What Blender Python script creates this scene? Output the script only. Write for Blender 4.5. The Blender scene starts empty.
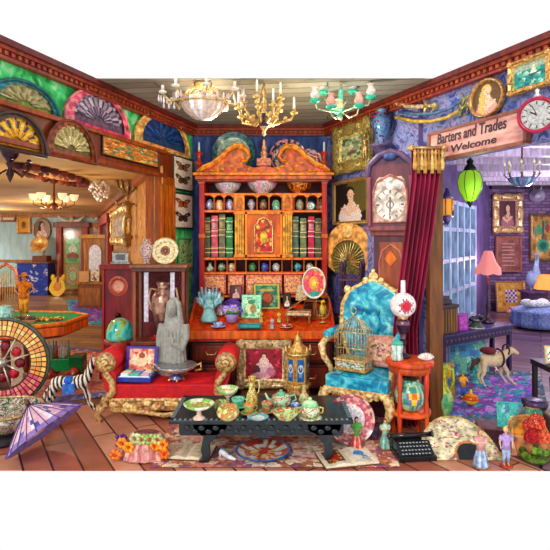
import bpy, bmesh, math, random
import numpy as np
from mathutils import Vector, Matrix, Euler
R = math.radians; PI = math.pi; sin = math.sin; cos = math.cos
random.seed(7)
SC = bpy.context.scene
COL = SC.collection

# ---------------------------------------------------------------- camera
HC, FP, HOR = 1.7, 500.0, 240.0          # eye height, focal length in px, horizon row
cd = bpy.data.cameras.new('camera'); cam = bpy.data.objects.new('camera', cd); COL.objects.link(cam)
cam.location = (0, 0, HC); cam.rotation_euler = (R(90), 0, 0)
cd.sensor_width = 36; cd.lens = 36*FP/550; cd.shift_y = -(275-HOR)/550; cd.clip_end = 200
SC.camera = cam

# ---------------------------------------------------------------- world, sun, exposure
w = bpy.data.worlds.new('world'); SC.world = w; w.use_nodes = True
w.node_tree.nodes['Background'].inputs['Color'].default_value = (1, 1, 1, 1)
w.node_tree.nodes['Background'].inputs['Strength'].default_value = 1.15
SC.view_settings.view_transform = 'Standard'; SC.view_settings.look = 'None'
SC.view_settings.exposure = -0.18; SC.view_settings.gamma = 1; SC.view_settings.use_curve_mapping = False
sd = bpy.data.lights.new('sun', 'SUN'); sd.energy = 1.5; sd.angle = R(12); sd.color = (1, .95, .86)
so = bpy.data.objects.new('sun', sd); COL.objects.link(so); so.rotation_euler = (R(62), 0, R(-24))

def lamp(x, y, z, watts, color, radius=.08):
    d = bpy.data.lights.new('lamp_or_fill_light', 'POINT'); d.energy = watts; d.color = color; d.shadow_soft_size = radius
    o = bpy.data.objects.new('lamp_or_fill_light', d); COL.objects.link(o); o.location = (x, y, z); return o

# ---------------------------------------------------------------- colour + materials
def srgb(v): return v/12.92 if v <= .04045 else ((v+.055)/1.055)**2.4
_hx = {}
def H(h):
    if not isinstance(h, str): return tuple(h)
    if h not in _hx: _hx[h] = tuple(srgb(int(h[i:i+2], 16)/255) for i in (0, 2, 4))
    return _hx[h]
def mixc(a, b, t): a = H(a); b = H(b); return tuple(a[i]*(1-t)+b[i]*t for i in range(3))

KIND = dict(  # rough, metallic, mottle, scale, bump, stretch
    wood=(.45, 0, .32, 22, .25, (1, 1, .18)), woodx=(.45, 0, .32, 22, .25, (.18, 1, 1)),
    gold=(.33, .55, .5, 45, .8, (1, 1, 1)), metal=(.3, .7, .3, 30, .3, (1, 1, 1)),
    gloss=(.16, 0, .22, 30, .05, (1, 1, 1)), fabric=(.85, 0, .38, 28, .5, (1, 1, 1)),
    satin=(.4, 0, .5, 18, .25, (1, 1, 1)), paper=(.7, 0, .14, 30, .05, (1, 1, 1)),
    paint=(.55, 0, .3, 60, .15, (1, 1, 1)), velvet=(.7, 0, .16, 14, .1, (1, 1, 1)), stone=(.6, 0, .16, 30, .25, (1, 1, 1)),
    carve=(.38, 0, .62, 38, .9, (1, 1, 1)), plaster=(.8, 0, .16, 5, .1, (1, 1, 1)),
    leaf=(.6, 0, .5, 60, .5, (1, 1, 1)))
_mats = {}
def mat(kind, solid=None):
    key = (kind, solid)
    if key in _mats: return _mats[key]
    m = bpy.data.materials.new(kind); m.use_nodes = True; nt = m.node_tree; N = nt.nodes; L = nt.links
    bs = N['Principled BSDF']
    if kind == 'glass':
        bs.inputs['Base Color'].default_value = (*H(solid or 'ffffff'), 1)
        bs.inputs['Roughness'].default_value = .05; bs.inputs['IOR'].default_value = 1.12
        bs.inputs['Transmission Weight'].default_value = 1; _mats[key] = m; return m
    if kind == 'glow':
        c = H(solid or 'fff0c0')
        bs.inputs['Base Color'].default_value = (*c, 1); bs.inputs['Emission Color'].default_value = (*c, 1)
        bs.inputs['Emission Strength'].default_value = .75; _mats[key] = m; return m
    rough, metal, mot, sc, bump, st = KIND[kind]
    tc = N.new('ShaderNodeTexCoord'); mp = N.new('ShaderNodeMapping'); mp.inputs['Scale'].default_value = st
    L.new(tc.outputs['Object'], mp.inputs['Vector'])
    no = N.new('ShaderNodeTexNoise'); no.inputs['Scale'].default_value = sc; no.inputs['Detail'].default_value = 3
    L.new(mp.outputs['Vector'], no.inputs['Vector'])
    if solid is None:
        at = N.new('ShaderNodeAttribute'); at.attribute_name = 'Col'; src = at.outputs['Color']
    else:
        rgb = N.new('ShaderNodeRGB'); rgb.outputs[0].default_value = (*H(solid), 1); src = rgb.outputs[0]
    mr = N.new('ShaderNodeMapRange'); mr.inputs['From Min'].default_value = .32; mr.inputs['From Max'].default_value = .68
    mr.inputs['To Min'].default_value = 1-mot*1.15; mr.inputs['To Max'].default_value = 1+mot*1.15
    L.new(no.outputs['Fac'], mr.inputs['Value'])
    hs = N.new('ShaderNodeHueSaturation'); hs.inputs['Saturation'].default_value = .88 if kind in ('gold', 'carve') else 1.05
    mh = N.new('ShaderNodeMapRange'); mh.inputs['From Min'].default_value = .3; mh.inputs['From Max'].default_value = .7
    mh.inputs['To Min'].default_value = .5-mot*.04; mh.inputs['To Max'].default_value = .5+mot*.04
    sp = N.new('ShaderNodeSeparateColor'); L.new(no.outputs['Color'], sp.inputs['Color'])
    L.new(sp.outputs[1], mh.inputs['Value']); L.new(mh.outputs[0], hs.inputs['Hue'])
    L.new(mr.outputs[0], hs.inputs['Value']); L.new(src, hs.inputs['Color'])
    L.new(hs.outputs['Color'], bs.inputs['Base Color'])
    bs.inputs['Roughness'].default_value = rough; bs.inputs['Metallic'].default_value = metal
    if bump > 0:
        bp = N.new('ShaderNodeBump'); bp.inputs['Strength'].default_value = bump; bp.inputs['Distance'].default_value = .006
        L.new(no.outputs['Fac'], bp.inputs['Height']); L.new(bp.outputs['Normal'], bs.inputs['Normal'])
    _mats[key] = m; return m

def ramp_mat(name, tex, scale, cols, rough=.7, rot=(0, 0, 0), stretch=(1, 1, 1), distort=0, extra=None, bump=.2, over=None):
    """surface pattern from a noise / wave / brick / voronoi texture through a colour ramp"""
    m = bpy.data.materials.new(name); m.use_nodes = True; N = m.node_tree.nodes; L = m.node_tree.links
    bs = N['Principled BSDF']; bs.inputs['Roughness'].default_value = rough
    tc = N.new('ShaderNodeTexCoord'); mp = N.new('ShaderNodeMapping')
    mp.inputs['Rotation'].default_value = rot; mp.inputs['Scale'].default_value = stretch
    L.new(tc.outputs['Object'], mp.inputs['Vector'])
    if tex == 'wave':
        t = N.new('ShaderNodeTexWave'); t.inputs['Distortion'].default_value = distort; t.inputs['Detail'].default_value = 2
        t.inputs['Detail Scale'].default_value = 1.3; out = t.outputs['Fac']
    elif tex == 'voronoi':
        t = N.new('ShaderNodeTexVoronoi'); out = t.outputs['Distance']
    elif tex == 'brick':
        t = N.new('ShaderNodeTexBrick'); out = t.outputs['Color']
        t.inputs['Color1'].default_value = (.0, .0, .0, 1); t.inputs['Color2'].default_value = (1, 1, 1, 1)
        t.inputs['Mortar'].default_value = (.5, .5, .5, 1)
        for k, v in (extra or {}).items(): t.inputs[k].default_value = v
    else:
        t = N.new('ShaderNodeTexNoise'); t.inputs['Detail'].default_value = 4; t.inputs['Distortion'].default_value = distort; out = t.outputs['Fac']
    t.inputs['Scale'].default_value = scale
    L.new(mp.outputs['Vector'], t.inputs['Vector'])
    n2 = N.new('ShaderNodeTexNoise'); n2.inputs['Scale'].default_value = 9; n2.inputs['Detail'].default_value = 5
    L.new(mp.outputs['Vector'], n2.inputs['Vector'])
    mx = N.new('ShaderNodeMix'); mx.data_type = 'FLOAT'; mx.inputs[0].default_value = .35 if tex != 'noise' else .1
    L.new(out, mx.inputs[2]); L.new(n2.outputs['Fac'], mx.inputs[3])
    rp = N.new('ShaderNodeValToRGB'); e = rp.color_ramp.elements
    while len(e) < len(cols): e.new(.5)
    for i, (p, c) in enumerate(cols): e[i].position = p; e[i].color = (*H(c), 1)
    L.new(mx.outputs[0], rp.inputs['Fac']); fin = rp.outputs['Color']
    if tex == 'brick':
        m2 = N.new('ShaderNodeMix'); m2.data_type = 'RGBA'; L.new(t.outputs['Fac'], m2.inputs[0])
        L.new(fin, m2.inputs[6]); m2.inputs[7].default_value = (*H(over or '201010'), 1); fin = m2.outputs[2]
    L.new(fin, bs.inputs['Base Color'])
    if bump:
        bp = N.new('ShaderNodeBump'); bp.inputs['Strength'].default_value = bump; bp.inputs['Distance'].default_value = .01
        L.new(mx.outputs[0], bp.inputs['Height']); L.new(bp.outputs['Normal'], bs.inputs['Normal'])
    return m

_gl = {}
def glaze(cols, sc=24, rough=.15):
    """hand painted china: a few flat colours in loose blotches"""
    key = (tuple(cols), sc, rough)
    if key not in _gl:
        n = len(cols); cs = []
        for i, c in enumerate(cols): cs += [(.36+.28*i/n, c), (.36+.28*(i+.75)/n, c)]
        _gl[key] = ramp_mat('painted_glaze', 'noise', sc, cs, rough, distort=.6, bump=0)
    return _gl[key]
# ---------------------------------------------------------------- mesh builder
class MB:
    def __init__(s): s.v = []; s.f = []; s.c = []; s.s = []
    def add(s, vs, fs, col, smooth=False, M=None):
        b = len(s.v)
        s.v += [tuple(M @ Vector(p)) if M is not None else tuple(p) for p in vs]
        many = isinstance(col, list)
        for i, f in enumerate(fs):
            s.f.append(tuple(b+k for k in f)); s.s.append(smooth)
            if callable(col):
                c = [sum(vs[k][j] for k in f)/len(f) for j in range(3)]; s.c.append(H(col(*c)))
            else: s.c.append(H(col[i] if many else col))
        return s
    def box(s, x0, x1, y0, y1, z0, z1, col, M=None):
        v = [(x, y, z) for x in (x0, x1) for y in (y0, y1) for z in (z0, z1)]
        return s.add(v, [(0, 1, 3, 2), (4, 6, 7, 5), (0, 4, 5, 1), (2, 3, 7, 6), (0, 2, 6, 4), (1, 5, 7, 3)], col, False, M)
    def bx(s, cx, cy, cz, sx, sy, sz, col, M=None):
        return s.box(cx-sx/2, cx+sx/2, cy-sy/2, cy+sy/2, cz-sz/2, cz+sz/2, col, M)
    def lathe(s, prof, col, cx=0, cy=0, cz=0, n=20, M=None, wob=0, sx=1, sy=1, cap=True):
        vs = []; fs = []; cc = []
        for i, (r, z) in enumerate(prof):
            for k in range(n):
                a = 2*PI*k/n; rr = max(r, 1e-4)*(1+(wob*(1 if k % 2 else -1)))
                vs.append((cx+rr*cos(a)*sx, cy+rr*sin(a)*sy, cz+z))
        for i in range(len(prof)-1):
            for k in range(n):
                a, b = i*n+k, i*n+(k+1) % n; fs.append((a, b, b+n, a+n))
                if callable(col): cc.append(H(col(2*PI*(k+.5)/n, (prof[i][1]+prof[i+1][1])/2, i)))
                else: cc.append(H(col))
        if cap and prof[0][0] > 1e-3: fs.append(tuple(range(n-1, -1, -1))); cc.append(cc[0])
        if cap and prof[-1][0] > 1e-3: q = (len(prof)-1)*n; fs.append(tuple(q+k for k in range(n))); cc.append(cc[-1])
        return s.add(vs, fs, cc, True, M)
    def ball(s, c, r, col, n=12, M=None, m=None):
        if not isinstance(r, (tuple, list)): r = (r, r, r)
        m = m or max(6, n//2+2)
        prof = [(sin(PI*i/m), -cos(PI*i/m)) for i in range(m+1)]
        T = Matrix.Translation(c) @ Matrix.Diagonal((r[0], r[1], r[2], 1))
        return s.lathe(prof, col, n=n, M=(M @ T if M is not None else T))
    def tube(s, pts, r, col, n=8, M=None, closed=False):
        P = [Vector(p) for p in pts]; k = len(P); vs = []; fs = []
        rs = r if isinstance(r, (list, tuple)) else [r]*k
        prev = None
        for i in range(k):
            if closed: t = P[(i+1) % k]-P[i-1]
            else: t = P[min(i+1, k-1)]-P[max(i-1, 0)]
            if t.length < 1e-9: t = Vector((0, 0, 1))
            t.normalize()
            if prev is None:
                u = t.cross(Vector((0, 0, 1)) if abs(t.z) < .9 else Vector((1, 0, 0)))
            else: u = prev-t*prev.dot(t)
            u.normalize(); prev = u; w_ = t.cross(u)
            for j in range(n):
                a = 2*PI*j/n; vs.append(tuple(P[i]+(u*cos(a)+w_*sin(a))*rs[i]))
        for i in range(k if closed else k-1):
            for j in range(n):
                a = i*n+j; b = i*n+(j+1) % n; i2 = (i+1) % k; fs.append((a, b, i2*n+(j+1) % n, i2*n+j))
        if not closed: fs.append(tuple(range(n-1, -1, -1))); fs.append(tuple((k-1)*n+j for j in range(n)))
        return s.add(vs, fs, col, True, M)
    def prism(s, poly, y0, y1, col, M=None, side=None):
        """polygon in xz extruded along y"""
        n = len(poly); vs = [(x, y0, z) for x, z in poly]+[(x, y1, z) for x, z in poly]
        fs = [tuple(range(n)), tuple(range(2*n-1, n-1, -1))]+[(i, i+n, (i+1) % n+n, (i+1) % n) for i in range(n)]
        cc = [H(col)]*2+[H(side or col)]*n
        return s.add(vs, fs, cc, False, M)
    def slab(s, poly, z0, z1, col, M=None):
        """polygon in xy extruded along z"""
        n = len(poly); vs = [(x, y, z0) for x, y in poly]+[(x, y, z1) for x, y in poly]
        fs = [tuple(range(n-1, -1, -1)), tuple(range(n, 2*n))]+[(i, (i+1) % n, (i+1) % n+n, i+n) for i in range(n)]
        return s.add(vs, fs, col, False, M)
    def canvas(s, x0, x1, z0, z1, y, C, M=None):
        """painted sheet in the xz plane facing -y; C is a Paint"""
        nx, ny = C.nx, C.ny; vs = []; fs = []; cc = []
        for j in range(ny+1):
            for i in range(nx+1): vs.append((x0+(x1-x0)*i/nx, y, z0+(z1-z0)*j/ny))
        for j in range(ny):
            for i in range(nx):
                if C.mask is not None and not C.mask[j, i]: continue
                a = j*(nx+1)+i; fs.append((a, a+1, a+nx+2, a+nx+1)); cc.append(tuple(C.a[j, i]))
        return s.add(vs, fs, cc, False, M)

class Paint:
    """small raster of flat colours, later laid into a mesh as face colours"""
    def __init__(s, nx, ny, base='808080'):
        s.nx, s.ny = nx, ny; s.a = np.zeros((ny, nx, 3)); s.a[:] = H(base); s.mask = None
        s.X, s.Y = np.meshgrid((np.arange(nx)+.5)/nx, (np.arange(ny)+.5)/ny); s.rng = np.random.RandomState(nx*77+ny)
    def _p(s, m, c): s.a[m] = H(c); return s
    def rect(s, x0, y0, x1, y1, c): return s._p((s.X >= x0) & (s.X <= x1) & (s.Y >= y0) & (s.Y <= y1), c)
    def ell(s, x, y, rx, ry, c, rot=0):
        dx, dy = s.X-x, s.Y-y; u = dx*cos(rot)+dy*sin(rot); v = -dx*sin(rot)+dy*cos(rot)
        return s._p((u/rx)**2+(v/ry)**2 <= 1, c)
    def ring(s, x, y, r0, r1, c, asp=1):
        d = np.hypot(s.X-x, (s.Y-y)*asp); return s._p((d >= r0) & (d <= r1), c)
    def line(s, x0, y0, x1, y1, wd, c):
        dx, dy = x1-x0, y1-y0; q = max(dx*dx+dy*dy, 1e-9); t = np.clip(((s.X-x0)*dx+(s.Y-y0)*dy)/q, 0, 1)
        return s._p(np.hypot(s.X-x0-t*dx, s.Y-y0-t*dy) <= wd, c)
    def poly(s, pts, c):
        m = np.zeros(s.X.shape, bool); n = len(pts)
        for i in range(n):
            (x1, y1), (x2, y2) = pts[i], pts[(i+1) % n]
            cnd = (y1 > s.Y) != (y2 > s.Y)
            with np.errstate(divide='ignore', invalid='ignore'): xi = (x2-x1)*(s.Y-y1)/(y2-y1+1e-12)+x1
            m ^= cnd & (s.X < xi)
        return s._p(m, c)
    def specks(s, n, cols, r0=.01, r1=.04, box=(0, 0, 1, 1)):
        for _ in range(n):
            x = box[0]+(box[2]-box[0])*s.rng.rand(); y = box[1]+(box[3]-box[1])*s.rng.rand()
            r = r0+(r1-r0)*s.rng.rand(); s.ell(x, y, r, r*s.nx/s.ny if False else r, cols[s.rng.randint(len(cols))], s.rng.rand()*3)
        return s
    def border(s, wd, c, asp=1): return s._p((s.X < wd) | (s.X > 1-wd) | (s.Y < wd*asp) | (s.Y > 1-wd*asp), c)
    def disc(s): s.mask = np.hypot(s.X-.5, s.Y-.5) <= .5; return s

def mesh_of(name, mb):
    me = bpy.data.meshes.new(name); me.from_pydata(mb.v, [], mb.f); me.update()
    at = me.color_attributes.new('Col', 'FLOAT_COLOR', 'CORNER')
    n = np.array([len(f) for f in mb.f]); c = np.repeat(np.array(mb.c).reshape(-1, 3), n, axis=0)
    at.data.foreach_set('color', np.hstack([c, np.ones((len(c), 1))]).astype('f').ravel())
    me.polygons.foreach_set('use_smooth', mb.s)
    return me
def obj(name, mb, kind, parent=None, bevel=0, loc=None, remesh=0, solid=None, rz=0):
    m = kind if not isinstance(kind, str) else mat(kind, solid)
    me = mesh_of(name, mb); me.materials.append(m)
    o = bpy.data.objects.new(name, me); COL.objects.link(o)
    if parent is not None: o.parent = parent
    if loc is not None: o.location = loc
    if rz: o.rotation_euler = (0, 0, rz)
    if bevel:
        b = o.modifiers.new('b', 'BEVEL'); b.width = bevel; b.segments = 2; b.limit_method = 'ANGLE'; b.angle_limit = R(40)
    if remesh:
        b = o.modifiers.new('r', 'REMESH'); b.mode = 'VOXEL'; b.voxel_size = remesh; b.use_smooth_shade = True
        q = o.modifiers.new('s', 'SMOOTH'); q.factor = .6; q.iterations = 3
    return o
def tag(o, label, cat, group=None):
    o['label'] = label; o['category'] = cat
    if group: o['group'] = group
    return o
def thing(name, label, cat, loc=(0, 0, 0), rz=0, group=None, rot=None):
    o = bpy.data.objects.new(name, None); COL.objects.link(o); o.empty_display_size = .05
    o.location = loc; o.rotation_euler = rot or (0, 0, rz); return tag(o, label, cat, group)
def single(name, mb, kind, label, cat, loc=(0, 0, 0), rz=0, group=None, bevel=0, rot=None, remesh=0, solid=None):
    o = obj(name, mb, kind, None, bevel, loc, remesh, solid); o.rotation_euler = rot or (0, 0, rz); return tag(o, label, cat, group)
def struct(name, mb, m, bevel=0):
    o = obj(name, mb, m, None, bevel); o['kind'] = 'structure'; return o

# ---------------------------------------------------------------- placing: photograph row/column -> a place in the room
def W(px, py, Y): return Vector(((px-275)*Y/FP, Y, HC-(py-HOR)*Y/FP))
def S(px, py, z=0):
    Y = FP*(HC-z)/(py-HOR); return Vector(((px-275)*Y/FP, Y, z))
WALLS = {}
class Wall:
    def __init__(s, x0, y0, x1, y1):
        s.p = Vector((x0, y0)); d = Vector((x1-x0, y1-y0)); s.len = d.length; s.d = d/s.len; s.rz = math.atan2(d.y, d.x)
    def hit(s, px, py):
        a = (px-275)/FP; den = s.d.x-a*s.d.y; u = (a*s.p.y-s.p.x)/den; Y = s.p.y+u*s.d.y
        return u, HC-(py-HOR)*Y/FP, Y
    def at(s, u, z, off=0):
        n = Vector((sin(s.rz), -cos(s.rz))); q = s.p+s.d*u+n*off; return Vector((q.x, q.y, z))
LW = Wall(-2.084, 3.5, -1.06, 6.4); RW = Wall(.665, 6.4, 2.022, 3.5); BW = Wall(-1.06, 6.4, .665, 6.4)
LFAR = Wall(-10, 16, -5.6, 16); LSIDE = Wall(-5.6, 16, -1.36, 5.62); RWIN = Wall(1.75, 6.7, 5.15, 12); RBRICK = Wall(5.15, 12, 10, 12)
def hang(wall, x0, y0, x1, y1, off=.0):
    """where something seen between these columns/rows hangs on a wall: (location of centre, width, height, rz)"""
    u0, _, Y0 = wall.hit(x0, 240); u1, _, Y1 = wall.hit(x1, 240); um, z0, Ym = wall.hit((x0+x1)/2, (y0+y1)/2)
    um = (u0+u1)/2; Ym = wall.at(um, 0).y; zc = HC-((y0+y1)/2-HOR)*Ym/FP
    return wall.at(um, zc, off), abs(u1-u0), (y1-y0)*Ym/FP, wall.rz

# ---------------------------------------------------------------- frames and pictures
def frame_mb(w_, h, fw, d, col, col2=None, knobs=True):
    """mitred moulding, front at y=-d, back at y=0"""
    b = MB(); X, Z = w_/2, h/2
    prof = [(0, 0), (0, -d*.7), (fw*.25, -d), (fw*.55, -d*.75), (fw*.8, -d*.85), (fw, -d*.35), (fw, 0)]
    vs = []; fs = []; cc = []
    for (qx, qy) in prof:
        for sx, sz in ((-1, -1), (1, -1), (1, 1), (-1, 1)): vs.append((sx*(X-qx), qy, sz*(Z-qx)))
    for i in range(len(prof)-1):
        for k in range(4):
            a, c = i*4+k, i*4+(k+1) % 4; fs.append((a, c, c+4, a+4)); cc.append(H(col2 if col2 and i in (2, 4) else col))
    b.add(vs, fs, cc)
    if knobs:
        for sx in (-1, 1):
            for sz in (-1, 1): b.ball((sx*(X-fw*.45), -d*.8, sz*(Z-fw*.45)), (fw*.6, d*.5, fw*.6), col, 8)
        for sz in (-1, 1): b.ball((0, -d*.8, sz*(Z-fw*.4)), (fw*1.1, d*.4, fw*.5), col, 8)
        for sx in (-1, 1): b.ball((sx*(X-fw*.4), -d*.8, 0), (fw*.5, d*.4, fw*1.1), col, 8)
    return b
def picture(name, loc, w_, h, rz, P, label, cat='picture', fcol='c89a3a', fcol2=None, fw=None, d=.04, kind='gold', knobs=True, group=None, tilt=0, lean=0, mount=None, back_col='3a2818'):
    t = thing(name, label, cat, loc, 0, group, rot=(lean, tilt, rz))
    fw = fw or min(w_, h)*.13
    obj('frame', frame_mb(w_, h, fw, d, fcol, fcol2, knobs), kind, t)
    b = MB(); b.canvas(-w_/2+fw*.9, w_/2-fw*.9, -h/2+fw*.9, h/2-fw*.9, -d*.4, P)
    b.box(-w_/2+fw*.5, w_/2-fw*.5, -d*.3, 0, -h/2+fw*.5, h/2-fw*.5, back_col)
    obj('canvas', b, 'paint', t)
    return t
def oval_picture(name, loc, w_, h, rz, P, label, fcol='c89a3a', kind='gold', d=.03, lean=0, cat='picture', fwr=.16):
    t = thing(name, label, cat, loc, 0, rot=(lean, 0, rz)); n = 28; b = MB()
    prof = [(1, 0), (1, -d*.7), (1-fwr*.35, -d), (1-fwr, -d*.4), (1-fwr, 0)]
    vs = []; fs = []
    for r, y in prof:
        for k in range(n): a = 2*PI*k/n; vs.append((w_/2*r*cos(a), y, h/2*r*sin(a)))
    for i in range(len(prof)-1):
        for k in range(n): a, c = i*n+k, i*n+(k+1) % n; fs.append((a, a+n, c+n, c))
    b.add(vs, fs, fcol, True); obj('frame', b, kind, t)
    b = MB(); P.disc(); b.canvas(-w_/2*(1-fwr*.8), w_/2*(1-fwr*.8), -h/2*(1-fwr*.8), h/2*(1-fwr*.8), -d*.3, P)
    b.prism([(w_/2*.93*cos(2*PI*k/20), h/2*.93*sin(2*PI*k/20)) for k in range(20)], -.006, 0, '3a2818')
    obj('canvas', b, 'paint', t); return t

def portrait(nx=30, ny=40, bg='2a1a14', skin='e8b890', hair='20100c', dress='f0d8d0', bg2=None, cx=.5):
    p = Paint(nx, ny, bg)
    if bg2: p.ell(.75, .7, .4, .5, bg2)
    p.ell(cx, .12, .36, .32, dress); p.ell(cx, .33, .22, .2, dress); p.ell(cx, .5, .12, .14, skin)
    p.ell(cx-.02, .74, .17, .17, hair); p.ell(cx-.12, .6, .09, .18, hair); p.ell(cx+.02, .69, .105, .13, skin)
    p.ell(cx+.12, .3, .2, .06, skin, .5); p.ell(cx-.13, .26, .2, .05, skin, -.6); p.ell(cx, .37, .08, .05, skin)
    p.rect(cx-.03, .7, cx-.01, .715, '302018'); p.rect(cx+.05, .7, cx+.07, .715, '302018'); p.rect(cx, .63, cx+.05, .645, 'b04040')
    return p
def scene_paint(nx, ny, cols, n=60, r=.09, seed=1, sky=None):
    p = Paint(nx, ny, cols[0]); p.rng = np.random.RandomState(seed)
    if sky: p.rect(0, .55, 1, 1, sky)
    p.specks(n, cols[1:], r*.4, r); return p
def clock_face(n=40, face='f0e8d8', ring='8a6a30', num='302018', h=(2.2, 5.0)):
    p = Paint(n, n, face); p.ring(.5, .5, .44, .5, ring); p.ring(.5, .5, .27, .3, mixc(face, ring, .5))
    for k in range(12):
        a = k*PI/6; p.line(.5+.33*cos(a), .5+.33*sin(a), .5+.42*cos(a), .5+.42*sin(a), .018, num)
    p.line(.5, .5, .5+.2*cos(h[0]), .5+.2*sin(h[0]), .025, num); p.line(.5, .5, .5+.32*cos(h[1]), .5+.32*sin(h[1]), .015, num)
    return p
def flora(nx, ny, base, cols, n=40, seed=3, r=.07):
    p = Paint(nx, ny, base); p.rng = np.random.RandomState(seed)
    for _ in range(n):
        x, y = p.rng.rand(2); c = cols[p.rng.randint(len(cols))]; q = r*(.5+p.rng.rand()*.7); a = p.rng.rand()*3
        p.ell(x, y, q, q*.5, c, a); p.ell(x+q*.6, y, q*.5, q*.35, c, a+1.3)
    return p
# ================================================================ the setting
YF = 3.69      # where the floor starts
ceil_z = 3.16; head_z = 2.43
floor_m = ramp_mat('floor_planks', 'brick', 1.0, [(.0, '7c3628'), (.4, 'b2624a'), (.7, 'cc8668'), (1, 'e0a890')], .35, rot=(0, 0, R(58)),
                   extra={'Brick Width': 1.5, 'Row Height': .19, 'Mortar Size': .008}, over='3c1a14', bump=.1)
hall_m = ramp_mat('hall_planks', 'brick', 1.0, [(.0, '5e3c1c'), (.4, '916230'), (.7, 'ae8046'), (1, 'c89c60')], .35, rot=(0, 0, R(8)),
                  extra={'Brick Width': 2.2, 'Row Height': .22, 'Mortar Size': .01}, over='2e1a10', bump=.1)
purp_m = ramp_mat('violet_planks', 'brick', 1.0, [(.0, '3c2238'), (.4, '6c4560'), (.7, '8e6a7c'), (1, 'b08c90')], .35, rot=(0, 0, R(28)),
                  extra={'Brick Width': 2.2, 'Row Height': .2, 'Mortar Size': .012}, over='1c1020', bump=.1)
b = MB(); b.slab([(-3.2, YF), (1.98, YF), (1.46, 4.7), (.66, 6.5), (-1.06, 6.5), (-1.4, 5.6), (-1.6, 5.2), (-3.2, 5.0)], -.006, 0, 'a05038'); struct('floor', b, floor_m)
b = MB(); b.slab([(-6, YF), (-3.2, YF), (-3.2, 5.0), (-1.6, 5.2), (-1.4, 5.6), (-1.36, 5.7), (-5.6, 16.1), (-10, 16.1)], -.006, 0, '8a5a30'); struct('floor_hall', b, hall_m)
b = MB(); b.slab([(1.98, YF), (6, YF), (10, 12.1), (5.15, 12.1), (1.7, 6.7), (1.46, 4.7)], -.006, 0, '7a5868'); struct('floor_parlour', b, purp_m)
ceil_m = ramp_mat('ceiling_boards', 'brick', 1.0, [(0, '7c7a66'), (.5, '9c9a86'), (1, 'bab8a2')], .6, rot=(0, 0, R(6)),
                  extra={'Brick Width': 3.2, 'Row Height': .16, 'Mortar Size': .008}, over='5c5a4a', bump=.1)
b = MB(); b.slab([(-1.73, 4.53), (1.55, 4.53), (.67, 6.4), (-1.07, 6.4)], ceil_z, ceil_z+.006, 'a0a08c'); struct('ceiling', b, ceil_m)
hceil_m = ramp_mat('hall_plaster', 'noise', 1.2, [(.3, 'a87840'), (.5, 'c8985c'), (.7, 'dcb47c')], .8)
b = MB(); b.slab([(-6, YF), (-2.16, YF), (-1.42, 5.6), (-1.3, 5.75), (-5.55, 16.1), (-10, 16.1)], 2.54, 2.62, 'e0c090'); struct('ceiling_hall', b, hceil_m)
pceil_m = ramp_mat('parlour_ceiling', 'noise', 2, [(.3, 'a090b0'), (.6, 'ccc2d4')], .8)
b = MB(); b.slab([(2.1, YF), (6, YF), (10, 12.1), (5.1, 12.1), (1.7, 6.7), (1.5, 4.8)], 3.12, 3.2, 'b8a8c8'); struct('ceiling_parlour', b, pceil_m)
for k in range(9):
    b = MB(); y = 5.2+k*.8; b.box(1.55+max(0, y-6.7)*.62, 4.5+k*.62, y, y+.16, 2.98, 3.12, 'c6bccc'); o = struct('trim_%d' % (20+k), b, 'wood')

green_m = ramp_mat('emerald_paper', 'noise', 7, [(.3, '0e6c34'), (.43, '1cb450'), (.54, '4ce07c'), (.68, 'b0f8b4')], .7, distort=1.2, stretch=(1.6, 1, .8))
blue_m = ramp_mat('midnight_paper', 'noise', 8, [(.3, '101c50'), (.5, '2c4c98'), (.7, '5878b8')], .75, distort=.6, stretch=(1.5, 1, .5))
damask_m = ramp_mat('damask_paper', 'noise', 8, [(.3, '38306c'), (.42, '4c58a8'), (.5, '7c94cc'), (.56, 'a898c4'), (.63, '5c4c94'), (.72, '4c84b4')], .7, distort=2.2, bump=.1)
def wallbox(b, wl, u0, u1, z0, z1, th=.12, off=0, col='888888'):
    M = Matrix.Translation((wl.p.x, wl.p.y, 0)) @ Matrix.Rotation(wl.rz, 4, 'Z')
    b.box(u0, u1, -off, th, z0, z1, col, M); return b
uj = LW.hit(157, 240)[0]
b = MB(); wallbox(b, LW, uj, LW.len, 0, ceil_z+.04); wallbox(b, LW, 0, uj, head_z+.27, ceil_z+.04); struct('wall_left', b, green_m)
ujr = RW.hit(431, 240)[0]
b = MB(); wallbox(b, RW, 0, ujr, 0, ceil_z+.04); wallbox(b, RW, ujr, RW.len, head_z, ceil_z+.04); struct('wall_right', b, damask_m)
b = MB(); wallbox(b, BW, -.1, BW.len+.1, 0, ceil_z+.04); struct('wall_back', b, blue_m)
# timber header with mouldings over the left opening, and the jamb post
b = MB(); wallbox(b, LW, -.02, LW.hit(171, 240)[0], head_z, head_z+.27, .13, .03, '7a3418')
wallbox(b, LW, -.02, uj+.12, head_z+.25, head_z+.29, .0, .07, '9a4420'); wallbox(b, LW, -.02, uj+.12, head_z-.02, head_z+.025, .0, .06, '8a3c20')
struct('trim_1', b, 'wood', .006)
b = MB(); u0 = uj-.02; u1 = LW.hit(172, 240)[0]
wallbox(b, LW, u0, u1, 0, head_z, .14, .04, 'b05624')
for k in range(4):
    uu = u0+(u1-u0)*(k+.5)/4; wallbox(b, LW, uu-.025, uu+.02, .3, head_z-.1, 0, .065, 'c86a2c')
struct('trim_2', b, 'wood', .005)
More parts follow.
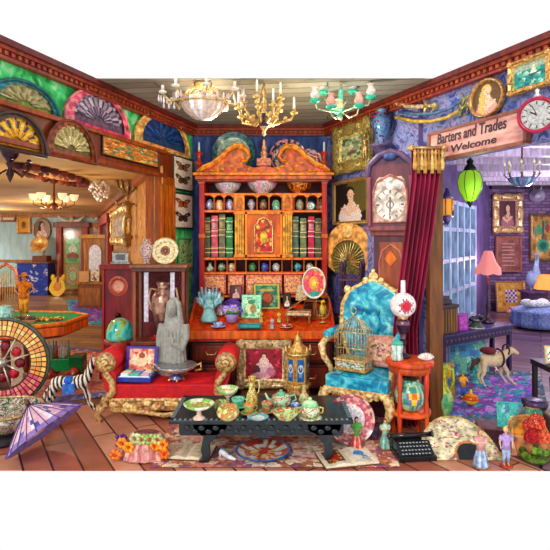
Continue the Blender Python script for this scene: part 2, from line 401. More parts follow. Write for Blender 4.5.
# crown mouldings with dentils
def crown_run(i, wl, u0, u1):
    b = MB()
    wallbox(b, wl, u0, u1, 3.115, 3.16, 0, .11, '6c2420'); wallbox(b, wl, u0, u1, 3.09, 3.115, 0, .08, 'a04832')
    wallbox(b, wl, u0, u1, 3.045, 3.09, 0, .045, '7c2c22'); wallbox(b, wl, u0, u1, 3.025, 3.045, 0, .06, '9a4030')
    n = int((u1-u0)/.06)
    for k in range(n): wallbox(b, wl, u0+(k+.2)*(u1-u0)/n, u0+(k+.7)*(u1-u0)/n, 3.055, 3.085, 0, .065, 'a85038')
    struct('trim_%d' % i, b, 'wood')
crown_run(3, BW, 0, BW.len); crown_run(4, LW, -.02, LW.len-.02); crown_run(5, RW, .02, RW.len)
b = MB(); wallbox(b, BW, 0, BW.len, 0, .16, 0, .03, '6c2c20'); struct('baseboard_back', b, 'wood')
b = MB(); wallbox(b, RW, 0, ujr, 0, .16, 0, .03, '6c2c20'); struct('baseboard_right', b, 'wood')
# right opening: jamb
b = MB(); wallbox(b, RW, ujr-.03, ujr+.02, 0, head_z, .13, .03, '7c4a24'); struct('trim_6', b, 'wood')

# ---- hall beyond the left opening
pale_m = ramp_mat('pale_blue_paper', 'noise', 5, [(.3, 'a4ccd0'), (.6, 'c8e4e4'), (.8, 'e0f4f0')], .8, stretch=(2, 1, .4))
ochre_m = ramp_mat('ochre_paper', 'noise', 9, [(.3, 'a8642c'), (.5, 'd08c40'), (.7, 'ecb060')], .75, distort=1)
b = MB(); wallbox(b, LFAR, 0, LFAR.len, 0, 2.54); struct('wall_far', b, pale_m)
b = MB(); wallbox(b, LSIDE, 0, LSIDE.len, 0, 2.54, .1); struct('wall_hall', b, ochre_m)
b = MB(); wallbox(b, LFAR, 0, LFAR.len, 2.42, 2.54, 0, .1, 'b87848'); wallbox(b, LFAR, 0, 3.0, 1.0, 1.07, 0, .05, 'b87048'); wallbox(b, LFAR, 0, LFAR.len, 0, .2, 0, .05, 'a06038')
struct('trim_7', b, 'wood')
b = MB(); wallbox(b, LSIDE, 0, LSIDE.len, 2.44, 2.54, 0, .08, 'a85c34'); wallbox(b, LSIDE, 0, LSIDE.len, 0, .2, 0, .04, '8a4428'); struct('trim_8', b, 'wood')
# wainscot panels along the far wall
b = MB()
for k in range(4): wallbox(b, LFAR, .2+k*.75, .8+k*.75, .3, .9, 0, .03, 'a8c8b8')
struct('trim_9', b, 'plaster', .01)
# ---- parlour beyond the right opening
brick_m = ramp_mat('violet_brick', 'brick', 4.0, [(0, '583a64'), (.5, '80608e'), (1, 'a084a8')], .85, rot=(R(90), 0, 0),
                   extra={'Mortar Size': .03, 'Brick Width': .8, 'Row Height': .3}, over='46304e', bump=.6)
violet_m = ramp_mat('violet_plaster', 'noise', 3, [(.3, '4a3468'), (.7, '6a5490')], .8)
b = MB(); wallbox(b, RBRICK, 0, RBRICK.len, 0, 3.14); struct('wall_brick', b, brick_m)
ua = RWIN.hit(441, 240)[0]; ub = RWIN.hit(475, 240)[0]
b = MB(); wallbox(b, RWIN, 0, ua, 0, 3.14); wallbox(b, RWIN, ub, RWIN.len, 0, 3.14); wallbox(b, RWIN, ua, ub, 2.42, 3.14); wallbox(b, RWIN, ua, ub, 0, .12)
RS = Wall(1.46, 4.78, 1.75, 6.7); wallbox(b, RS, 0, RS.len, 0, 3.14, .08); struct('wall_parlour', b, violet_m)
b = MB(); wallbox(b, RBRICK, 0, RBRICK.len, 0, .2, 0, .04, '3c2c50'); struct('baseboard_brick', b, 'wood')
b = MB(); wallbox(b, RBRICK, 0, RBRICK.len, 2.92, 3.12, 0, .12, '3c2438'); struct('trim_10', b, 'wood')
# tall french window: frame, bars, panes
b = MB(); n = 5
for k in range(n+1):
    u = ua+(ub-ua)*k/n; wallbox(b, RWIN, u-.05, u+.05, .12, 2.42, .08, .02, 'b8cce8')
for z in (.12, .75, 1.3, 1.85, 2.34): wallbox(b, RWIN, ua, ub, z, z+.07, .07, .01, 'c0d0ec')
wi = struct('window_1', b, 'wood')
b = MB(); wallbox(b, RWIN, ua, ub, .15, 2.4, .055, -.045); g = obj('pane', b, 'glass', wi, solid='b8e0f8')
# ================================================================ lamps' light, plus added fill deep in the far rooms
WARM = (1, .8, .5)
lamp(-.6, 4.75, 2.85, 14, (1, .92, .8)); lamp(0, 4.8, 2.7, 14, WARM); lamp(.6, 4.75, 2.75, 12, (1, .95, .85))
lamp(-2.95, 6.4, 1.85, 36, (1, .82, .5)); lamp(-5.2, 11, 2.0, 60, (1, .82, .55)); lamp(-7.5, 13.5, 1.9, 60, (1, .9, .75))  # the two farther hall lights are added fill, no fixture hangs there
lamp(3.6, 6.9, 2.3, 45, (.9, .75, 1)); lamp(5.4, 9.6, 2.3, 90, (.85, .75, 1)); lamp(4.6, 10.5, 1.2, 20, (1, .6, .6))

# ================================================================ bureau bookcase
BY0, BY1 = 5.98, 6.36          # upper case front and back
bu = thing('bureau_bookcase', 'tall carved orange wood bureau bookcase with swan neck top against the blue wall', 'bookcase', (-.083, BY0, 0))
k0 = BY0/FP
def bx_(px): return (px-275)*k0+.083
def bz(py): return HC-(py-HOR)*k0
OR, ORL, ORD, RED, YEL = 'cc5a1c', 'ee8c38', '8c3412', 'b82c1c', 'e0a844'
b = MB(); b.box(bx_(201), bx_(326), .34, .37, bz(297), bz(176), '5a2014'); obj('back_panel', b, 'wood', bu)
for nm, x in (('side_post', 199.5), ('side_post', 322)):
    b = MB(); b.box(bx_(x), bx_(x+5), -.02, .36, bz(298), bz(176), RED)
    for z in (296, 236, 182): b.box(bx_(x-.6), bx_(x+5.6), -.035, .02, bz(z+2), bz(z-2), 'd86a2c')
    obj(nm, b, 'wood', bu, .004)
for py in (194, 211, 258.5, 273, 296):
    b = MB(); b.box(bx_(203), bx_(323), 0, .34, bz(py+1.6), bz(py-1.0), 'd4481c'); b.box(bx_(203), bx_(323), -.012, 0, bz(py+1), bz(py-.4), ORL); obj('shelf', b, 'wood', bu)
# cornice + broken pediment
b = MB(); b.box(bx_(196), bx_(331), -.07, .37, bz(180), bz(176), OR); b.box(bx_(194), bx_(333), -.1, .38, bz(176), bz(173.5), ORL)
b.box(bx_(198), bx_(329), -.05, .37, bz(182), bz(180), ORD); obj('cornice', b, 'satin', bu, .004)
for sgn in (-1, 1):
    b = MB(); cxp = 264
    pts = [(66, 173), (60, 168), (52, 165), (44, 159), (36, 151), (29, 147), (22, 147), (17, 151), (15, 157), (18, 161), (23, 161)]
    P = [(bx_(cxp+sgn*x), -.03, bz(y)) for x, y in pts]
    b.tube(P, [.03, .032, .034, .036, .036, .036, .034, .03, .026, .022, .02], ORL, 8)
    P = [(x, y-.025, z+.02) for x, y, z in P]; b.tube(P[:7], .012, 'ffb050', 6); obj('swan_neck', b, 'satin', bu)
    b = MB(); poly = [(bx_(cxp+sgn*x), bz(y)) for x, y in [(64, 174), (52, 166), (44, 160), (36, 153), (29, 149), (22, 150), (19, 158), (24, 163), (10, 168), (0, 166), (0, 174)]]
    if sgn < 0: poly = poly[::-1]
    b.prism(poly, -.02, .03, OR)
    for k in range(9):
        a = k*.7; b.ball((bx_(cxp+sgn*(14+k*4.6)), -.03, bz(169.5-(k % 3)*3 if k < 7 else 171)), (.03, .012, .016), ORL if k % 2 else YEL, 8)
    obj('tympanum', b, 'satin', bu)
b = MB(); b.box(bx_(257), bx_(271), -.05, .05, bz(166), bz(159), OR); b.lathe([(.05, 0), (.03, .03), (.045, .06), (.02, .1), (.03, .13), (.014, .17), (.02, .2), (0, .24)], ORL, bx_(264), 0, bz(159)); obj('finial', b, 'carve', bu)
# inner posts, gold pilasters
for x0, x1 in ((235, 244), (283, 292)):
    b = MB(); b.box(bx_(x0), bx_(x1), -.02, .02, bz(257), bz(212), YEL)
    for q in (.25, .5, .75): xx = x0+(x1-x0)*q; b.box(bx_(xx-.6), bx_(xx+.6), -.028, 0, bz(254), bz(215), 'b87820')
    b.box(bx_(x0-1), bx_(x1+1), -.03, .02, bz(257.5), bz(254.5), ORL); b.box(bx_(x0-1), bx_(x1+1), -.03, .02, bz(214.5), bz(211), ORL); obj('pilaster', b, 'satin', bu, .003)
    b = MB(); b.box(bx_(x0-.5), bx_(x1+.5), -.02, .02, bz(210), bz(195), ORL); b.box(bx_(x0+1.5), bx_(x1-1.5), -.028, 0, bz(209), bz(200), 'b8641c'); b.ball((bx_((x0+x1)/2), -.02, bz(200)), (.032, .012, .03), 'b8641c', 8); obj('small_door', b, 'satin', bu)
# divider walls of pigeonholes
for x in (214, 224, 233.5, 257, 269, 282, 294, 307, 318): b = MB(); b.box(bx_(x-.4), bx_(x+.4), 0, .3, bz(210), bz(195), OR); b.prism([(bx_(x-4), bz(195)), (bx_(x+4), bz(195)), (bx_(x), bz(198))], -.005, .01, ORL); obj('divider', b, 'wood', bu)
for x in (215, 227, 235, 246, 259, 270, 282, 292, 304, 316): b = MB(); b.box(bx_(x-.4), bx_(x+.4), 0, .3, bz(272), bz(260), OR); obj('divider', b, 'wood', bu)
# central door
b = MB(); b.box(bx_(245), bx_(282.5), -.015, .01, bz(257), bz(212), OR)
for (z0, z1, x0, x1) in ((257, 254.5, 245, 282.5), (214.5, 212, 245, 282.5), (257, 212, 245, 247.5), (257, 212, 280, 282.5)): b.box(bx_(x0), bx_(x1), -.03, 0, bz(z0), bz(z1), ORL)
dr = obj('door', b, 'wood', bu, .003)
b = MB(); arch = [(-9, 252), (-9, 226), (-6.5, 224), (-5, 220), (0, 217.5), (5, 220), (6.5, 224), (9, 226), (9, 252)]
b.tube([(bx_(263.7+x), -.03, bz(y)) for x, y in arch], .011, 'f0b050', 6, closed=True); obj('arch_moulding', b, 'gold', dr)
b = MB(); P = flora(20, 34, 'c83a20', ['e8a040', 'd8c850', 'a82818', 'f0c070'], 26, 5, .1); P.ell(.5, .45, .2, .2, 'e8c040'); b.canvas(bx_(255.5), bx_(272), bz(251.5), bz(220), -.022, P); obj('painted_panel', b, 'satin', dr)
b = MB(); b.ball((bx_(279), -.04, bz(236)), .012, 'e8c060'); obj('knob', b, 'gold', dr)
# small drawers in the lowest row of the case
for (x0, x1) in ((204, 226), (228, 244), (246, 282), (284, 302), (304, 322)):
    b = MB(); b.box(bx_(x0), bx_(x1), -.02, .2, bz(294), bz(275), 'd8501c'); b.box(bx_(x0+1.5), bx_(x1-1.5), -.028, 0, bz(292), bz(277), ORL)
    d = obj('drawer', b, 'carve', bu, .003)
    n = 2 if x1-x0 > 30 else 1
    for q in range(n): b = MB(); b.ball((bx_(x0+(x1-x0)*(q+1)/(n+1)), -.035, bz(284.5)), .011, 'f0d070', 8); obj('knob', b, 'gold', d)
# desk: sloping top, lip, lower body
DZB, DZF, DYF = .93, .70, 5.42
b = MB(); x0, x1 = -.84, .71
sl = [(0.0, DZB), (DYF-BY0, DZF), (DYF-BY0, DZF-.05), (0.38, DZB-.05), (.38, DZB)]
M = Matrix.Rotation(R(90), 4, 'Z')
vs = [(x0-.03, y, z) for y, z in sl]+[(x1+.03, y, z) for y, z in sl]
b.add(vs, [(0, 1, 2, 3, 4), (9, 8, 7, 6, 5), (0, 5, 6, 1), (1, 6, 7, 2), (2, 7, 8, 3), (3, 8, 9, 4), (4, 9, 5, 0)], 'd04418'); obj('writing_slope', b, 'wood', bu, .004)
b = MB(); b.box(x0-.05, x1+.05, DYF-BY0-.03, DYF-BY0, DZF-.07, DZF+.015, 'e06024'); b.box(x0-.03, x1+.03, DYF-BY0-.012, DYF-BY0+.02, DZF-.1, DZF-.07, RED); obj('lip', b, 'wood', bu, .004)
for s in (x0-.03, x1): b = MB(); yy = DYF-BY0; b.add([(s, 0, DZB), (s+.03, 0, DZB), (s, 0, DZB+.09), (s+.03, 0, DZB+.09), (s, yy, DZF), (s+.03, yy, DZF), (s, yy, DZF+.03), (s+.03, yy, DZF+.03)], [(2, 3, 7, 6), (4, 5, 1, 0), (0, 2, 6, 4), (1, 5, 7, 3), (4, 6, 7, 5), (0, 1, 3, 2)], 'd84820'); obj('slope_cheek', b, 'wood', bu)
b = MB(); b.box(x0, x1, DYF-BY0+.03, .36, .08, DZF-.09, '3a120c'); obj('desk_body', b, 'wood', bu, .005)
for i, (u0, u1) in enumerate(((x0+.03, -.4), (-.36, .22), (.26, x1-.03))):
    for z0, z1 in ((.1, .34), (.37, .58)):
        b = MB(); b.box(u0, u1, DYF-BY0-.0, DYF-BY0+.06, z0, z1, '5c1810'); b.box(u0+.03, u1-.03, DYF-BY0-.012, DYF-BY0+.02, z0+.03, z1-.03, '7c2814'); d = obj('drawer', b, 'wood', bu, .004)
        b = MB(); c = (u0+u1)/2; b.tube([(c-.06, DYF-BY0-.02, (z0+z1)/2+.02), (c-.04, DYF-BY0-.04, (z0+z1)/2-.01), (c+.04, DYF-BY0-.04, (z0+z1)/2-.01), (c+.06, DYF-BY0-.02, (z0+z1)/2+.02)], .007, 'e0b050', 6); obj('handle', b, 'gold', d)
for x in (x0+.05, x1-.05):
    for y in (DYF-BY0+.08, .3): b = MB(); b.lathe([(.04, 0), (.055, .03), (.03, .08)], '6a2014', x, y, 0, 12); obj('foot', b, 'wood', bu)

# ---- china and books in the bookcase (each lifts off)
def inner(px, py, dy=.12): return Vector(((px-275)*k0, BY0+dy, bz(py)))
def bowl(name, loc, r, h, cols, label, cat='bowl', group=None, rim='f0e0b0', seed=1, foot=None, sx=1, kind='gloss', n=24):
    rng = random.Random(seed)
    t = thing(name, label, cat, loc, 0, group)
    prof = [(r*.42, 0), (r*.45, h*.06), (r*.38, h*.1), (r*.62, h*.25), (r*.84, h*.55), (r*.95, h*.85), (r, h), (r*.94, h*.98), (r*.8, h*.6), (r*.5, h*.25), (0, h*.2)]
    b = MB(); pal = cols
    b.lathe(prof, pal[0], n=n, sx=sx); obj('body', b, glaze(pal, 16), t)
    b = MB(); b.tube([(r*.98*sx*cos(a*PI/12), r*.98*sin(a*PI/12), h) for a in range(24)], r*.035, rim, 6, closed=True); obj('rim', b, 'gold', t)
    return t
bowl('porcelain_bowl', inner(227, 193, .14), .165, .125, ['e8d8e8', 'c8a8c8', 'f0e8f0', 'a8c0a0'], 'white porcelain bowl with pink flowers, left on the top bookcase shelf', seed=2, rim='d8a8c0')
bowl('porcelain_bowl', inner(262, 193, .12), .185, .14, ['f0c8dc', 'e8a0c0', 'f8e0e8', '90b890'], 'large pink porcelain bowl in the middle of the top bookcase shelf', seed=3, rim='e090b0')
bowl('porcelain_bowl', inner(300, 193, .14), .155, .13, ['e87820', 'b83c18', 'f0b040', '8c2810'], 'orange and red patterned bowl, right on the top bookcase shelf', seed=4, rim='f0b060')

def book_up(loc, w_, h, d, col, label, group, band='e0c070', rz=0):
    t = thing('book', label, 'book', loc, rz, group)
    b = MB(); b.box(-w_/2, w_/2, 0, .008, 0, h, col); b.box(-w_/2, -w_/2+.004, 0, d, 0, h, col); b.box(w_/2-.004, w_/2, 0, d, 0, h, col)
    for q in (.1, .2, .5, .62, .88): b.box(-w_/2-.001, w_/2+.001, -.003, .004, h*q, h*q+h*.025, band)
    b.box(-w_/2*.7, w_/2*.7, -.002, .004, h*.68, h*.82, mixc(band, col, .4)); obj('cover', b, 'satin', t)
    b = MB(); b.box(-w_/2+.004, w_/2-.004, .006, d-.004, .004, h-.006, 'e8dcc0'); obj('pages', b, 'paper', t)
    return t
rows = [(206, 'e0b060', '3c5a34', 'dark green'), (213.5, 'f0c0b0', 'd05868', 'pink and cream'), (221, 'd0b070', '6c6a44', 'olive'), (228.5, 'b0e0a0', '2c7a3c', 'bright green')]
for k, (px, band, c, nm) in enumerate(rows):
    book_up(inner(px+.5, 257.2, .06), .082, .5+.02*((k*7) % 3)-.02, .2, c, '%s tall book, %s, left bookcase shelf' % (nm, ['first from the red post', 'second from the red post', 'third from the red post', 'by the gold pilaster'][k]), 'tall books in the bookcase', band)
rows = [(296, 'd0c080', '4a6a5c', 'grey green'), (304, 'e0d0a0', '6c7a48', 'moss green'), (312, 'f8c0c8', 'c02c44', 'crimson'), (319, 'c0a060', '3c5438', 'black green')]
for k, (px, band, c, nm) in enumerate(rows):
    book_up(inner(px-.5, 257.2, .06), .08, .49-.02*(k % 2), .2, c, '%s tall book, %s, right bookcase shelf' % (nm, ['by the gold pilaster', 'second from the gold pilaster', 'third from the gold pilaster', 'against the red post'][k]), 'tall books in the bookcase', band)

def vase(name, loc, h, r, cols, label, shape='urn', cat='vase', seed=1, kind='gloss', group=None, n=18, handles=False, stripes=None, rz=0, rot=None):
    rng = random.Random(seed)
    S_ = dict(urn=[(.5, 0), (.55, .03), (.4, .08), (.75, .3), (1, .55), (.95, .72), (.6, .85), (.45, .9), (.6, 1), (.5, 1), (.3, .9)],
              bottle=[(.6, 0), (.9, .12), (1, .3), (.8, .5), (.4, .66), (.3, .8), (.32, .94), (.45, 1), (.3, 1), (.2, .9)],
              jar=[(.7, 0), (.85, .05), (1, .3), (1, .6), (.85, .8), (.7, .86), (.75, .92), (.5, .97), (.2, 1), (0, 1.02)],
              round=[(.4, 0), (.5, .03), (.85, .2), (1, .45), (.9, .7), (.6, .88), (.45, .93), (.5, 1), (.4, 1), (.3, .92)],
              pitcher=[(.7, 0), (.95, .1), (1, .25), (.85, .42), (.5, .6), (.45, .75), (.5, .88), (.62, 1), (.5, 1), (.3, .85)])[shape]
    prof = []
    for i in range(len(S_)-1):
        for q in (0, .5): prof.append((r*(S_[i][0]*(1-q)+S_[i+1][0]*q), h*(S_[i][1]*(1-q)+S_[i+1][1]*q)))
    prof.append((r*S_[-1][0], h*S_[-1][1]))
    b = MB()
    if stripes: b.lathe(prof, lambda a, z, i: stripes(a, z/h), n=n)
    else: b.lathe(prof, lambda a, z, i: cols[0] if rng.random() < .4 else rng.choice(cols), n=n)
    gm = glaze(cols, 3.2/(r+.04)) if (kind == 'gloss' and not stripes) else kind
    if not handles:
        return single(name, b, gm, label, cat, loc, rz, group, rot=rot)
    t = thing(name, label, cat, loc, rz, group, rot=rot); obj('body', b, gm, t)
    for s in ((-1, 1) if handles == 2 else (1,)):
        b = MB(); b.tube([(s*r*.5, 0, h*.85), (s*r*1.05, 0, h*.88), (s*r*1.2, 0, h*.7), (s*r*1.05, 0, h*.5), (s*r*.85, 0, h*.45)], r*.09, cols[-1], 6); obj('handle', b, kind, t)
    return t
# pigeonhole row
ph = [(208.5, ['e8f0f8', '3c58b0', 'b8c8e8'], 'round', 'blue and white little jar in the leftmost upper pigeonhole'),
      (218.5, ['f0d8a0', 'e0a060', 'f8f0d0'], 'jar', 'cream and gold little jar in the second upper pigeonhole'),
      (229, ['d8d0f0', '7080c8', 'f0f0f0'], 'round', 'lilac and white jar beside the left small gold door'),
      (251, ['c8c0c8', '9088a0', 'e8e0e0'], 'urn', 'pale grey lilac pot right of the left small gold door'),
      (263, ['b89868', '887050', '605040'], 'round', 'brown stone ginger jar in the middle upper pigeonhole'),
      (276, ['68d0a0', '40a878', 'd0f0d8'], 'jar', 'mint green jar left of the right small gold door'),
      (300, ['b8b088', '889070', 'd8d0a8'], 'round', 'sage pot right of the right small gold door'),
      (321, ['d8a060', '704828', 'e8c890'], 'bottle', 'tan bottle in the last upper pigeonhole by the post')]
for k, (px, cs, sh, lb) in enumerate(ph): vase('small_pot', inner(px, 210, .1), .13, .05, cs, lb, sh, 'pot', k+3, group='small pots in the bookcase pigeonholes')
pl = [(209, ['f0f8e8', 'a0c8a0'], 'bottle', 'white bird shaped bottle in the leftmost lower pigeonhole'), (221, ['a8c0a0', '688868'], 'round', 'sage green squat pot in the second lower pigeonhole'),
      (231, ['e8d8b0', 'c0a070'], 'jar', 'cream lidded pot in the third lower pigeonhole'), (252, ['2c8848', '1c5c34', '60b070'], 'round', 'emerald pot below the left corner of the arched door'),
      (264.5, ['3848a8', '5868d0', '202c78'], 'jar', 'cobalt blue jar below the arched door'), (276, ['b8d0c0', '789888', 'f0f0e8'], 'round', 'pale celadon teapot shaped pot below the right corner of the arched door'),
      (298, ['38a8b8', '60d0d0', '206878'], 'urn', 'turquoise pot right of the lower gold block'), (310, ['e8e0d0', '90a890'], 'round', 'white patterned bowl in the next to last lower pigeonhole')]
for k, (px, cs, sh, lb) in enumerate(pl): vase('small_pot', inner(px, 272, .1), .105, .052, cs, lb, sh, 'pot', k+13, group='small pots in the bookcase pigeonholes')
def stand_plate(name, loc, r, ringcols, label, lean=-12, rz=0, group=None, n=28, rng_seed=2, cat='plate', tilt_loc=True):
    """dinner plate stood on edge, front to -y"""
    rng = random.Random(rng_seed); b = MB(); m = len(ringcols)
    prof = [(r*(.05+.95*i/12), .02*r+(.12*r if i > 8 else 0)*(i-8)/4) for i in range(13)]
    T = Matrix.Rotation(R(90), 4, 'X')
    def cf(a, z, i):
        c = ringcols[min(m-1, i*m//12)]; return c[rng.randrange(len(c))] if isinstance(c, (list, tuple)) else c
    b.lathe(prof, cf, M=T, n=n, cap=False); b.lathe([(r*1.0, .14*r), (r*1.0, .11*r), (r*.6, -.01*r), (0.001, -.01*r)], 'd8d0c0', M=T, n=n, cap=False)
    return single(name, b, 'gloss', label, cat, (loc[0], loc[1], loc[2]+r*cos(R(lean))), 0, group, rot=(R(lean), 0, rz))
stand_plate('porcelain_plate', inner(311, 210, .12), .058, ['f0e0b0', ['2c7878', '40a0a0'], 'e8f0e0', ['38a0a8']], 'tiny teal rimmed plate standing in an upper right pigeonhole')
# plates on the cornice behind the pediment
stand_plate('porcelain_plate', (-.52, 6.3, 2.52), .27, [['3c8c78', 'd8c060', 'c86040', 'e8e8d0'], ['a8d8c0', '5ca890', 'e0c870'], ['d8e8d8', '98c8b0'], ['2c5c60', '50888c']], 'large green chinoiserie plate standing on top of the bookcase, left of the finial', -6, n=36)
stand_plate('porcelain_plate', (.16, 6.3, 2.5), .235, [['e89098', 'f0e8e0', '2c4c80'], ['f4ece4', 'e07888', '305088'], ['f0f0f0', '4c6c98'], ['20304c', 'e898a0']], 'white plate with pink and navy pattern on top of the bookcase, right of the finial', -6, n=36, rng_seed=6)
stand_plate('porcelain_plate', (.42, 6.31, 2.47), .19, [['f4dce0', '2c3c68'], ['f0f0f0', 'e86880'], ['d84860', 'f4ece4']], 'pink and white plate half hidden at the right end of the bookcase top', -6, n=30, rng_seed=8)
for i, (px, nm) in enumerate(((200, 'left'), (264, 'middle'), (322, 'right'))):
    if i == 1: continue
    p = inner(px, 172, .05); b = MB(); b.lathe([(.045, 0), (.03, .03), (.02, .07), (.05, .1), (.055, .115), (.02, .13), (.02, .2), (.045, .22), (.045, .24), (0, .25)], 'c83c28', n=14)
    t = thing('candle_stand', 'red turned candle stand on the %s end of the bookcase cornice' % nm, 'candle stand', p+Vector((.03 if i else -.02, 0, .004)), group='red candle stands'); obj('base', b, 'satin', t)
    b = MB(); b.lathe([(.014, .24), (.012, .36), (.0, .37)], 'd8e8f0', n=10); obj('candle', b, 'paper', t)

# cards propped along the top of the slope
def slope(px, py, z_off=0):
    """point on the writing slope seen at this column and row"""
    best = None
    for i in range(200):
        y = DYF+(BY0-DYF)*i/199; z = DZF+(DZB-DZF)*i/199; r = HOR+(HC-z)*FP/y
        if best is None or abs(r-py) < best[0]: best = (abs(r-py), y, z)
    y, z = best[1], best[2]; return Vector(((px-275)*y/FP, y, z+z_off))
def slopey(px, y):
    z = DZF+(DZB-DZF)*(y-DYF)/(BY0-DYF); return Vector(((px-275)*y/FP, y, z))
b0 = slopey(216, 5.93)
picture('postcard', slopey(213, 5.93)+Vector((0, 0, .16)), .17, .13, 0, scene_paint(20, 15, ['c83838', 'e8a8a0', 'f0e0c0', '803020'], 30, .1, 4), 'red framed card propped left, above the blue glass angel', 'card', 'b82c20', fw=.012, d=.015, kind='wood', knobs=False, lean=R(-4))
picture('photo_frame', slopey(236, 5.93)+Vector((0, 0, .17)), .15, .17, 0, portrait(20, 24, '4a2838', bg2='885060', dress='e0b0b8'), 'small plum framed photograph propped beneath the lower pigeonholes', 'photo frame', '6c3040', fw=.018, d=.015, kind='wood', knobs=False, lean=R(-4))
picture('photo_frame', slopey(301, 5.93)+Vector((0, 0, .17)), .13, .19, 0, flora(18, 26, 'e0c8a0', ['c07850', '60885c', 'b04838'], 26, 9), 'cream flower card propped left of the oval pink plaque', 'card', 'e0b880', fw=.01, d=.012, kind='wood', knobs=False, lean=R(-4))
Pp = flora(30, 36, 'f06078', ['f8a030', 'f8d050', 'e83858', 'f890a8'], 20, 4, .09); Pp.ell(.5, .5, .22, .24, 'f8b040'); Pp.ell(.55, .1, .3, .12, '40a090'); Pp.ell(.5, .5, .1, .12, 'fce080')
oval_picture('oval_plaque', Vector(((314-275)*.0112, 5.62, HC-(283-HOR)*.0112)), .27, .36, R(-3), Pp, 'oval pink plaque with yellow flowers and white rim at the right of the desk', 'f0ece0', 'gloss', cat='plaque', fwr=.14)
b = MB(); b.box(-.012, .012, 0, .02, 0, .4, '8a4a24'); b.box(-.07, .07, -.02, .1, 0, .015, '8a4a24'); b.tube([(0, .1, .01), (0, .02, .3)], .007, '8a4a24', 6); b.box(-.1, .1, -.035, .005, .2, .215, '8a4a24')
single('plate_easel', b, 'wood', 'brown wooden easel carrying the oval pink plaque', 'easel', slopey(314, 5.66)+Vector((0, 0, .005)))
# ================================================================ things on the desk's slope
G_DESK = None
def at_slope(px, y): return slopey(px, y)+Vector((0, 0, .003))
# winged glass angel
t = thing('angel_figurine', 'pale blue and green glass angel with raised wings at the left end of the desk', 'figurine', at_slope(209, 5.62))
b = MB(); b.lathe([(.09, 0), (.1, .02), (.07, .1), (.045, .18), (.05, .22), (.02, .25)], '90c8c8', n=14); b.ball((0, 0, .28), .033, 'b8d8d0', 10); b.tube([(-.04, 0, .2), (-.05, -.05, .15), (0, -.07, .18)], .014, '98d0c8', 6); b.tube([(.04, 0, .2), (.05, -.05, .15), (0, -.07, .18)], .014, '98d0c8', 6)
obj('body', b, 'stone', t, remesh=.009, solid='8cc4c4')
for s in (-1, 1):
    b = MB()
    for k in range(7):
        a = R(35+k*17); L_ = .26-.018*abs(k-2); b.ball((s*(.03+cos(a)*L_*.42), .03, .2+sin(a)*L_*.5-.05), (.03, .012, .03), '80b8c8', 8)
        b.tube([(s*.02, .03, .14), (s*(.03+cos(a)*L_*.5), .03, .14+sin(a)*L_*.6), (s*(.03+cos(a)*L_*.62), .04, .14+sin(a)*L_)], [.02, .024, .008], ['88c0d0', 'a8d8e0', '7cb0b8'][k % 3], 6)
    obj('wing', b, 'satin', t)

def figure_mb(h, col, arms='down', female=True, seat=False):
    """a small standing body as one body of tubes, joined by a remesh; arms: down / up / cross / hips"""
    b = MB(); s = h
    b.ball((0, 0, .925*s), (.055*s, .062*s, .075*s), col, 12); b.tube([(0, 0, .8*s), (0, 0, .88*s)], .03*s, col)
    b.tube([(0, 0, .47*s), (0, 0, .6*s), (0, 0, .72*s), (0, 0, .82*s)], [.095*s, .07*s, .105*s, .05*s], col, 12)
    b.ball((0, 0, .78*s), (.12*s, .06*s, .045*s), col)
    for q in (-1, 1):
        b.tube([(q*.05*s, 0, .5*s), (q*.055*s, -.01*s, .27*s), (q*.06*s, .01*s, .03*s)], [.062*s, .045*s, .028*s], col); b.ball((q*.062*s, -.03*s, .02*s), (.03*s, .055*s, .022*s), col, 8)
        A = dict(down=[(.13, 0, .78), (.17, 0, .62), (.16, -.05, .47)], up=[(.13, 0, .78), (.2, -.03, .72), (.26, -.08, .86)], cross=[(.13, 0, .78), (.15, -.06, .64), (.02, -.12, .68)], hips=[(.13, 0, .78), (.24, .02, .64), (.11, -.05, .53)], fwd=[(.13, 0, .78), (.17, -.06, .66), (.14, -.18, .64)])[arms]
        P = [(q*x*s, y*s, z*s) for x, y, z in A]; b.tube(P, [.038*s, .03*s, .022*s], col); b.ball(P[-1], .028*s, col, 8)
    return b
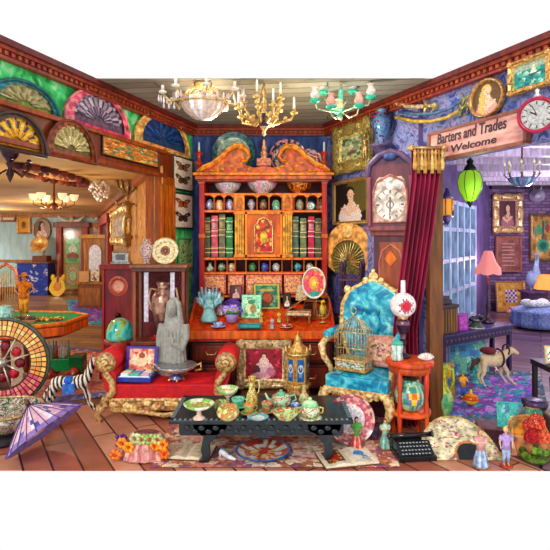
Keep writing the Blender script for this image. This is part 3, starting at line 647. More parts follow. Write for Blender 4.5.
def figurine(loc, h, label, skin='e8b898', dress='e0e0f0', top=None, hair='6a4020', arms='cross', rz=0, base='b09060', skirt=True, hat=None, group=None, cat='figurine', name='figurine', legs=None):
    t = thing(name, label, cat, loc, rz, group)
    q = .03*h; b0 = MB(); b0.lathe([(.17*h, 0), (.18*h, .015*h), (.15*h, .04*h), (0.1*h, .045*h)], base, n=18); obj('base', b0, 'gloss', t)
    bm = figure_mb(h, skin, arms); bm.v = [(x, y, z+q) for x, y, z in bm.v]; obj('body', bm, 'paper', t, remesh=h/42, solid=skin if skin else 'e8b898')
    c2 = top or dress; b = MB()
    b.lathe([(.115*h, .44*h+q), (.1*h, .6*h+q), (.125*h, .7*h+q), (.12*h, .78*h+q), (.055*h, .85*h+q)], c2, n=16, sy=.98)
    for s in (-1, 1): b.tube([(s*.11*h, 0, .79*h+q), (s*.165*h, -.01*h, .68*h+q)], [.056*h, .05*h], c2)
    obj('jacket' if not skirt else 'bodice', b, 'fabric', t)
    if skirt:
        rng = random.Random(int(h*1000)); cs = [dress, mixc(dress, 'ffffff', .3), mixc(dress, '402040', .25)]
        b = MB(); b.lathe([(.2*h, .035*h), (.21*h, .06*h), (.17*h, .25*h), (.13*h, .4*h), (.085*h, .54*h)], lambda a, z, i: cs[int(a*3.2) % 3], n=20, wob=.04); obj('skirt', b, 'fabric', t)
    else:
        for s in (-1, 1): b = MB(); b.tube([(s*.05*h, 0, .52*h+q), (s*.055*h, -.01*h, .28*h+q), (s*.06*h, .01*h, .08*h+q)], [.07*h, .056*h, .042*h], legs or dress); obj('trouser_leg', b, 'fabric', t)
    b = MB(); b.ball((0, .018*h, .948*h+q), (.07*h, .072*h, .078*h), hair, 10)
    if skirt: b.ball((0, .05*h, .88*h+q), (.06*h, .04*h, .09*h), hair, 8)
    b.v = [(x, y+.012*h, z) for x, y, z in b.v]; obj('hair', b, 'fabric', t)
    b = MB()
    for s in (-1, 1): b.ball((s*.022*h, -.058*h, .93*h+q), .009*h, '203040', 6)
    b.ball((0, -.058*h, .895*h+q), (.016*h, .006*h, .006*h), 'c03840', 6); b.ball((0, -.066*h, .915*h+q), .01*h, skin, 6); obj('face', b, 'gloss', t)
    if hat: b = MB(); b.lathe([(.12*h, .965*h+q), (.12*h, .975*h+q), (.06*h, .985*h+q), (.055*h, 1.04*h+q), (0, 1.05*h+q)], hat, n=16); obj('hat', b, 'fabric', t)
    return t
figurine(at_slope(220, 5.74), .25, 'small grey pink cat faced figurine standing behind the blue angel on the desk', 'c8a090', 'b89090', hair='a07068', base='906858')
# purple flower posy with saucer
def flowers(t, c, r, cols, n=8, seed=2, size=.03, leaf='3c7838'):
    rng = random.Random(seed)
    for k in range(n):
        a = rng.random()*6.28; q = r*math.sqrt(rng.random()); z = c[2]+r*.5*(1-(q/r)**2)+rng.random()*r*.2
        b = MB(); x, y = c[0]+q*cos(a), c[1]+q*sin(a)*.7; col = cols[k % len(cols)]
        for p in range(6): b.ball((x+size*.6*cos(p*1.05), y-.004, z+size*.6*sin(p*1.05)), (size*.45, size*.3, size*.45), col, 6, m=4)
        b.ball((x, y-size*.3, z), size*.3, 'f0c040', 6, m=4); obj('flower', b, 'leaf', t)
    b = MB()
    for k in range(9): a = k*.7; b.ball((c[0]+r*.8*cos(a), c[1]+r*.5*sin(a), c[2]-.01), (size*.9, size*.5, size*.4), leaf, 6, m=4)
    obj('leaves', b, 'leaf', t)
t = thing('flower_posy', 'posy of purple pansies in a small lilac pot, in front of the purple fan', 'flowers', at_slope(232, 5.6)); b = MB(); b.lathe([(.05, 0), (.07, .06), (.075, .1), (.06, .1)], 'a890d0', n=16); obj('pot', b, 'gloss', t); flowers(t, (0, -.03, .13), .08, ['9878e0', 'b8a0f0', '7050c0'], 7, 3, .05)
b = MB(); b.slab([(0, 0)]+[(.13*cos(R(20+k*14)), .13*sin(R(20+k*14))) for k in range(11)], 0, .008, '5a3c98', M=Matrix.Rotation(R(80), 4, 'X')); single('hand_fan', b, 'fabric', 'small purple fan standing open behind the pansy posy', 'fan', at_slope(232, 5.82)+Vector((0, 0, .02)))
def cup(loc, r, h, cols, label, saucer=True, group=None, cat='teacup', name='teacup', seed=1, rz=0, rim='e0c060'):
    rng = random.Random(seed); t = thing(name, label, cat, loc, rz, group); z0 = .008 if saucer else 0
    if saucer: b = MB(); b.lathe([(.3*r, 0), (.8*r, .002), (1.5*r, .012+.1*r), (1.45*r, .014+.1*r), (.7*r, .008), (0, .008)], lambda a, z, i: cols[i % len(cols)], n=22); obj('saucer', b, 'gloss', t)
    b = MB(); b.lathe([(.45*r, z0), (.45*r, z0+.06*h), (.75*r, z0+.3*h), (.92*r, z0+.7*h), (1.0*r, z0+h), (.93*r, z0+h), (.7*r, z0+.4*h), (0, z0+.3*h)], cols[0], n=18); obj('bowl', b, glaze(cols, 30), t)
    b = MB(); b.tube([(.85*r, 0, z0+.85*h), (1.35*r, 0, z0+.85*h), (1.4*r, 0, z0+.5*h), (.8*r, 0, z0+.35*h)], .09*r, rim, 6); obj('handle', b, 'gloss', t)
    return t
cup(at_slope(218, 5.5), .055, .05, ['e8f0ff', '4068c0', 'c8d8f0'], 'blue and white teacup on a wide saucer at the left front of the desk', rim='4068c0')
def standing_book(loc, w_, h, P, col, label, lean=-14, rz=0, th=.03, cat='book', group=None):
    t = thing('book', label, cat, loc, rz, group, rot=(R(lean), 0, rz))
    b = MB(); b.box(-w_/2, w_/2, -.004, 0, 0, h, col); b.box(-w_/2, w_/2, th, th+.004, 0, h, col); b.box(-w_/2, -w_/2+.004, 0, th, 0, h, col); b.canvas(-w_/2+.008, w_/2-.008, .008, h-.008, -.0055, P); obj('cover', b, 'paint', t)
    b = MB(); b.box(-w_/2+.005, w_/2-.005, 0, th, .004, h-.004, 'e8e0c8'); obj('pages', b, 'paper', t); return t
P = scene_paint(26, 30, ['2c6c50', '3c9068', '1c4c38', '60a878'], 40, .1, 5); P.border(.06, 'c8b050'); P.ell(.5, .42, .26, .26, '7a3020'); P.ell(.52, .44, .17, .17, 'b05830'); P.ell(.5, .75, .3, .05, 'c8b050')
standing_book(at_slope(267, 5.86), .32, .31, P, '1c4c38', 'dark green picture book with red brown medallion, standing at the back of the desk', -12, R(8))
P = scene_paint(26, 30, ['8cd8a8', 'b0ecc0', '60b080', 'd8f0d0'], 40, .1, 6); P.border(.07, 'a0f0d0'); P.ell(.4, .4, .2, .24, 'd8e8b0'); P.ell(.6, .4, .17, .2, 'a08850'); P.ell(.5, .7, .2, .1, '3c8c60')
standing_book(at_slope(251, 5.68), .23, .27, P, '50b080', 'mint green picture book standing open faced in front of the dark green book', -12, R(-6))
b = MB(); b.bx(0, 0, .025, .26, .1, .05, '0f7078'); b.bx(0, -.051, .025, .21, .006, .03, '38a0a0'); single('pencil_box', b, 'gloss', 'long flat teal box lying at the front edge of the desk', 'box', at_slope(250, 5.48)+Vector((0, 0, .01)), bevel=.006)
for i, (px, y, h, dr_, lb) in enumerate(((272, 5.48, .12, 'a8b8d8', 'tiny pale blue lady figurine at the desk front, right of the teal box'), (261, 5.6, .13, 'd8b040', 'tiny gold dancer figurine in front of the green books'), (279, 5.6, .12, 'e0c050', 'tiny yellow figurine by the corner of the dark green book'))):
    figurine(at_slope(px, y), h, lb, dress=dr_, base='b8a040')
cup(at_slope(286, 5.49), .05, .035, ['f0e8e0', 'c04848'], 'small white dish like cup with red roses at the front of the desk', rim='c09030')
picture('cameo_frame', at_slope(287, 5.88)+Vector((0, 0, .1)), .1, .17, 0, portrait(16, 26, '14100c', dress='f0e8e0'), 'small black cameo of a white figure standing at the back of the desk', 'photo frame', '3c2010', fw=.012, d=.014, kind='wood', knobs=False, lean=R(-8))
# miniature grand piano music box
t = thing('music_box', 'golden miniature grand piano with its lid raised, on the desk', 'music box', at_slope(299, 5.6), R(-8))
body = [(-.14, -.08), (.14, -.08), (.14, .06), (.1, .1), (.02, .09), (-.04, .13), (-.12, .13), (-.14, .08)]
b = MB(); b.slab(body, .09, .14, 'b07838'); obj('case', b, 'gold', t, .005)
b = MB(); b.slab([(-.14, -.11), (.14, -.11), (.14, -.08), (-.14, -.08)], .09, .105, 'c89050'); b.box(-.12, .12, -.108, -.082, .105, .112, 'f8f0e0'); obj('keyboard', b, 'gold', t)
b = MB(); b.slab(body, 0, .008, 'a06828', M=Matrix.Translation((-.0, 0, .15)) @ Matrix.Rotation(R(-36), 4, 'Y') @ Matrix.Translation((.0, 0, .06))); obj('lid', b, 'gold', t)
for x, y in ((-.12, -.06), (.12, -.06), (-.05, .1)): b = MB(); b.lathe([(.012, 0), (.008, .03), (.014, .06), (.016, .09)], 'c89840', x, y, 0, 10); obj('leg', b, 'gold', t)
b = MB(); b.lathe([(.06, 0), (.07, .03), (.05, .06)], '503018', n=14); b.tube([(-.06, 0, .05), (-.04, 0, .12), (.04, 0, .12), (.06, 0, .05)], .007, '805028', 6); single('wicker_basket', b, 'fabric', 'small dark basket behind the golden piano', 'basket', at_slope(309, 5.86))
# parrot on a swing ring
t = thing('parrot_ornament', 'yellow and teal parrot ornament on a wire swing at the right of the desk', 'parrot', at_slope(323, 5.6)); b = MB(); b.ball((0, 0, .15), (.035, .04, .07), 'f0c020', 10); b.ball((0, -.01, .225), (.028, .03, .03), 'f0c020', 10)
b.tube([(0, .02, .12), (0, .05, .06), (0, .06, .02)], [.03, .02, .01], 'f0c020'); obj('body', b, 'leaf', t, remesh=.006, solid='e8bc20')
for s in (-1, 1): b = MB(); b.ball((s*.03, .01, .13), (.012, .03, .06), '18a0a0', 8); obj('wing', b, 'leaf', t)
b = MB(); b.tube([(0, -.035, .225), (0, -.055, .215), (0, -.052, .2)], [.012, .008, .003], '302820', 6); obj('beak', b, 'gloss', t)
b = MB(); b.tube([(.08*cos(a*PI/10), 0, .19+.15*sin(a*PI/10)) for a in range(20)], .004, 'd0a040', 5, closed=True); b.tube([(-.075, 0, .08), (.075, 0, .08)], .005, 'd0a040', 5); b.lathe([(.05, 0), (.05, .01), (.008, .015), (.006, .05)], 'd0a040', n=12); obj('swing', b, 'gold', t)

# ================================================================ against the desk: gilt picture, lantern clock
P = Paint(40, 46, 'a01830'); P.specks(50, ['c83048', '801020', 'e05068', '601018'], .02, .07)
P.ell(.5, .3, .26, .28, 'e0b8c0'); P.ell(.5, .55, .13, .16, 'f0d0c8'); P.ell(.5, .75, .08, .1, '3c1c18'); P.ell(.5, .72, .055, .08, 'f0c8b0'); P.ell(.3, .3, .1, .16, '60283c'); P.ell(.68, .25, .12, .14, 'c87890'); P.ell(.42, .15, .2, .1, 'd8a0b0')
YP = 5.28; kk = YP/FP
picture('painting', Vector(((264-275)*kk, YP, HC-(365.5-HOR)*kk+.02)), 54*kk, 47*kk, 0, P, 'gilt framed red painting of a seated lady in pink, leaning against the desk', 'painting', 'b08c50', 'f0d890', fw=.095, d=.05, kind='carve', lean=R(-4))
b = MB(); b.box(-.24, .24, -.14, .1, 0, .13, '5a3420'); single('crate', b, 'wood', 'low brown crate under the red painting, mostly behind the black table', 'crate', (-.116, 5.24, 0), bevel=.005)
t = thing('lantern_clock', 'golden six sided pagoda clock with a blue dial, standing right of the red painting', 'clock', ((298-275)*.0100, 5.0, 0), R(12))
hx = lambda r, o=0: [(r*cos(PI/3*k+o), r*sin(PI/3*k+o)) for k in range(6)]
def hexring(b, r0, z0, r1, z1, col): b.lathe([(r0, z0), (r1, z1)], col, n=6)
b = MB(); hexring(b, .15, 0, .15, .04, 'c88828'); hexring(b, .13, .04, .11, .24, 'e0a840'); hexring(b, .14, .24, .14, .27, 'f0c050'); obj('base', b, 'gold', t, .004)
b = MB(); hexring(b, .115, .27, .115, .56, 'd89838'); obj('case', b, 'gold', t, .004)
b = MB(); hexring(b, .14, .56, .14, .58, 'f0c050'); b.lathe([(.135, .58), (.09, .63), (.05, .66), (.035, .7), (.045, .72), (.01, .76), (0, .8)], 'e8a838', n=6)
obj('roof', b, 'gold', t)
for k in range(6): b = MB(); b.lathe([(.012, 0), (.016, .02), (.006, .05), (0, .08)], 'f8d060', .125*cos(PI/3*k), .125*sin(PI/3*k), .58, 8); obj('finial', b, 'gold', t)
for k in range(3):
    b = MB(); a = PI/3*k-PI/6-PI/3*1-PI/3; M = Matrix.Rotation(PI/3*(k-1), 4, 'Z')
    P = Paint(18, 34, '3870b8'); P.border(.12, 'e0b050', .5); P.ell(.5, .55, .33, .18, 'd8e8f0'); P.ell(.5, .55, .2, .11, '3060a0'); P.ell(.5, .3, .2, .08, '80b0e0'); P.line(.5, .55, .5, .65, .03, 'f0e0a0')
    M2 = M @ Matrix.Rotation(0, 4, 'Z'); b.canvas(-.045, .045, .29, .54, -.103, P, M2); obj('dial_panel' if k == 1 else 'glass_panel', b, 'gloss', t)

# ================================================================ glass display cabinet
t = thing('display_cabinet', 'dark wood glass display cabinet with white edges left of the bookcase', 'cabinet', (-1.215, 5.36, 0))
w2, d2, hh = .27, .14, 1.43; b = MB(); b.box(-w2, w2, -d2, d2, 0, .62, '4a1c18'); b.box(-w2-.02, w2+.02, -d2-.02, d2, .6, .64, '7a3c2c'); obj('base', b, 'wood', t, .005)
b = MB(); b.box(-w2, w2, d2-.015, d2, .64, hh-.05, '6c1c24'); obj('back_panel', b, 'fabric', t)
for x in (-w2, w2-.03):
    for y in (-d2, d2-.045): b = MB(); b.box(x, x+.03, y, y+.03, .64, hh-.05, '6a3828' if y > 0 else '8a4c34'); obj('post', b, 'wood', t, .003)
b = MB(); b.box(-w2-.01, w2+.01, -d2-.01, d2, hh-.06, hh-.02, '5c3022'); b.box(-w2-.03, w2+.03, -d2-.03, d2, hh-.02, hh+.01, '8a5840'); obj('cornice', b, 'wood', t, .004)
for x in (-.16, .115): b = MB(); b.box(x, x+.045, -d2+.03, -d2+.036, .84, 1.36, 'e8e4f4'); obj('mirror_strip', b, 'gloss', t)
b = MB(); b.box(-w2+.03, w2-.03, -d2+.004, -d2+.009, .65, hh-.07, 'ffffff'); obj('glass_door', b, 'glass', t)
vase('trophy_urn', (-1.2, 5.38, .67), .58, .13, ['b88878', 'd8a890', '90605c', 'e8c0a0'], 'tall pinkish brown lidded urn inside the glass display cabinet', 'urn', 'urn', 5, 'metal', handles=2)
b = MB(); b.box(-.12, .12, -.08, .08, 0, .02, 'c02028'); single('velvet_pad', b, 'fabric', 'red velvet pad under the urn in the display cabinet', 'pad', (-1.2, 5.38, .645), bevel=.004)
zt = hh+.012
vase('porcelain_vase', (-1.375, 5.36, zt), .27, .075, ['e8d0c0', 'b05848', 'f0e8e0', '885048'], 'cream and red vase on the display cabinet, left of the round plate', 'urn', seed=8)
P_ = ['703828', ['a86848', '885038'], 'f0e0b0', 'e8d8a0', ['f0e4b8', 'c8a060'], 'f4e8c0', ['d8b870', 'f0e4b8']]
stand_plate('pierced_plate', (-1.175, 5.36, zt), .143, P_, 'round cream pierced plate with a brown animal in the centre, on the display cabinet', -8, rng_seed=4)
P = flora(24, 34, 'a8d080', ['3c8c50', '6c4838', '286840', 'e0e0a0'], 30, 12)
picture('botanical_print', hang(LW, 177, 236, 191, 270, .01)[0], .34, .36, LW.rz, P, 'green botanical print hanging below the butterfly cases', 'picture', '60a060', fw=.015, d=.02, kind='paint', knobs=False)

# ================================================================ statue of a veiled girl
t = thing('stone_statue', 'grey stone statue of a veiled girl standing behind the red settee', 'statue', ((174-275)*.0101, 5.03, .335), R(-6)); t.scale = (.84, .9, 1.04)
b = MB(); c = 'b0b0a8'; s = 1
b.lathe([(.13, 0), (.135, .06), (.12, .16), (.105, .26), (.11, .36), (.13, .45), (.11, .53), (.05, .585)], c, n=20, sy=.72)
b.ball((-.01, -.03, .65), (.062, .075, .088), c, 16); b.lathe([(.045, .5), (.045, .64)], c, n=12)
for q in (-1, 1):
    b.tube([(q*.145, 0, .5), (q*.165, -.02, .38), (q*.13, -.07, .27), (q*.05, -.12, .33)] if q > 0 else [(q*.14, 0, .5), (q*.175, -.01, .36), (q*.165, -.04, .2), (q*.15, -.08, .1)], [.045, .04, .034, .026], c, 10)
    b.ball((.03, -.13, .35) if q > 0 else (-.145, -.1, .07), (.028, .022, .04), c, 8)
for k in range(9):
    a = R(190+k*20); b.tube([(.135*cos(a), .1*sin(a), .5-.01*k), (.13*cos(a+.1), .105*sin(a+.1), .3), (.16*cos(a), .12*sin(a), .02)], [.012, .02, .026], c, 6)
obj('body', b, 'stone', t, remesh=.009, solid='9c9c94')
b = MB()
for k in range(13):
    a = R(-22+k*18.7); x, y = .064*cos(a), .066*sin(a)+.01
    b.tube([(x*.3, y*.3, .745), (x, y, .7), (x*1.25, y*1.1, .58), (x*1.75, y*1.1+.01, .42), (x*1.7, y*1.1+.02, .28)], [.02, .022, .026, .024, .014], c, 8)
b.v = [v for v in b.v]; obj('veil', b, 'stone', t, remesh=.009, solid='a8a8a0')
b = MB(); b.ball((-.032, -.096, .66), (.011, .004, .006), '7c7c74', 6); b.ball((.012, -.1, .66), (.011, .004, .006), '7c7c74', 6); b.ball((-.01, -.108, .642), (.009, .012, .016), 'b0b0a6', 6); b.ball((-.01, -.098, .612), (.016, .006, .006), '88887e', 6); obj('face', b, 'stone', t)

# ================================================================ red settee with gilt frame
t = thing('settee', 'red velvet settee with two rolled arms and a carved gilt frame', 'settee', (-1.035, 4.93, 0)); hw = .6
RV = 'c81420'
b = MB(); b.box(-hw+.1, hw-.1, -.21, .24, .19, .335, RV); b.ball((0, 0, .325), (hw-.12, .22, .035), 'd81c28', 20); obj('seat', b, 'velvet', t, .035)
b = MB(); b.box(-hw+.08, hw-.08, -.235, -.2, .1, .2, 'b07830')
for k in range(16): x = -hw+.12+k*(2*hw-.24)/15; b.ball((x, -.24, .15+.025*sin(k*1.7)), (.045, .02, .034), ['d8a848', 'b87c30', 'e8c470'][k % 3], 8)
b.tube([(-hw+.08, -.24, .2), (0, -.245, .205), (hw-.08, -.24, .2)], .016, 'e0b050', 6); b.tube([(-hw+.1, -.24, .11), (-.2, -.25, .09), (0, -.25, .06), (.2, -.25, .09), (hw-.1, -.24, .11)], .022, 'd0a040', 6); obj('front_rail', b, 'carve', t)
for s in (-1, 1):
    b = MB(); prof = [(s*(hw-.14), .25), (s*(hw-.13), .42), (s*(hw-.04), .56), (s*(hw+.0), .6), (s*(hw+.04), .56), (s*(hw+.0), .4), (s*(hw-.04), .25)]
    if s > 0: prof = prof[::-1]
    b.prism(prof, -.2, .24, RV); b.tube([(s*(hw-.03), -.2, .54), (s*(hw-.03), .24, .54)], .105, 'd81820', 16); obj('arm', b, 'velvet', t)
    b = MB(); b.lathe([(0.0, .03), (.03, .03), (.04, .015), (.075, .02), (.1, .0)], lambda a, z, i: ['e0b050', '8a5420', 'c89840', 'a06c28'][i % 4], M=Matrix.Translation((s*(hw-.03), -.2, .54)) @ Matrix.Rotation(R(90), 4, 'X'), n=18, cap=False)
    b.tube([(s*(hw-.03), -.215, .45), (s*(hw-.1), -.22, .36), (s*(hw-.11), -.22, .27), (s*(hw-.04), -.225, .2), (s*(hw-.0), -.23, .12)], [.028, .034, .036, .04, .03], 'c08c38', 8); obj('arm_front', b, 'carve', t)
    b = MB(); b.tube([(s*(hw-.05), -.22, .16), (s*(hw+.02), -.235, .1), (s*(hw+.03), -.25, .05), (s*(hw-.01), -.255, .0)], [.04, .035, .025, .03], 'c08c38', 8); obj('leg', b, 'carve', t)
    b = MB(); b.tube([(s*(hw-.08), .2, .2), (s*(hw-.06), .22, .1), (s*(hw-.05), .21, .0)], [.035, .03, .02], '8a5c28', 8); obj('leg', b, 'carve', t)
ZS = .352
# open blue box with portrait lid
t = thing('jewellery_box', 'open blue box with a pink portrait inside its lid, on the red settee', 'box', ((137-275)*.0096, 4.83, ZS+.004), R(-4))
b = MB(); b.box(-.16, .16, -.11, .09, 0, .05, '2038a0'); b.box(-.145, .145, -.1, .08, .045, .055, '90c8d8'); obj('tray', b, 'gloss', t, .004)
for k in range(9): b = MB(); b.bx(-.1+.1*(k % 3), -.065+.06*(k//3), .063, .075, .045, .03, ['e8f0f0', '70b8a8', 'd8a8c0', 'f0e0b0', '6890c8'][k % 5]); obj('compartment', b, 'paper', t, .004)
b = MB(); P = scene_paint(30, 24, ['e88878', 'f0a890', 'd05848', 'f4c8a8'], 40, .1, 7); P.border(.09, '4c3c98'); P.ell(.5, .5, .2, .3, 'f0d0a8'); P.ell(.5, .65, .1, .13, 'a85030'); P.ell(.25, .5, .07, .2, 'f4e0c0'); P.ell(.75, .5, .07, .2, 'f4e0c0')
b.box(-.16, .16, 0, .02, 0, .25, '382c80'); b.canvas(-.155, .155, .005, .245, -.001, P)
o = obj('lid', b, 'gloss', t); o.location = (0, .085, .045); o.rotation_euler = (R(-12), 0, 0)
# footed silver-blue bowl in front of the statue
t = thing('footed_bowl', 'wide blue and silver footed bowl with gold handles on the red settee', 'bowl', ((176-275)*.0096, 4.82, ZS+.012))
b = MB(); b.lathe([(.07, 0), (.075, .01), (.03, .03), (.035, .05), (.1, .07), (.17, .1), (.2, .135), (.19, .137), (.1, .12), (0, .115)], lambda a, z, i: ['9098b0', '6870a8', '4858a0', 'b0b8c8', 'c8c8c0'][min(i, 4)] if i < 6 else ['b8b0a0', '8890a8'][int(a*5) % 2], n=26); obj('body', b, 'metal', t)
for s in (-1, 1): b = MB(); b.tube([(s*.18, 0, .12), (s*.235, 0, .15), (s*.24, 0, .09), (s*.18, 0, .08)], .012, 'd0a040', 6); obj('handle', b, 'gold', t)
b = MB()
for k in range(5): a = k*1.26; b.tube([(.02*cos(a), .02*sin(a), .02), (.08*cos(a), .08*sin(a)-.02, .0)], .01, 'e0b048', 5)
obj('foot', b, 'gold', t)

# ================================================================ red cabinet clock and globe
t = thing('longcase_cabinet', 'dark red cabinet clock with a glowing pink round dial, beside the glass globe', 'clock', (-1.9, 6.2, 0), R(-4))
b = MB(); b.box(-.2, .2, -.11, .11, 0, 1.36, '7c141c'); b.box(-.23, .23, -.14, .12, 1.34, 1.4, '9c2424'); b.box(-.23, .23, -.14, .12, 0, .1, '701018')
b.box(-.2, -.17, -.13, -.1, .1, 1.34, 'a83028'); b.box(.17, .2, -.13, -.1, .1, 1.34, 'a83028'); obj('case', b, 'wood', t, .006)
b = MB(); b.lathe([(0, .0), (.07, .0), (.075, .012), (.11, .012), (.12, 0)], lambda a, z, i: ['f8b8a0', 'e07060', 'c04838', 'f0a080'][i % 4], M=Matrix.Translation((.0, -.115, 1.14)) @ Matrix.Rotation(R(90), 4, 'X'), n=24, cap=False); obj('dial', b, 'gloss', t)
b = MB(); b.ball((0, -.13, .78), (.03, .02, .04), '2c1010', 8); b.bx(0, -.12, .7, .16, .02, .05, 'e0d8d0'); obj('bell', b, 'metal', t)
b = MB(); b.box(-.12, .12, -.06, .06, 0, .03, 'a8a8a8'); b.box(-.1, .1, -.05, .05, .03, .14, 'c0c0bc'); b.add([(-.11, -.06, .14), (.11, -.06, .14), (.11, .06, .14), (-.11, .06, .14), (-.05, 0, .2), (.05, 0, .2)], [(0, 1, 5, 4), (1, 2, 5), (2, 3, 4, 5), (3, 0, 4)], 'd0d0cc')
b.box(-.06, .06, -.056, -.05, .05, .12, '707478'); single('silver_casket', b, 'metal', 'small silver grey casket on top of the red cabinet clock', 'casket', (-1.9, 6.19, 1.402), bevel=.004)
t = thing('globe_dome', 'glossy green and blue glass dome globe on a dark round stand', 'globe', (-1.675, 5.42, 0)); t.scale = (.9, .9, 1.1)
b = MB(); b.lathe([(.19, .52), (.2, .54), (.2, .56), (.16, .57)], '8a2420', n=24); b.lathe([(.18, .44), (.18, .52)], '5c1418', n=24)
obj('stand_top', b, 'wood', t)
for k in range(3): b = MB(); a = k*2.09+.5; b.tube([(.15*cos(a), .15*sin(a), .46), (.13*cos(a), .13*sin(a), .2), (.18*cos(a), .18*sin(a), 0)], [.02, .014, .022], '4a1014', 8); obj('leg', b, 'wood', t)
rg = random.Random(3); b = MB(); b.lathe([(.165, .57), (.17, .6), (.165, .65), (.14, .71), (.1, .75), (.05, .775), (0, .78)], lambda a, z, i: ['28b0a0', '80d060', 'b08848', '2c90d0', '38c898', '60e0e0'][int((sin(a*2.3+z*20)+1)*2.9) % 6], n=26); obj('globe', b, ramp_mat('map_glass', 'noise', 7, [(.3, '1c6c98'), (.42, '20a8a0'), (.5, '60d8c8'), (.56, '88b850'), (.64, 'a87840'), (.7, '2c9858')], .12, distort=.8, bump=0), t)
# ================================================================ green wall: fans, panels and butterfly cases
def fan_case(px0, py0, px1, py1, wl, rim, rim2, inner_c, label, off=.0, tilt=0, fan_cols=None, seed=1, z=None, name='framed_fan'):
    loc, w_, h, rz = hang(wl, px0, py0, px1, py1, off); h *= .88
    t = thing(name, label, 'fan', loc, 0, rot=(0, tilt, rz))
    def arc(r, e=1): return [(r*w_/2*cos(R(a)), r*h*sin(R(a))-h/2*.92+(1-r)*h*.35) for a in range(-6, 187, 8)]
    b = MB(); A = arc(1.0); B_ = arc(.78); n = len(A)
    vs = [(x, -.03, z) for x, z in A]+[(x, -.045, z) for x, z in B_]+[(x, 0, z) for x, z in A]; fs = []
    for i in range(n): j = (i+1) % n; fs += [(i, j, j+n, i+n), (i, i+2*n, j+2*n, j)]
    b.add(vs, fs, [H(rim if k % 4 < 2 else rim2) for k in range(len(fs))]); b.tube([(x, -.035, z) for x, z in A], .014, rim2, 6, closed=True); obj('frame', b, 'satin', t)
    b = MB(); b.prism(arc(.95), -.012, 0, inner_c); obj('backing', b, 'fabric', t)
    fc = fan_cols or ['d8c8a0', 'a07858']; c0 = (0, -h*.3); m = 22; b = MB()
    for k in range(m):
        a0, a1 = R(6+k*168/m), R(6+(k+1)*168/m); r0, r1 = .16, .84
        def q(r, a): return (c0[0]+r*w_/2*.86*cos(a), c0[1]+r*h*.82*sin(a))
        for ri, (ra, rb) in enumerate(((.2, .5), (.5, .78), (.78, .9))):
            p = [q(ra, a0), q(rb, a0), q(rb, a1), q(ra, a1)]; yo = (-.02, -.028) if k % 2 else (-.028, -.02)
            b.add([(p[0][0], yo[0], p[0][1]), (p[1][0], yo[0], p[1][1]), (p[2][0], yo[1], p[2][1]), (p[3][0], yo[1], p[3][1])], [(0, 3, 2, 1)], fc[(k+ri*seed) % len(fc)])
    obj('fan', b, 'paint', t); return t
fan_case(-14, 82, 56, 112, LW, '1c8088', '1c5c68', '8c9848', 'teal framed fan on the green wall above the hall opening', seed=2, fan_cols=['b8a868', '8ca080', '887040', 'c0b890'])
fan_case(62, 91, 127, 132, LW, 'e05078', 'f08c8c', '705468', 'pink framed fan with a grey lace centre on the green wall', seed=1, fan_cols=['6c5878', 'a898a8', '504060', 'd8c0c8'])
fan_case(132, 114, 187, 151, LW, 'e8a058', 'f0c880', '284878', 'orange framed fan with a deep blue leaf on the green wall by the corner', seed=1, fan_cols=['1c4088', '30609c', '142c60'])
fan_case(-22, 113, 40, 152, LW, '502c1c', '38241c', 'c88820', 'golden fan under a dark arch, first in the timber header', .032, seed=3, fan_cols=['f0b030', '404048', 'e09020', 'f8d060'])
fan_case(40, 121, 90, 160, LW, 'a04c24', '6c2c18', '7c6840', 'cream feather fan in a wooden arch, second in the timber header', .032, seed=1, fan_cols=['e8d8a0', 'a89858', 'c8b878', '887848'])
loc, w_, h, rz = hang(LW, 97, 138, 156, 168, .034)
P = scene_paint(90, 16, ['d0803c', 'e8a050', '6c8844', 'a84828', 'f0c878', '508060'], 130, .06, 3); picture('landscape_panel', loc, w_*.97, .2, rz, P, 'long orange landscape panel in a dark frame in the timber header, beside the cream fan', 'picture', '2c180f', fw=.018, d=.02, kind='wood', knobs=False)
for i, (y0, y1, lb) in enumerate(((157, 191, 'upper framed case with two brown butterflies, left of the bookcase'), (193, 229, 'lower framed case with two brown butterflies, left of the bookcase'))):
    loc, w_, h, rz = hang(LW, 171, y0, 192, y1, .005)
    P = Paint(26, 40, 'fff0dc')
    for q, cy in enumerate((.72, .3)):
        for s in (-1, 1): P.ell(.5+s*.2, cy+.07, .2, .07, ['7c5430', '4c3c24', 'a04c2c', '2c2418'][i*2+q], s*.35); P.ell(.5+s*.13, cy-.06, .13, .07, ['a06c3c', '6c5430', 'c86c3c', '4c3c24'][i*2+q]); P.ell(.5+s*.22, cy+.07, .06, .025, 'e0b080')
        P.ell(.5, cy, .035, .1, '20180c')
    picture('butterfly_case', loc, w_*.98, h, rz, P, lb, 'butterfly case', '14201c', fw=.022, d=.03, kind='wood', knobs=False)
# ================================================================ hanging lights in the shop
def chain(t, x, y, z0, z1, r=.006, col='c8a050', kind='gold'):
    b = MB(); n = max(2, int((z1-z0)/.025))
    for k in range(n): z = z0+(z1-z0)*(k+.5)/n; b.bx(x, y, z, r*(2.2 if k % 2 else 1), r*(1 if k % 2 else 2.2), (z1-z0)/n, col)
    obj('chain', b, kind, t)
Yc = 4.66; kc = Yc/FP
def cz(py): return HC-(py-HOR)*kc
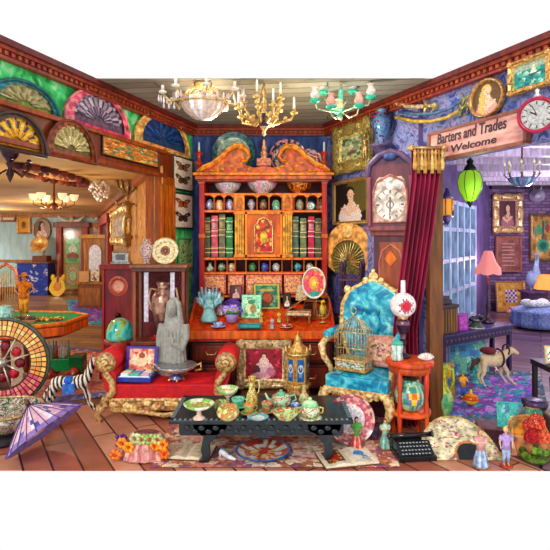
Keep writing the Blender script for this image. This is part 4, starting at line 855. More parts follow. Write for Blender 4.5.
# crystal chandelier
t = thing('crystal_chandelier', 'wide crystal bowl chandelier with gold bands at the ceiling', 'chandelier', ((203-275)*kc, Yc, 0))
b = MB(); b.lathe([(0, cz(120)), (.09, cz(118.5)), (.17, cz(112)), (.205, cz(104)), (.2, cz(100))], lambda a, z, i: ['f4d8c8', 'ffffff', 'e8d0c0'][int(a*8) % 3], n=30, cap=False); obj('crystal_bowl', b, 'gloss', t)
for py, r in ((104, .208), (99, .2)): b = MB(); b.tube([(r*cos(a*PI/15), r*sin(a*PI/15), cz(py)) for a in range(30)], .009, 'e8c060', 6, closed=True); obj('gold_band', b, 'gold', t)
for k in range(8):
    a = k*PI/4+.2; b = MB(); b.tube([(.2*cos(a), .2*sin(a), cz(100)), (.13*cos(a), .13*sin(a), cz(90)), (.03*cos(a), .03*sin(a), 3.12)], .008, 'e8cc80', 6)
    b.tube([(.2*cos(a), .2*sin(a), cz(100)), (.3*cos(a), .3*sin(a), cz(103)), (.37*cos(a), .3*sin(a), cz(96))], .009, 'e8c870', 6); obj('arm', b, 'gold', t)
    b = MB(); b.lathe([(0, 0), (.035, .01), (.04, .025), (.015, .03), (.015, .08), (0, .09)], 'f4ece0', .37*cos(a), .3*sin(a), cz(96), 10); obj('candle_cup', b, 'gloss', t)
    b = MB()
    for q in range(5): aa = a+(q-2)*.1; b.lathe([(0, -.07), (.012, -.045), (.004, 0)], ['f8e8e0', 'e8c8d0', 'ffffff'][q % 3], (.3+.03*q)*cos(aa), .28*sin(aa), cz(98), 6)
    obj('crystal_drops', b, 'gloss', t)
b = MB(); b.lathe([(.09, 3.16), (.08, 3.13), (.02, 3.1)], 'e0c070', n=16); obj('ceiling_rose', b, 'gold', t)
# gilt candle chandelier
t = thing('candle_chandelier', 'ornate gilt chandelier with white candles hanging before the bookcase top', 'chandelier', ((264-275)*kc, Yc, 0))
b = MB(); b.lathe([(0, cz(137)), (.02, cz(134)), (.012, cz(131)), (.04, cz(127)), (.055, cz(121)), (.045, cz(114)), (.02, cz(110)), (.03, cz(104)), (.015, cz(98)), (.02, cz(90)), (.01, 3.15)], lambda a, z, i: '402848' if i in (3, 4) else ['d8a038', 'f0c860'][i % 2], n=14); obj('stem', b, 'gold', t)
for k in range(10):
    a = k*PI/5; up = k % 2; r = .19 if up else .28; z = cz(101) if up else cz(112)
    b = MB(); b.tube([(.02*cos(a), .02*sin(a), cz(118)), (.1*cos(a), .1*sin(a), cz(124)), (.9*r*cos(a), .9*r*sin(a), z-.07), (r*cos(a), r*sin(a), z)], [.014, .016, .013, .01], 'd8a038', 6); b.ball((.12*cos(a), .12*sin(a), cz(118)), .022, 'e8c050', 8); b.ball((.2*cos(a), .2*sin(a), z-.06), .02, 'f0d070', 8)
    b.lathe([(.01, z-.03), (.04, z-.01), (.035, z), (.015, z+.005), (.018, z+.03)], 'f0c050', r*cos(a), r*sin(a), 0, 10); a_ = obj('arm', b, 'gold', t)
    b = MB(); b.lathe([(.011, z+.03), (.01, z+.14)], 'f8f4e4', r*cos(a), r*sin(a), 0, 8); obj('candle', b, 'paper', a_)
# mint and white oil-lamp chandelier
t = thing('glass_chandelier', 'ceiling chandelier of mint glass cups with white and pink globes', 'chandelier', ((341-275)*kc, Yc, 0))
b = MB(); b.lathe([(.0, cz(121)), (.018, cz(118)), (.012, cz(114)), (.024, cz(108)), (.02, cz(100)), (.025, cz(92)), (.014, cz(87)), (.01, 3.15)], lambda a, z, i: ['f0e8b0', '68d8b0', '90e8c8'][i % 3], n=14); obj('stem', b, 'gloss', t)
for k, (px, py, c) in enumerate(((314, 103, 'f0e4d8'), (329, 111, 'f0a898'), (356, 110, 'f0b8a8'), (370, 98, 'f8e8dc'), (325, 88, 'ffffff'), (355, 87, 'ffffff'), (341, 106, 'f8e0d0'))):
    x = (px-341)*kc; y = (-.1, -.16, -.16, -.05, .12, .12, .2)[k]; z = cz(py)
    b = MB(); b.tube([(0, 0, cz(112)), (x*.5, y*.5, z-.09), (x*.9, y*.9, z-.08), (x, y, z-.02)], .008, 'c8d8a0', 6); a_ = obj('arm', b, 'gold', t)
    b = MB(); b.lathe([(.0, z-.03), (.04, z-.02), (.055, z), (.05, z+.005), (.02, z+.01)], '48c8a0', x, y, 0, 14); obj('cup', b, 'gloss', a_)
    b = MB(); b.lathe([(.02, z+.005), (.042, z+.03), (.045, z+.05), (.03, z+.08), (.022, z+.1), (.035, z+.115)], c, x, y, 0, 14, cap=False); obj('globe', b, 'gloss', a_)
# dark iron hanging lamp at the far left
Yd = 3.95; kd = Yd/FP; dz = lambda py: HC-(py-HOR)*kd
t = thing('iron_chandelier', 'dark iron chandelier with round ball and crystal drop, hanging at the far left', 'chandelier', ((10-275)*kd, Yd, 0))
b = MB(); b.lathe([(0, dz(183)), (.012, dz(180)), (.03, dz(174)), (.015, dz(168)), (.03, dz(164)), (.02, dz(162)), (.06, dz(156)), (.07, dz(151)), (.06, dz(145)), (.02, dz(142)), (.01, dz(138))], '382030', n=18); obj('body', b, 'metal', t)
b = MB(); b.tube([(0.04, 0, dz(142)), (.035, 0, dz(110)), (.03, 0, dz(85)), (.03, 0, 3.1)], .006, 'a89880', 6); obj('rod', b, 'metal', t)
for k in range(6): a = k*PI/3; b = MB(); b.tube([(.03*cos(a), .03*sin(a), dz(170)), (.1*cos(a), .1*sin(a), dz(176)), (.16*cos(a), .16*sin(a), dz(168)), (.15*cos(a), .15*sin(a), dz(162))], .006, '38242c', 6); b.lathe([(.02, 0), (.02, .01), (.008, .02)], '48303c', .15*cos(a), .15*sin(a), dz(162), 8); obj('arm', b, 'metal', t)
b = MB()
for k in range(5): b.lathe([(0, -.03), (.02, -.01), (.0, .02)], ['d8e8e8', 'f0d8d0', 'c0e0e0'][k % 3], .035+.012*(k % 2), -.01, dz(96+k*9), 6)
obj('crystal_drops', b, 'gloss', t)

# ================================================================ hall: ceiling rose with chandelier, crystal ball light
p = S(54, 176, 2.54)
Yr = .84*FP/66; c0 = Vector(((54-275)*Yr/FP, Yr, 2.54))
t = thing('plaster_medallion', 'dark red plaster flower medallion on the cream hall ceiling', 'ceiling medallion', c0); b = MB()
b.lathe([(.2, 0), (.2, -.02), (.14, -.035), (.08, -.03), (.05, -.05), (0, -.06)], 'c08858', n=30, sy=3.6)
for k in range(26): a = k*2*PI/26; b.ball((.22*cos(a), .9*sin(a), -.03), (.045, .1, .05), ['6c2c2c', '8c4438', '4c1c24'][k % 3], 8, m=5)
for k in range(12): a = k*PI/6; b.ball((.09*cos(a), .33*sin(a), -.045), (.025, .02, .015), '8c4434', 6)
obj('rose', b, 'plaster', t)
t = thing('brass_chandelier', 'bronze chandelier with glowing glass cups under the ceiling medallion', 'chandelier', c0+Vector((0, 0, -.06)))
b = MB(); b.lathe([(0, -.42), (.015, -.4), (.03, -.34), (.015, -.3), (.02, -.22), (.01, -.18), (.01, 0)], '8a4830', n=12); obj('stem', b, 'metal', t)
for k in range(6):
    a = k*PI/3+.3; x, y = .24*cos(a), .24*sin(a); b = MB(); b.tube([(0, 0, -.3), (x*.5, y*.5, -.38), (x, y, -.33), (x, y, -.28)], .007, '94583c', 6); a_ = obj('arm', b, 'metal', t)
    b = MB(); b.lathe([(.015, -.28), (.04, -.26), (.05, -.22), (.055, -.2)], 'fff0b8', x, y, 0, 12, cap=False); obj('glass_cup', b, 'glow', a_, solid='f8e8b0')
Yg = 6.9; kg = Yg/FP
t = thing('crystal_ball_light', 'round crystal ball ceiling light in the hall, near the green wall', 'ceiling light', ((100-275)*kg, Yg, 0)); zg = 2.4
rg = random.Random(5); b = MB()
for i in range(60):
    a = rg.random()*6.28; v = rg.random()*2-1; q = math.sqrt(1-v*v)*.13; b.ball((q*cos(a), q*sin(a), zg-.02+v*.13), .024, rg.choice(['ffffff', 'f4e8e0', 'd8d0d8', 'f8e0c0']), 6, m=4)
obj('crystals', b, 'gloss', t); b = MB(); b.lathe([(.01, zg), (.01, 2.5), (.04, 2.53), (.04, 2.54)], 'd0b080', n=10); obj('stem', b, 'gold', t)

# ================================================================ hall furniture and pictures
def far(px, py, Y=15.85): return W(px, py, Y)
k16 = 15.93/FP
def farpic(px0, py0, px1, py1, P, label, fcol, fw=None, oval=False, cat='painting', kind='gold'):
    c = W((px0+px1)/2, (py0+py1)/2, 15.93); w_, h = (px1-px0)*k16, (py1-py0)*k16
    if oval: return oval_picture('oval_portrait', c, w_, h, 0, P, label, fcol, kind, .05)
    return picture('painting', c, w_, h, 0, P, label, cat, fcol, fw=fw or .07, d=.05, kind=kind, knobs=False)
P = Paint(16, 16, 'f0c8a0'); P.ell(.5, .5, .12, .15, 'a86048'); P.border(.15, 'f8e0c0')
farpic(1, 205, 16, 222, P, 'small square picture in a pinkish brown frame, leftmost on the pale blue hall wall', 'b06c44')
P = Paint(16, 18, 'e8a838'); P.ell(.5, .5, .25, .3, 'b06820'); P.ell(.5, .55, .12, .15, '7c3818')
farpic(17, 216, 31, 234, P, 'orange picture in a gold frame, second on the pale blue hall wall', 'd89838')
farpic(33, 218, 51, 241, portrait(18, 24, '8c6858', bg2='b09080', dress='f0e0d0'), 'oval portrait of a lady in white, third on the pale blue hall wall', 'b88858', oval=True)
# staircase
t = thing('staircase', 'dark wooden staircase with pale balusters at the left of the hall', 'staircase', (-8.0, 13.0, 0))
b = MB()
for k in range(8): b.box(-1.9, .25-.26*k-.0, .2, 1.3, .19*k, .19*(k+1), '8a4c28')
obj('steps', b, 'wood', t, .01)
for k in range(16): x = .2-.13*k; b = MB(); z0 = .19*int((.25-x)/.26+1); b.lathe([(.02, 0), (.03, .2), (.018, .4), (.03, .7), (.018, .95)], ['d8dce0', 'a0b0b8'][k % 2], x, .22, z0-.02, 8); obj('baluster', b, 'paper', t)
b = MB(); b.tube([(.28, .22, 1.1), (-.3, .22, 1.45), (-1.9, .22, 2.6)], .05, '7a3820', 8); obj('handrail', b, 'wood', t)
b = MB(); b.box(.22, .38, .14, .3, 0, 1.15, '8c4428'); b.ball((.3, .22, 1.2), .08, 'a05830', 10); obj('newel_post', b, 'wood', t, .01)
# arched orange settle
t = thing('harp', 'orange gilt harp like curved frame standing by the staircase', 'harp', W(6, 290, 11.5)*1.0); t.location.z = 0
b = MB(); b.tube([(-.35, 0, 0), (-.38, 0, .5), (-.25, 0, 1.0), (0, 0, 1.15), (.22, 0, 1.0), (.32, 0, .6), (.3, 0, 0)], .04, 'e07028', 8); obj('frame', b, 'gold', t)
b = MB()
for k in range(9): x = -.24+k*.055; b.tube([(x, 0, .12), (x, 0, 1.0-abs(x)*.6)], .008, 'f0c060', 5)
o = obj('strings', b, 'gold', t); o['kind'] = 'stuff'
b = MB(); b.box(-.36, .34, -.1, .1, 0, .12, 'b04818'); obj('base', b, 'wood', t)
# blue patterned cabinet with gramophone
t = thing('painted_chest', 'deep blue painted chest with pale scrolls against the hall wall', 'chest', (W(37, 280, 15.6).x, 15.55, 0)); w2 = .47
b = MB(); b.box(-w2, w2, -.25, .25, 0, .98, '283898'); P = flora(40, 40, '2c3c9c', ['a8b0e0', '4c5cc0', '202868', 'd8d0c8'], 60, 8, .06); b.canvas(-w2, w2, .03, .95, -.252, P); obj('body', b, 'paint', t)
b = MB(); b.box(-w2-.04, w2+.04, -.29, .27, .98, 1.03, '8a5838'); obj('top', b, 'wood', t, .01)
t = thing('gramophone', 'gramophone with a golden horn standing on the blue chest', 'gramophone', (W(43, 260, 15.6).x, 15.55, 1.03)); b = MB(); b.box(-.22, .22, -.2, .15, 0, .18, '7c4428'); obj('box', b, 'wood', t, .01)
b = MB(); b.lathe([(.03, 0), (.05, .1), (.12, .22), (.28, .33), (.27, .335), (.1, .23)], lambda a, z, i: ['e8a030', 'f8c860'][int(a*3) % 2], M=Matrix.Translation((0, .1, .4)) @ Matrix.Rotation(R(65), 4, 'X'), n=16, cap=False); b.tube([(0, .05, .18), (0, .15, .3), (0, .1, .4)], .025, 'd09030', 6); obj('horn', b, 'gold', t)
# electric guitar leaning
t = thing('guitar', 'yellow electric guitar leaning upright beside the blue chest', 'guitar', (W(55, 290, 14.9).x, 15.05, .02), 0, rot=(R(-8), 0, 0))
b = MB(); b.prism([(.28*cos(a)*(1-.22*abs(sin(a*1))**1)*(1.0 if sin(a) < 0 else .85), .28+.3*sin(a)) for a in [k*2*PI/24 for k in range(24)]], -.03, .03, 'f0c030'); b.ball((-.16, -0, .55), (.07, .03, .1), 'f0c030', 10); b.ball((.16, 0, .55), (.07, .03, .1), 'f0c030', 10); b.ball((0, -.032, .28), (.12, .006, .14), 'd88820', 12); obj('body', b, 'gloss', t)
b = MB(); b.box(-.03, .03, -.045, -.02, .4, 1.1, '7c3c1c'); b.box(-.05, .05, -.04, -.01, 1.1, 1.26, '8c4c24'); obj('neck', b, 'wood', t)
# tall doorway with glass arches
t0 = struct('door_1', MB().box(W(60, 0, 16).x, W(86, 0, 16).x, 15.9, 16, 0, 2.0, 'a87848'), 'wood'); dx0, dx1 = W(60, 0, 15.9).x, W(86, 0, 15.9).x; dm = (dx0+dx1)/2
for x in (dx0, dx1): b = MB(); b.box(x-.09, x+.09, 15.8, 15.92, 0, 2.15, 'a83c2c'); obj('post', b, 'wood', t0, .01)
b = MB(); b.box(dx0-.16, dx1+.16, 15.74, 15.95, 2.1, 2.26, '8c4838'); obj('lintel', b, 'wood', t0, .01)
P = Paint(24, 60, 'b8a060'); P.border(.07, '885c30', .4); P.ell(.5, .9, .34, .06, 'f0a898'); P.rect(.16, .45, .84, .8, '90d890'); P.ell(.5, .8, .34, .06, 'b0f0b8'); P.rect(.16, .05, .84, .42, 'a8b870'); P.ell(.5, .66, .2, .07, 'e8f8e0'); P.ell(.5, .55, .3, .06, 'b06040'); P.ell(.5, .5, .22, .035, '60a870'); P.ring(.5, .24, .22, .3, 'f0b098', 2.2); P.ell(.5, .24, .17, .075, 'c8f0c0')
b = MB(); b.canvas(dx0+.09, dx1-.09, .08, 2.08, 15.88, P); obj('glazed_panel', b, 'gloss', t0)
b = MB()
for s in (-1, 1): b.tube([(dm, 15.85, 2.3), (dm+s*.25, 15.8, 2.32), (dm+s*.42, 15.75, 2.46)], [.04, .05, .015], 'f0e8d8', 8)
b.ball((dm, 15.82, 2.33), (.08, .07, .11), 'd8c8b0', 10); single('horned_skull', b, 'stone', 'pale horned skull mounted above the glazed hall door', 'skull')
# pictures on the far wall right of the door
farpic(93, 211, 99, 221, portrait(12, 16, '181410'), 'small black oval portrait high up right of the hall door', 'c09050', oval=True)
farpic(92, 224, 101, 233, scene_paint(12, 12, ['e0a080', 'f0c8a0', 'c06850'], 12, .2, 3), 'small pink picture below the black oval, right of the hall door', 'd8a070', .04)
# dresser with arched mirror
t = thing('mirror_dresser', 'orange brown dresser with an arched mirror, at the end of the hall', 'dresser', (W(94, 0, 12.6).x, 12.6, 0), R(-10)); o_ = 'a06428'
b = MB(); b.box(-.32, .32, -.2, .2, .0, .62, '8c4c20'); b.box(-.36, .36, -.24, .22, .6, .66, 'b87430'); b.box(-.28, .28, -.21, -.2, .08, .5, 'a8642c'); obj('base', b, 'wood', t, .01)
for s in (-1, 1): b = MB(); b.lathe([(.035, .66), (.05, .8), (.03, 1.1), (.05, 1.6), (.04, 1.75)], 'c08038', s*.29, .1, 0, 10); obj('post', b, 'wood', t)
b = MB(); b.box(-.27, .27, .08, .12, .66, 1.78, o_); b.box(-.36, .36, .0, .16, 1.74, 1.84, 'c08438'); obj('back_panel', b, 'wood', t, .01)
b = MB(); b.prism([(-.17, .95)]+[(.17*cos(a), 1.38+.2*sin(a)) for a in [PI-k*PI/10 for k in range(11)]]+[(.17, .95)], .05, .08, 'e0e4f4'); obj('mirror', b, 'gloss', t)
b = MB(); b.box(-.14, .1, -.12, .04, 0, .26, 'd8a870'); single('cardboard_box', b, 'paper', 'open tan box on the left of the mirror dresser', 'box', (W(86.5, 0, 12.45).x, 12.45, .665))
picture('photo_frame', Vector((W(96, 0, 12.5).x, 12.42, .82)), .24, .3, 0, scene_paint(12, 14, ['f0e8d8', 'd0b090', '805838'], 14, .15, 8), 'small white print propped on the right of the mirror dresser', 'picture', 'e8dcc0', fw=.02, d=.02, kind='paper', knobs=False, lean=R(-8))
# red doorway and gilt mirror on the hall's side wall
u0 = LSIDE.hit(104, 240)[0]; u1 = LSIDE.hit(113.5, 240)[0]
b = MB(); wallbox(b, LSIDE, u0, u1, 0, 2.1, 0, .05, '7c2420'); wallbox(b, LSIDE, u0+.25, u1-.25, 0, 1.95, 0, .07, '4a1418'); o = struct('door_2', b, 'wood', .01)
b = MB(); wallbox(b, LSIDE, u0-.1, u1+.15, 2.08, 2.28, 0, .16, 'a83428'); obj('lintel', b, 'wood', o, .01)
for u in (u0, u1-.18): b = MB(); wallbox(b, LSIDE, u, u+.18, 0, 2.1, 0, .13, 'b03c30'); obj('post', b, 'wood', o, .01)
loc, w_, h, rz = hang(LSIDE, 116, 208, 131, 245, .03)
picture('gilt_mirror', loc, w_, h, rz, scene_paint(20, 30, ['8c5030', 'b87048', '603020', 'd89860'], 30, .12, 2), 'tall yellow gilt mirror on the ochre side wall of the hall', 'mirror', 'f0b830', 'f8d860', fw=.16, d=.08)
# gilt figure lamp on bracket near the post
loc = hang(LSIDE, 134, 205, 140, 207, .16)[0]
t = thing('figure_sconce', 'gilded figure lamp bracket hanging on the hall wall beside the post', 'sconce', (loc.x+.03, loc.y, 0), R(10)); ks = loc.y/FP; sz = lambda py: HC-(py-HOR)*ks
b = figure_mb(.62, 'b89048', 'up'); b.v = [(x, y, z+sz(238)) for x, y, z in b.v]; b.lathe([(.01, sz(250)), (.06, sz(240)), (.09, sz(237)), (.05, sz(234))], 'b89048', n=12)
obj('body', b, 'gold', t, remesh=.014, solid='a8803c')
b = MB()
for k in range(9): a = k*.7; b.tube([(0, 0, sz(196)), (.12*cos(a), .12*sin(a), sz(188)), (.15*cos(a), .15*sin(a), sz(178))], [.02, .015, .01], 'a88848', 6); b.ball((.15*cos(a), .15*sin(a), sz(177)), .035, ['c8b070', '8c7c40', 'd8c890'][k % 3], 8)
obj('leaf_crown', b, 'gold', t); b = MB(); b.tube([(.0, .0, sz(236)), (.03, .22, sz(236))], .02, '7c5c28', 6); obj('bracket', b, 'gold', t)

# ---- roulette table with things on it
tx, ty = -3.22, 6.15
t = thing('gaming_table', 'octagonal gaming table with green baize top and bright orange rim', 'table', (tx, ty, 0), R(-4))
oc = [(.78, -.3), (.5, -.56), (-.9, -.56), (-1.1, -.3), (-1.1, .4), (-.9, .56), (.5, .5), (.78, .3)]
b = MB(); b.slab(oc, .7, .74, '18884c'); obj('baize', b, 'fabric', t)
b = MB(); b.slab([(x*1.04, y*1.05) for x, y in oc], .6, .7, 'e8601c'); n = len(oc)
b.tube([(x*1.03, y*1.04, .73) for x, y in oc], .028, 'e87828', 8, closed=True); b.slab([(x*.94, y*.9) for x, y in oc], .56, .6, 'a03810'); obj('rim', b, 'wood', t, .01)
for x, y in ((.0, -.15), (-.85, -.2), (.0, .3), (-.85, .4)): b = MB(); b.lathe([(.03, 0), (.05, .05), (.03, .2), (.055, .4), (.04, .57)], '7c2c14', x, y, 0, 10); obj('leg', b, 'wood', t)
figurine((W(24, 0, 5.95).x, 5.95, .775), .5, 'golden cowboy statuette standing on the green gaming table', 'd89858', 'e0a040', top='d87830', hair='803c18', arms='hips', skirt=False, hat='c87828', base='8a5028', cat='statuette', name='statuette')
b = MB(); b.box(-.16, .16, -.1, .1, 0, .03, 'a87050')
for k in range(14): b.ball((-.12+.04*(k % 7), -.05+.09*(k//7), .04), (.025, .025, .02), ['3c2c28', '806850', '502c2c'][k % 3], 6)
single('trinket_tray', b, 'stone', 'grey pink tray of dark pebbles under the cowboy statuette', 'tray', (W(24, 0, 5.85).x, 5.88, .742))
t = thing('trinket_pile', 'low heap of orange and yellow beads on the green gaming table', 'beads', (W(50, 0, 6.0).x, 5.95, .742)); t['kind'] = 'stuff'; rg = random.Random(9); b = MB()
for k in range(60): a = rg.random()*6.28; q = rg.random()*.16; b.ball((q*cos(a)*1.2, q*sin(a)*.6, .012+.02*rg.random()), .016, rg.choice(['e04820', 'f0b030', 'f8e080', 'a02818', '48a050']), 6, m=4)
obj('beads', b, 'gloss', t)
vase('glass_jar', (W(3, 0, 5.75).x, 5.8, .745), .2, .1, ['90d8d0', 'c0f0e8', '60b8b8'], 'aqua glass jar at the left end of the gaming table', 'jar', 'jar', 4)
# green cart with bottles under the table edge
t = thing('toy_cart', 'green toy cart loaded with upright bottles on the hall floor', 'cart', (W(64, 0, 6.2).x, 6.22, 0), R(6))
b = MB(); b.box(-.22, .08, -.1, .1, .09, .24, '107838'); b.box(.08, .24, -.11, .11, .07, .27, '0c5828'); obj('body', b, 'gloss', t, .008)
for x in (-.15, .14):
    for s in (-1, 1): b = MB(); b.lathe([(0, -.015), (.07, -.015), (.07, .015), (0, .015)], 'a03028', M=Matrix.Translation((x, s*.12, .07)) @ Matrix.Rotation(R(90), 4, 'X'), n=16); b.ball((x, s*.135, .07), .02, 'e0c060', 6); obj('wheel', b, 'satin', t)
for k in range(6): b = MB(); b.lathe([(.022, 0), (.024, .1), (.009, .14), (.009, .2), (.013, .205)], ['d8d8c8', '70a880', 'c84838', 'e8e0d0'][k % 4], n=10); single('bottle', b, 'gloss', '%s slim bottle standing in the green toy cart, %s' % (['white', 'green', 'red', 'cream', 'ivory', 'pale green'][k], ['at the left end', 'second from the left end', 'third from the left end', 'third from the right end', 'second from the right end', 'at the right end'][k]), 'bottle', (W(64, 0, 6.2).x-.19+k*.047, 6.2+.03*(k % 2), .242), group='bottles in the green toy cart')

# ---- hall rugs
def rug(pts, P, label, name='rug', z=.006):
    """quad on the floor given by its four photographed corners, painted"""
    q = [S(px, py, 0) for px, py in pts]; b = MB(); nx, ny = P.nx, P.ny; vs = []; fs = []; cc = []
    for j in range(ny+1):
        for i in range(nx+1):
            u, v = i/nx, j/ny; p = (q[0]*(1-u)+q[1]*u)*(1-v)+(q[3]*(1-u)+q[2]*u)*v; vs.append((p.x, p.y, z))
    for j in range(ny):
        for i in range(nx): a = j*(nx+1)+i; fs.append((a, a+1, a+nx+2, a+nx+1)); cc.append(tuple(P.a[j, i]))
    b.add(vs, fs, cc); e = [(v.x, v.y) for v in q]; b.slab(e, .001, z-.001, '604050')
    return single(name, b, 'fabric', label, 'rug')
def carpet(nx, ny, field, cols, bord, bcols, seed=3, bw=.1, n=120):
    P = flora(nx, ny, field, cols, n, seed, .05); m = (P.X < bw) | (P.X > 1-bw) | (P.Y < bw) | (P.Y > 1-bw)
    Q = flora(nx, ny, bord, bcols, n, seed+1, .035); P.a[m] = Q.a[m]; return P
rug([(72, 325), (112, 325), (104, 300), (66, 300)], carpet(30, 40, '7858c8', ['40a8e0', 'c060d0', '3870d0', 'a890f0'], '38b0d0', ['7060c0', 'a0d8e0'], 4), 'blue and violet rug on the hall floor before the dresser')
rug([(20, 408), (112, 396), (122, 352), (50, 345)], carpet(50, 50, 'd88878', ['e8a090', 'b85858', 'f0b8a0', 'a86068'], '6870b0', ['8890c8', '484880', 'b0a0c8'], 6, .09), 'pink rug with a slate blue border under the zebra')
# ---- wheel of fortune
t = thing('fortune_wheel', 'big round wheel of fortune with pink and yellow number cells at the left edge', 'wheel', (W(3, 0, 4.9).x, 4.9, 0), R(8)); zc = .5
rg = random.Random(4); b = MB()
for ring, (ra, rb) in enumerate(((.27, .315), (.32, .365), (.37, .41))):
    m = 48
    for k in range(m):
        a0, a1 = 2*PI*k/m+.015, 2*PI*(k+1)/m-.015; c = rg.choice(['f0b060', 'f8d080', 'f0a060'] if (k < 14 or k > 44) else ['e88080', 'd86078', 'f09888'])
        b.add([(ra*cos(a0), -.025, zc+ra*sin(a0)), (rb*cos(a0), -.025, zc+rb*sin(a0)), (rb*cos(a1), -.025, zc+rb*sin(a1)), (ra*cos(a1), -.025, zc+ra*sin(a1))], [(0, 1, 2, 3)], c)
obj('number_cells', b, 'gloss', t)
b = MB(); MR = Matrix.Translation((0, 0, zc)) @ Matrix.Rotation(R(90), 4, 'X')
b.lathe([(.255, .02), (.255, -.02), (.42, -.02), (.42, .02), (.255, .02)], '4c2018', M=MR, n=48, cap=False); obj('rim', b, 'wood', t)
b = MB(); b.tube([(.425*cos(k*PI/24), -.0, zc+.425*sin(k*PI/24)) for k in range(48)], .02, '3c5040', 6, closed=True); obj('tyre', b, 'satin', t)
for k in range(8): a = k*PI/4+.3; b = MB(); b.tube([(.03*cos(a), -.02, zc+.03*sin(a)), (.26*cos(a), -.02, zc+.26*sin(a))], .007, 'd8d0c0', 6); obj('spoke', b, 'metal', t)
for k in range(8): a = k*PI/4+.69; b = MB(); b.ball((.15*cos(a), .02, zc+.15*sin(a)), (.05, .02, .05), ['b82838', '781828'][k % 2], 8); obj('rosette', b, 'gloss', t)
b = MB(); b.lathe([(0, .06), (.03, .05), (.045, .03), (.045, -.02)], 'c8c0b8', M=MR, n=16); obj('hub', b, 'metal', t)
b = MB(); b.box(-.05, .05, .03, .07, .03, .55, '5c2c20'); b.box(-.3, .3, -.12, .2, 0, .05, '6c3424'); b.tube([(-.0, .06, .5), (0, .06, .52)], .03, '888078'); obj('stand', b, 'wood', t, .006)
# ---- zebra
def quadruped(b, L_, h, head=(.5, 0, .9), col='ffffff', legs=None, girth=.2, neck=.1):
    """L_ body length along +x, h back height; head = position of the head in units of h"""
    g = girth*h; z = h*.78
    b.tube([(-L_*.5, 0, z), (-L_*.3, 0, z+.02*h), (0, 0, z-.03*h), (L_*.3, 0, z), (L_*.48, 0, z+.03*h)], [g*.7, g*1.05, g*.95, g*1.15, g*.8], col, 12)
    hx_, hy_, hz_ = [q*h for q in head]
    b.tube([(L_*.42, 0, z+.02*h), ((L_*.42+hx_)/2+.02*h, hy_*.5, (z+hz_)/2+.04*h), (hx_, hy_, hz_)], [g*.85, g*.6, g*.45], col, 10)
    b.tube([(hx_-.02*h, hy_, hz_+.02*h), (hx_+.13*h, hy_, hz_-.05*h), (hx_+.27*h, hy_, hz_-.13*h)], [g*.5, g*.42, g*.26], col, 10)
    for s in (-1, 1): b.tube([(hx_-.02*h, hy_+s*.05*h, hz_+.06*h), (hx_-.04*h, hy_+s*.07*h, hz_+.18*h)], [.03*h, .01*h], col, 6)
    legs = legs or [(.36, .36, .4), (.36, .36, .4), (-.4, -.46, -.38), (-.4, -.46, -.38)]
    for k, (a, m_, f) in enumerate(legs):
        s = 1 if k % 2 else -1
        b.tube([(a*L_, s*g*.5, z-.05*h), (m_*L_+(.03*h if k > 1 else 0), s*g*.6, z*.52), (m_*L_-(.05*h if k > 1 else 0), s*g*.6, z*.34), (f*L_, s*g*.6, .02*h)], [g*.5, g*.32, g*.22, g*.17], col, 8)
        b.ball((f*L_+.02*h, s*g*.6, .02*h), (g*.3, g*.22, g*.18), col, 8)
    return b
zm = ramp_mat('zebra_stripes', 'wave', 9, [(.40, '181410'), (.47, '181410'), (.53, 'f0e4d0'), (1, 'f8f0e0')], .5, distort=3.0, bump=0, rot=(0, R(15), R(20)))
t = thing('zebra_figure', 'black and white striped toy zebra striding on the pink rug, blue saddle on its back', 'toy zebra', (W(70, 0, 4.9).x, 4.9, .008), R(14))
b = quadruped(MB(), .34, .38, (.56, 0, 1.32), legs=[(.36, .55, .85), (.36, .42, .62), (-.4, -.6, -.85), (-.4, -.48, -.6)], girth=.17); b.tube([(-.17, 0, .28), (-.22, 0, .22), (-.25, 0, .12)], [.016, .012, .02], 'ffffff', 6); obj('body', b, zm, t, remesh=.008)
b = MB(); b.ball((-.01, 0, .315), (.075, .07, .045), '3868c8', 12); b.box(-.06, .05, -.068, -.06, .2, .3, '4878d0'); obj('saddle', b, 'fabric', t)
b = MB()
for k in range(6): q = k/5; b.ball((.13+.075*q, 0, .33+.15*q), (.02, .008, .03), '201810', 6)
obj('mane', b, 'fabric', t)
# ---- front left: green bowl on stand, parasol
t = thing('jardiniere', 'large green and pink flowered bowl on a dark carved stand, bottom left corner', 'bowl', (W(2, 0, 4.3).x, 4.3, 0)); rg = random.Random(2)
b = MB(); cs = ['387c50', '78b888', 'e0c8c0', '205c40', 'c88890', '102820']; b.lathe([(.16, .06), (.26, .12), (.31, .19), (.33, .25), (.31, .255), (.27, .2), (0, .12)], cs[0], n=40); obj('bowl', b, glaze(['205c40', '387c50', 'e0c8c0', '205c40', 'c88890', '78b888', 'e8d8d0'], 14), t)
b = MB(); b.tube([(.325*cos(k*PI/20), .325*sin(k*PI/20), .252) for k in range(40)], .012, 'd0b060', 6, closed=True); obj('rim', b, 'gold', t)
b = MB(); b.lathe([(.26, 0), (.27, .03), (.2, .05), (.2, .07)], '201820', n=24); obj('stand', b, 'wood', t)
ax = Vector((.62, -.12, -.78)).normalized(); r_, L_ = .32, .25; apex = Vector((W(27, 0, 3.9).x, 3.92, r_*math.sqrt(1-ax.z**2)+L_*(-ax.z)+.015))
t = thing('paper_parasol', 'open lilac paper parasol with dark ribs and painted flowers lying on the floor', 'parasol', apex, 0, rot=ax.to_track_quat('Z', 'Y').to_euler())
n = 24; P = ['e8c0cc', 'f4dce4', 'd8a8c0', '7868b0', 'b890c0', '4858a8']; rg = random.Random(6); b = MB(); m = 7; vs = []; fs = []; cc = []
for i in range(m+1):
    for k in range(n*2): rr = r_*i/m*(1 if k % 2 == 0 else .965); a = PI*k/n; vs.append((max(rr, .002)*cos(a), max(rr, .002)*sin(a), L_*(i/m)**1.1))
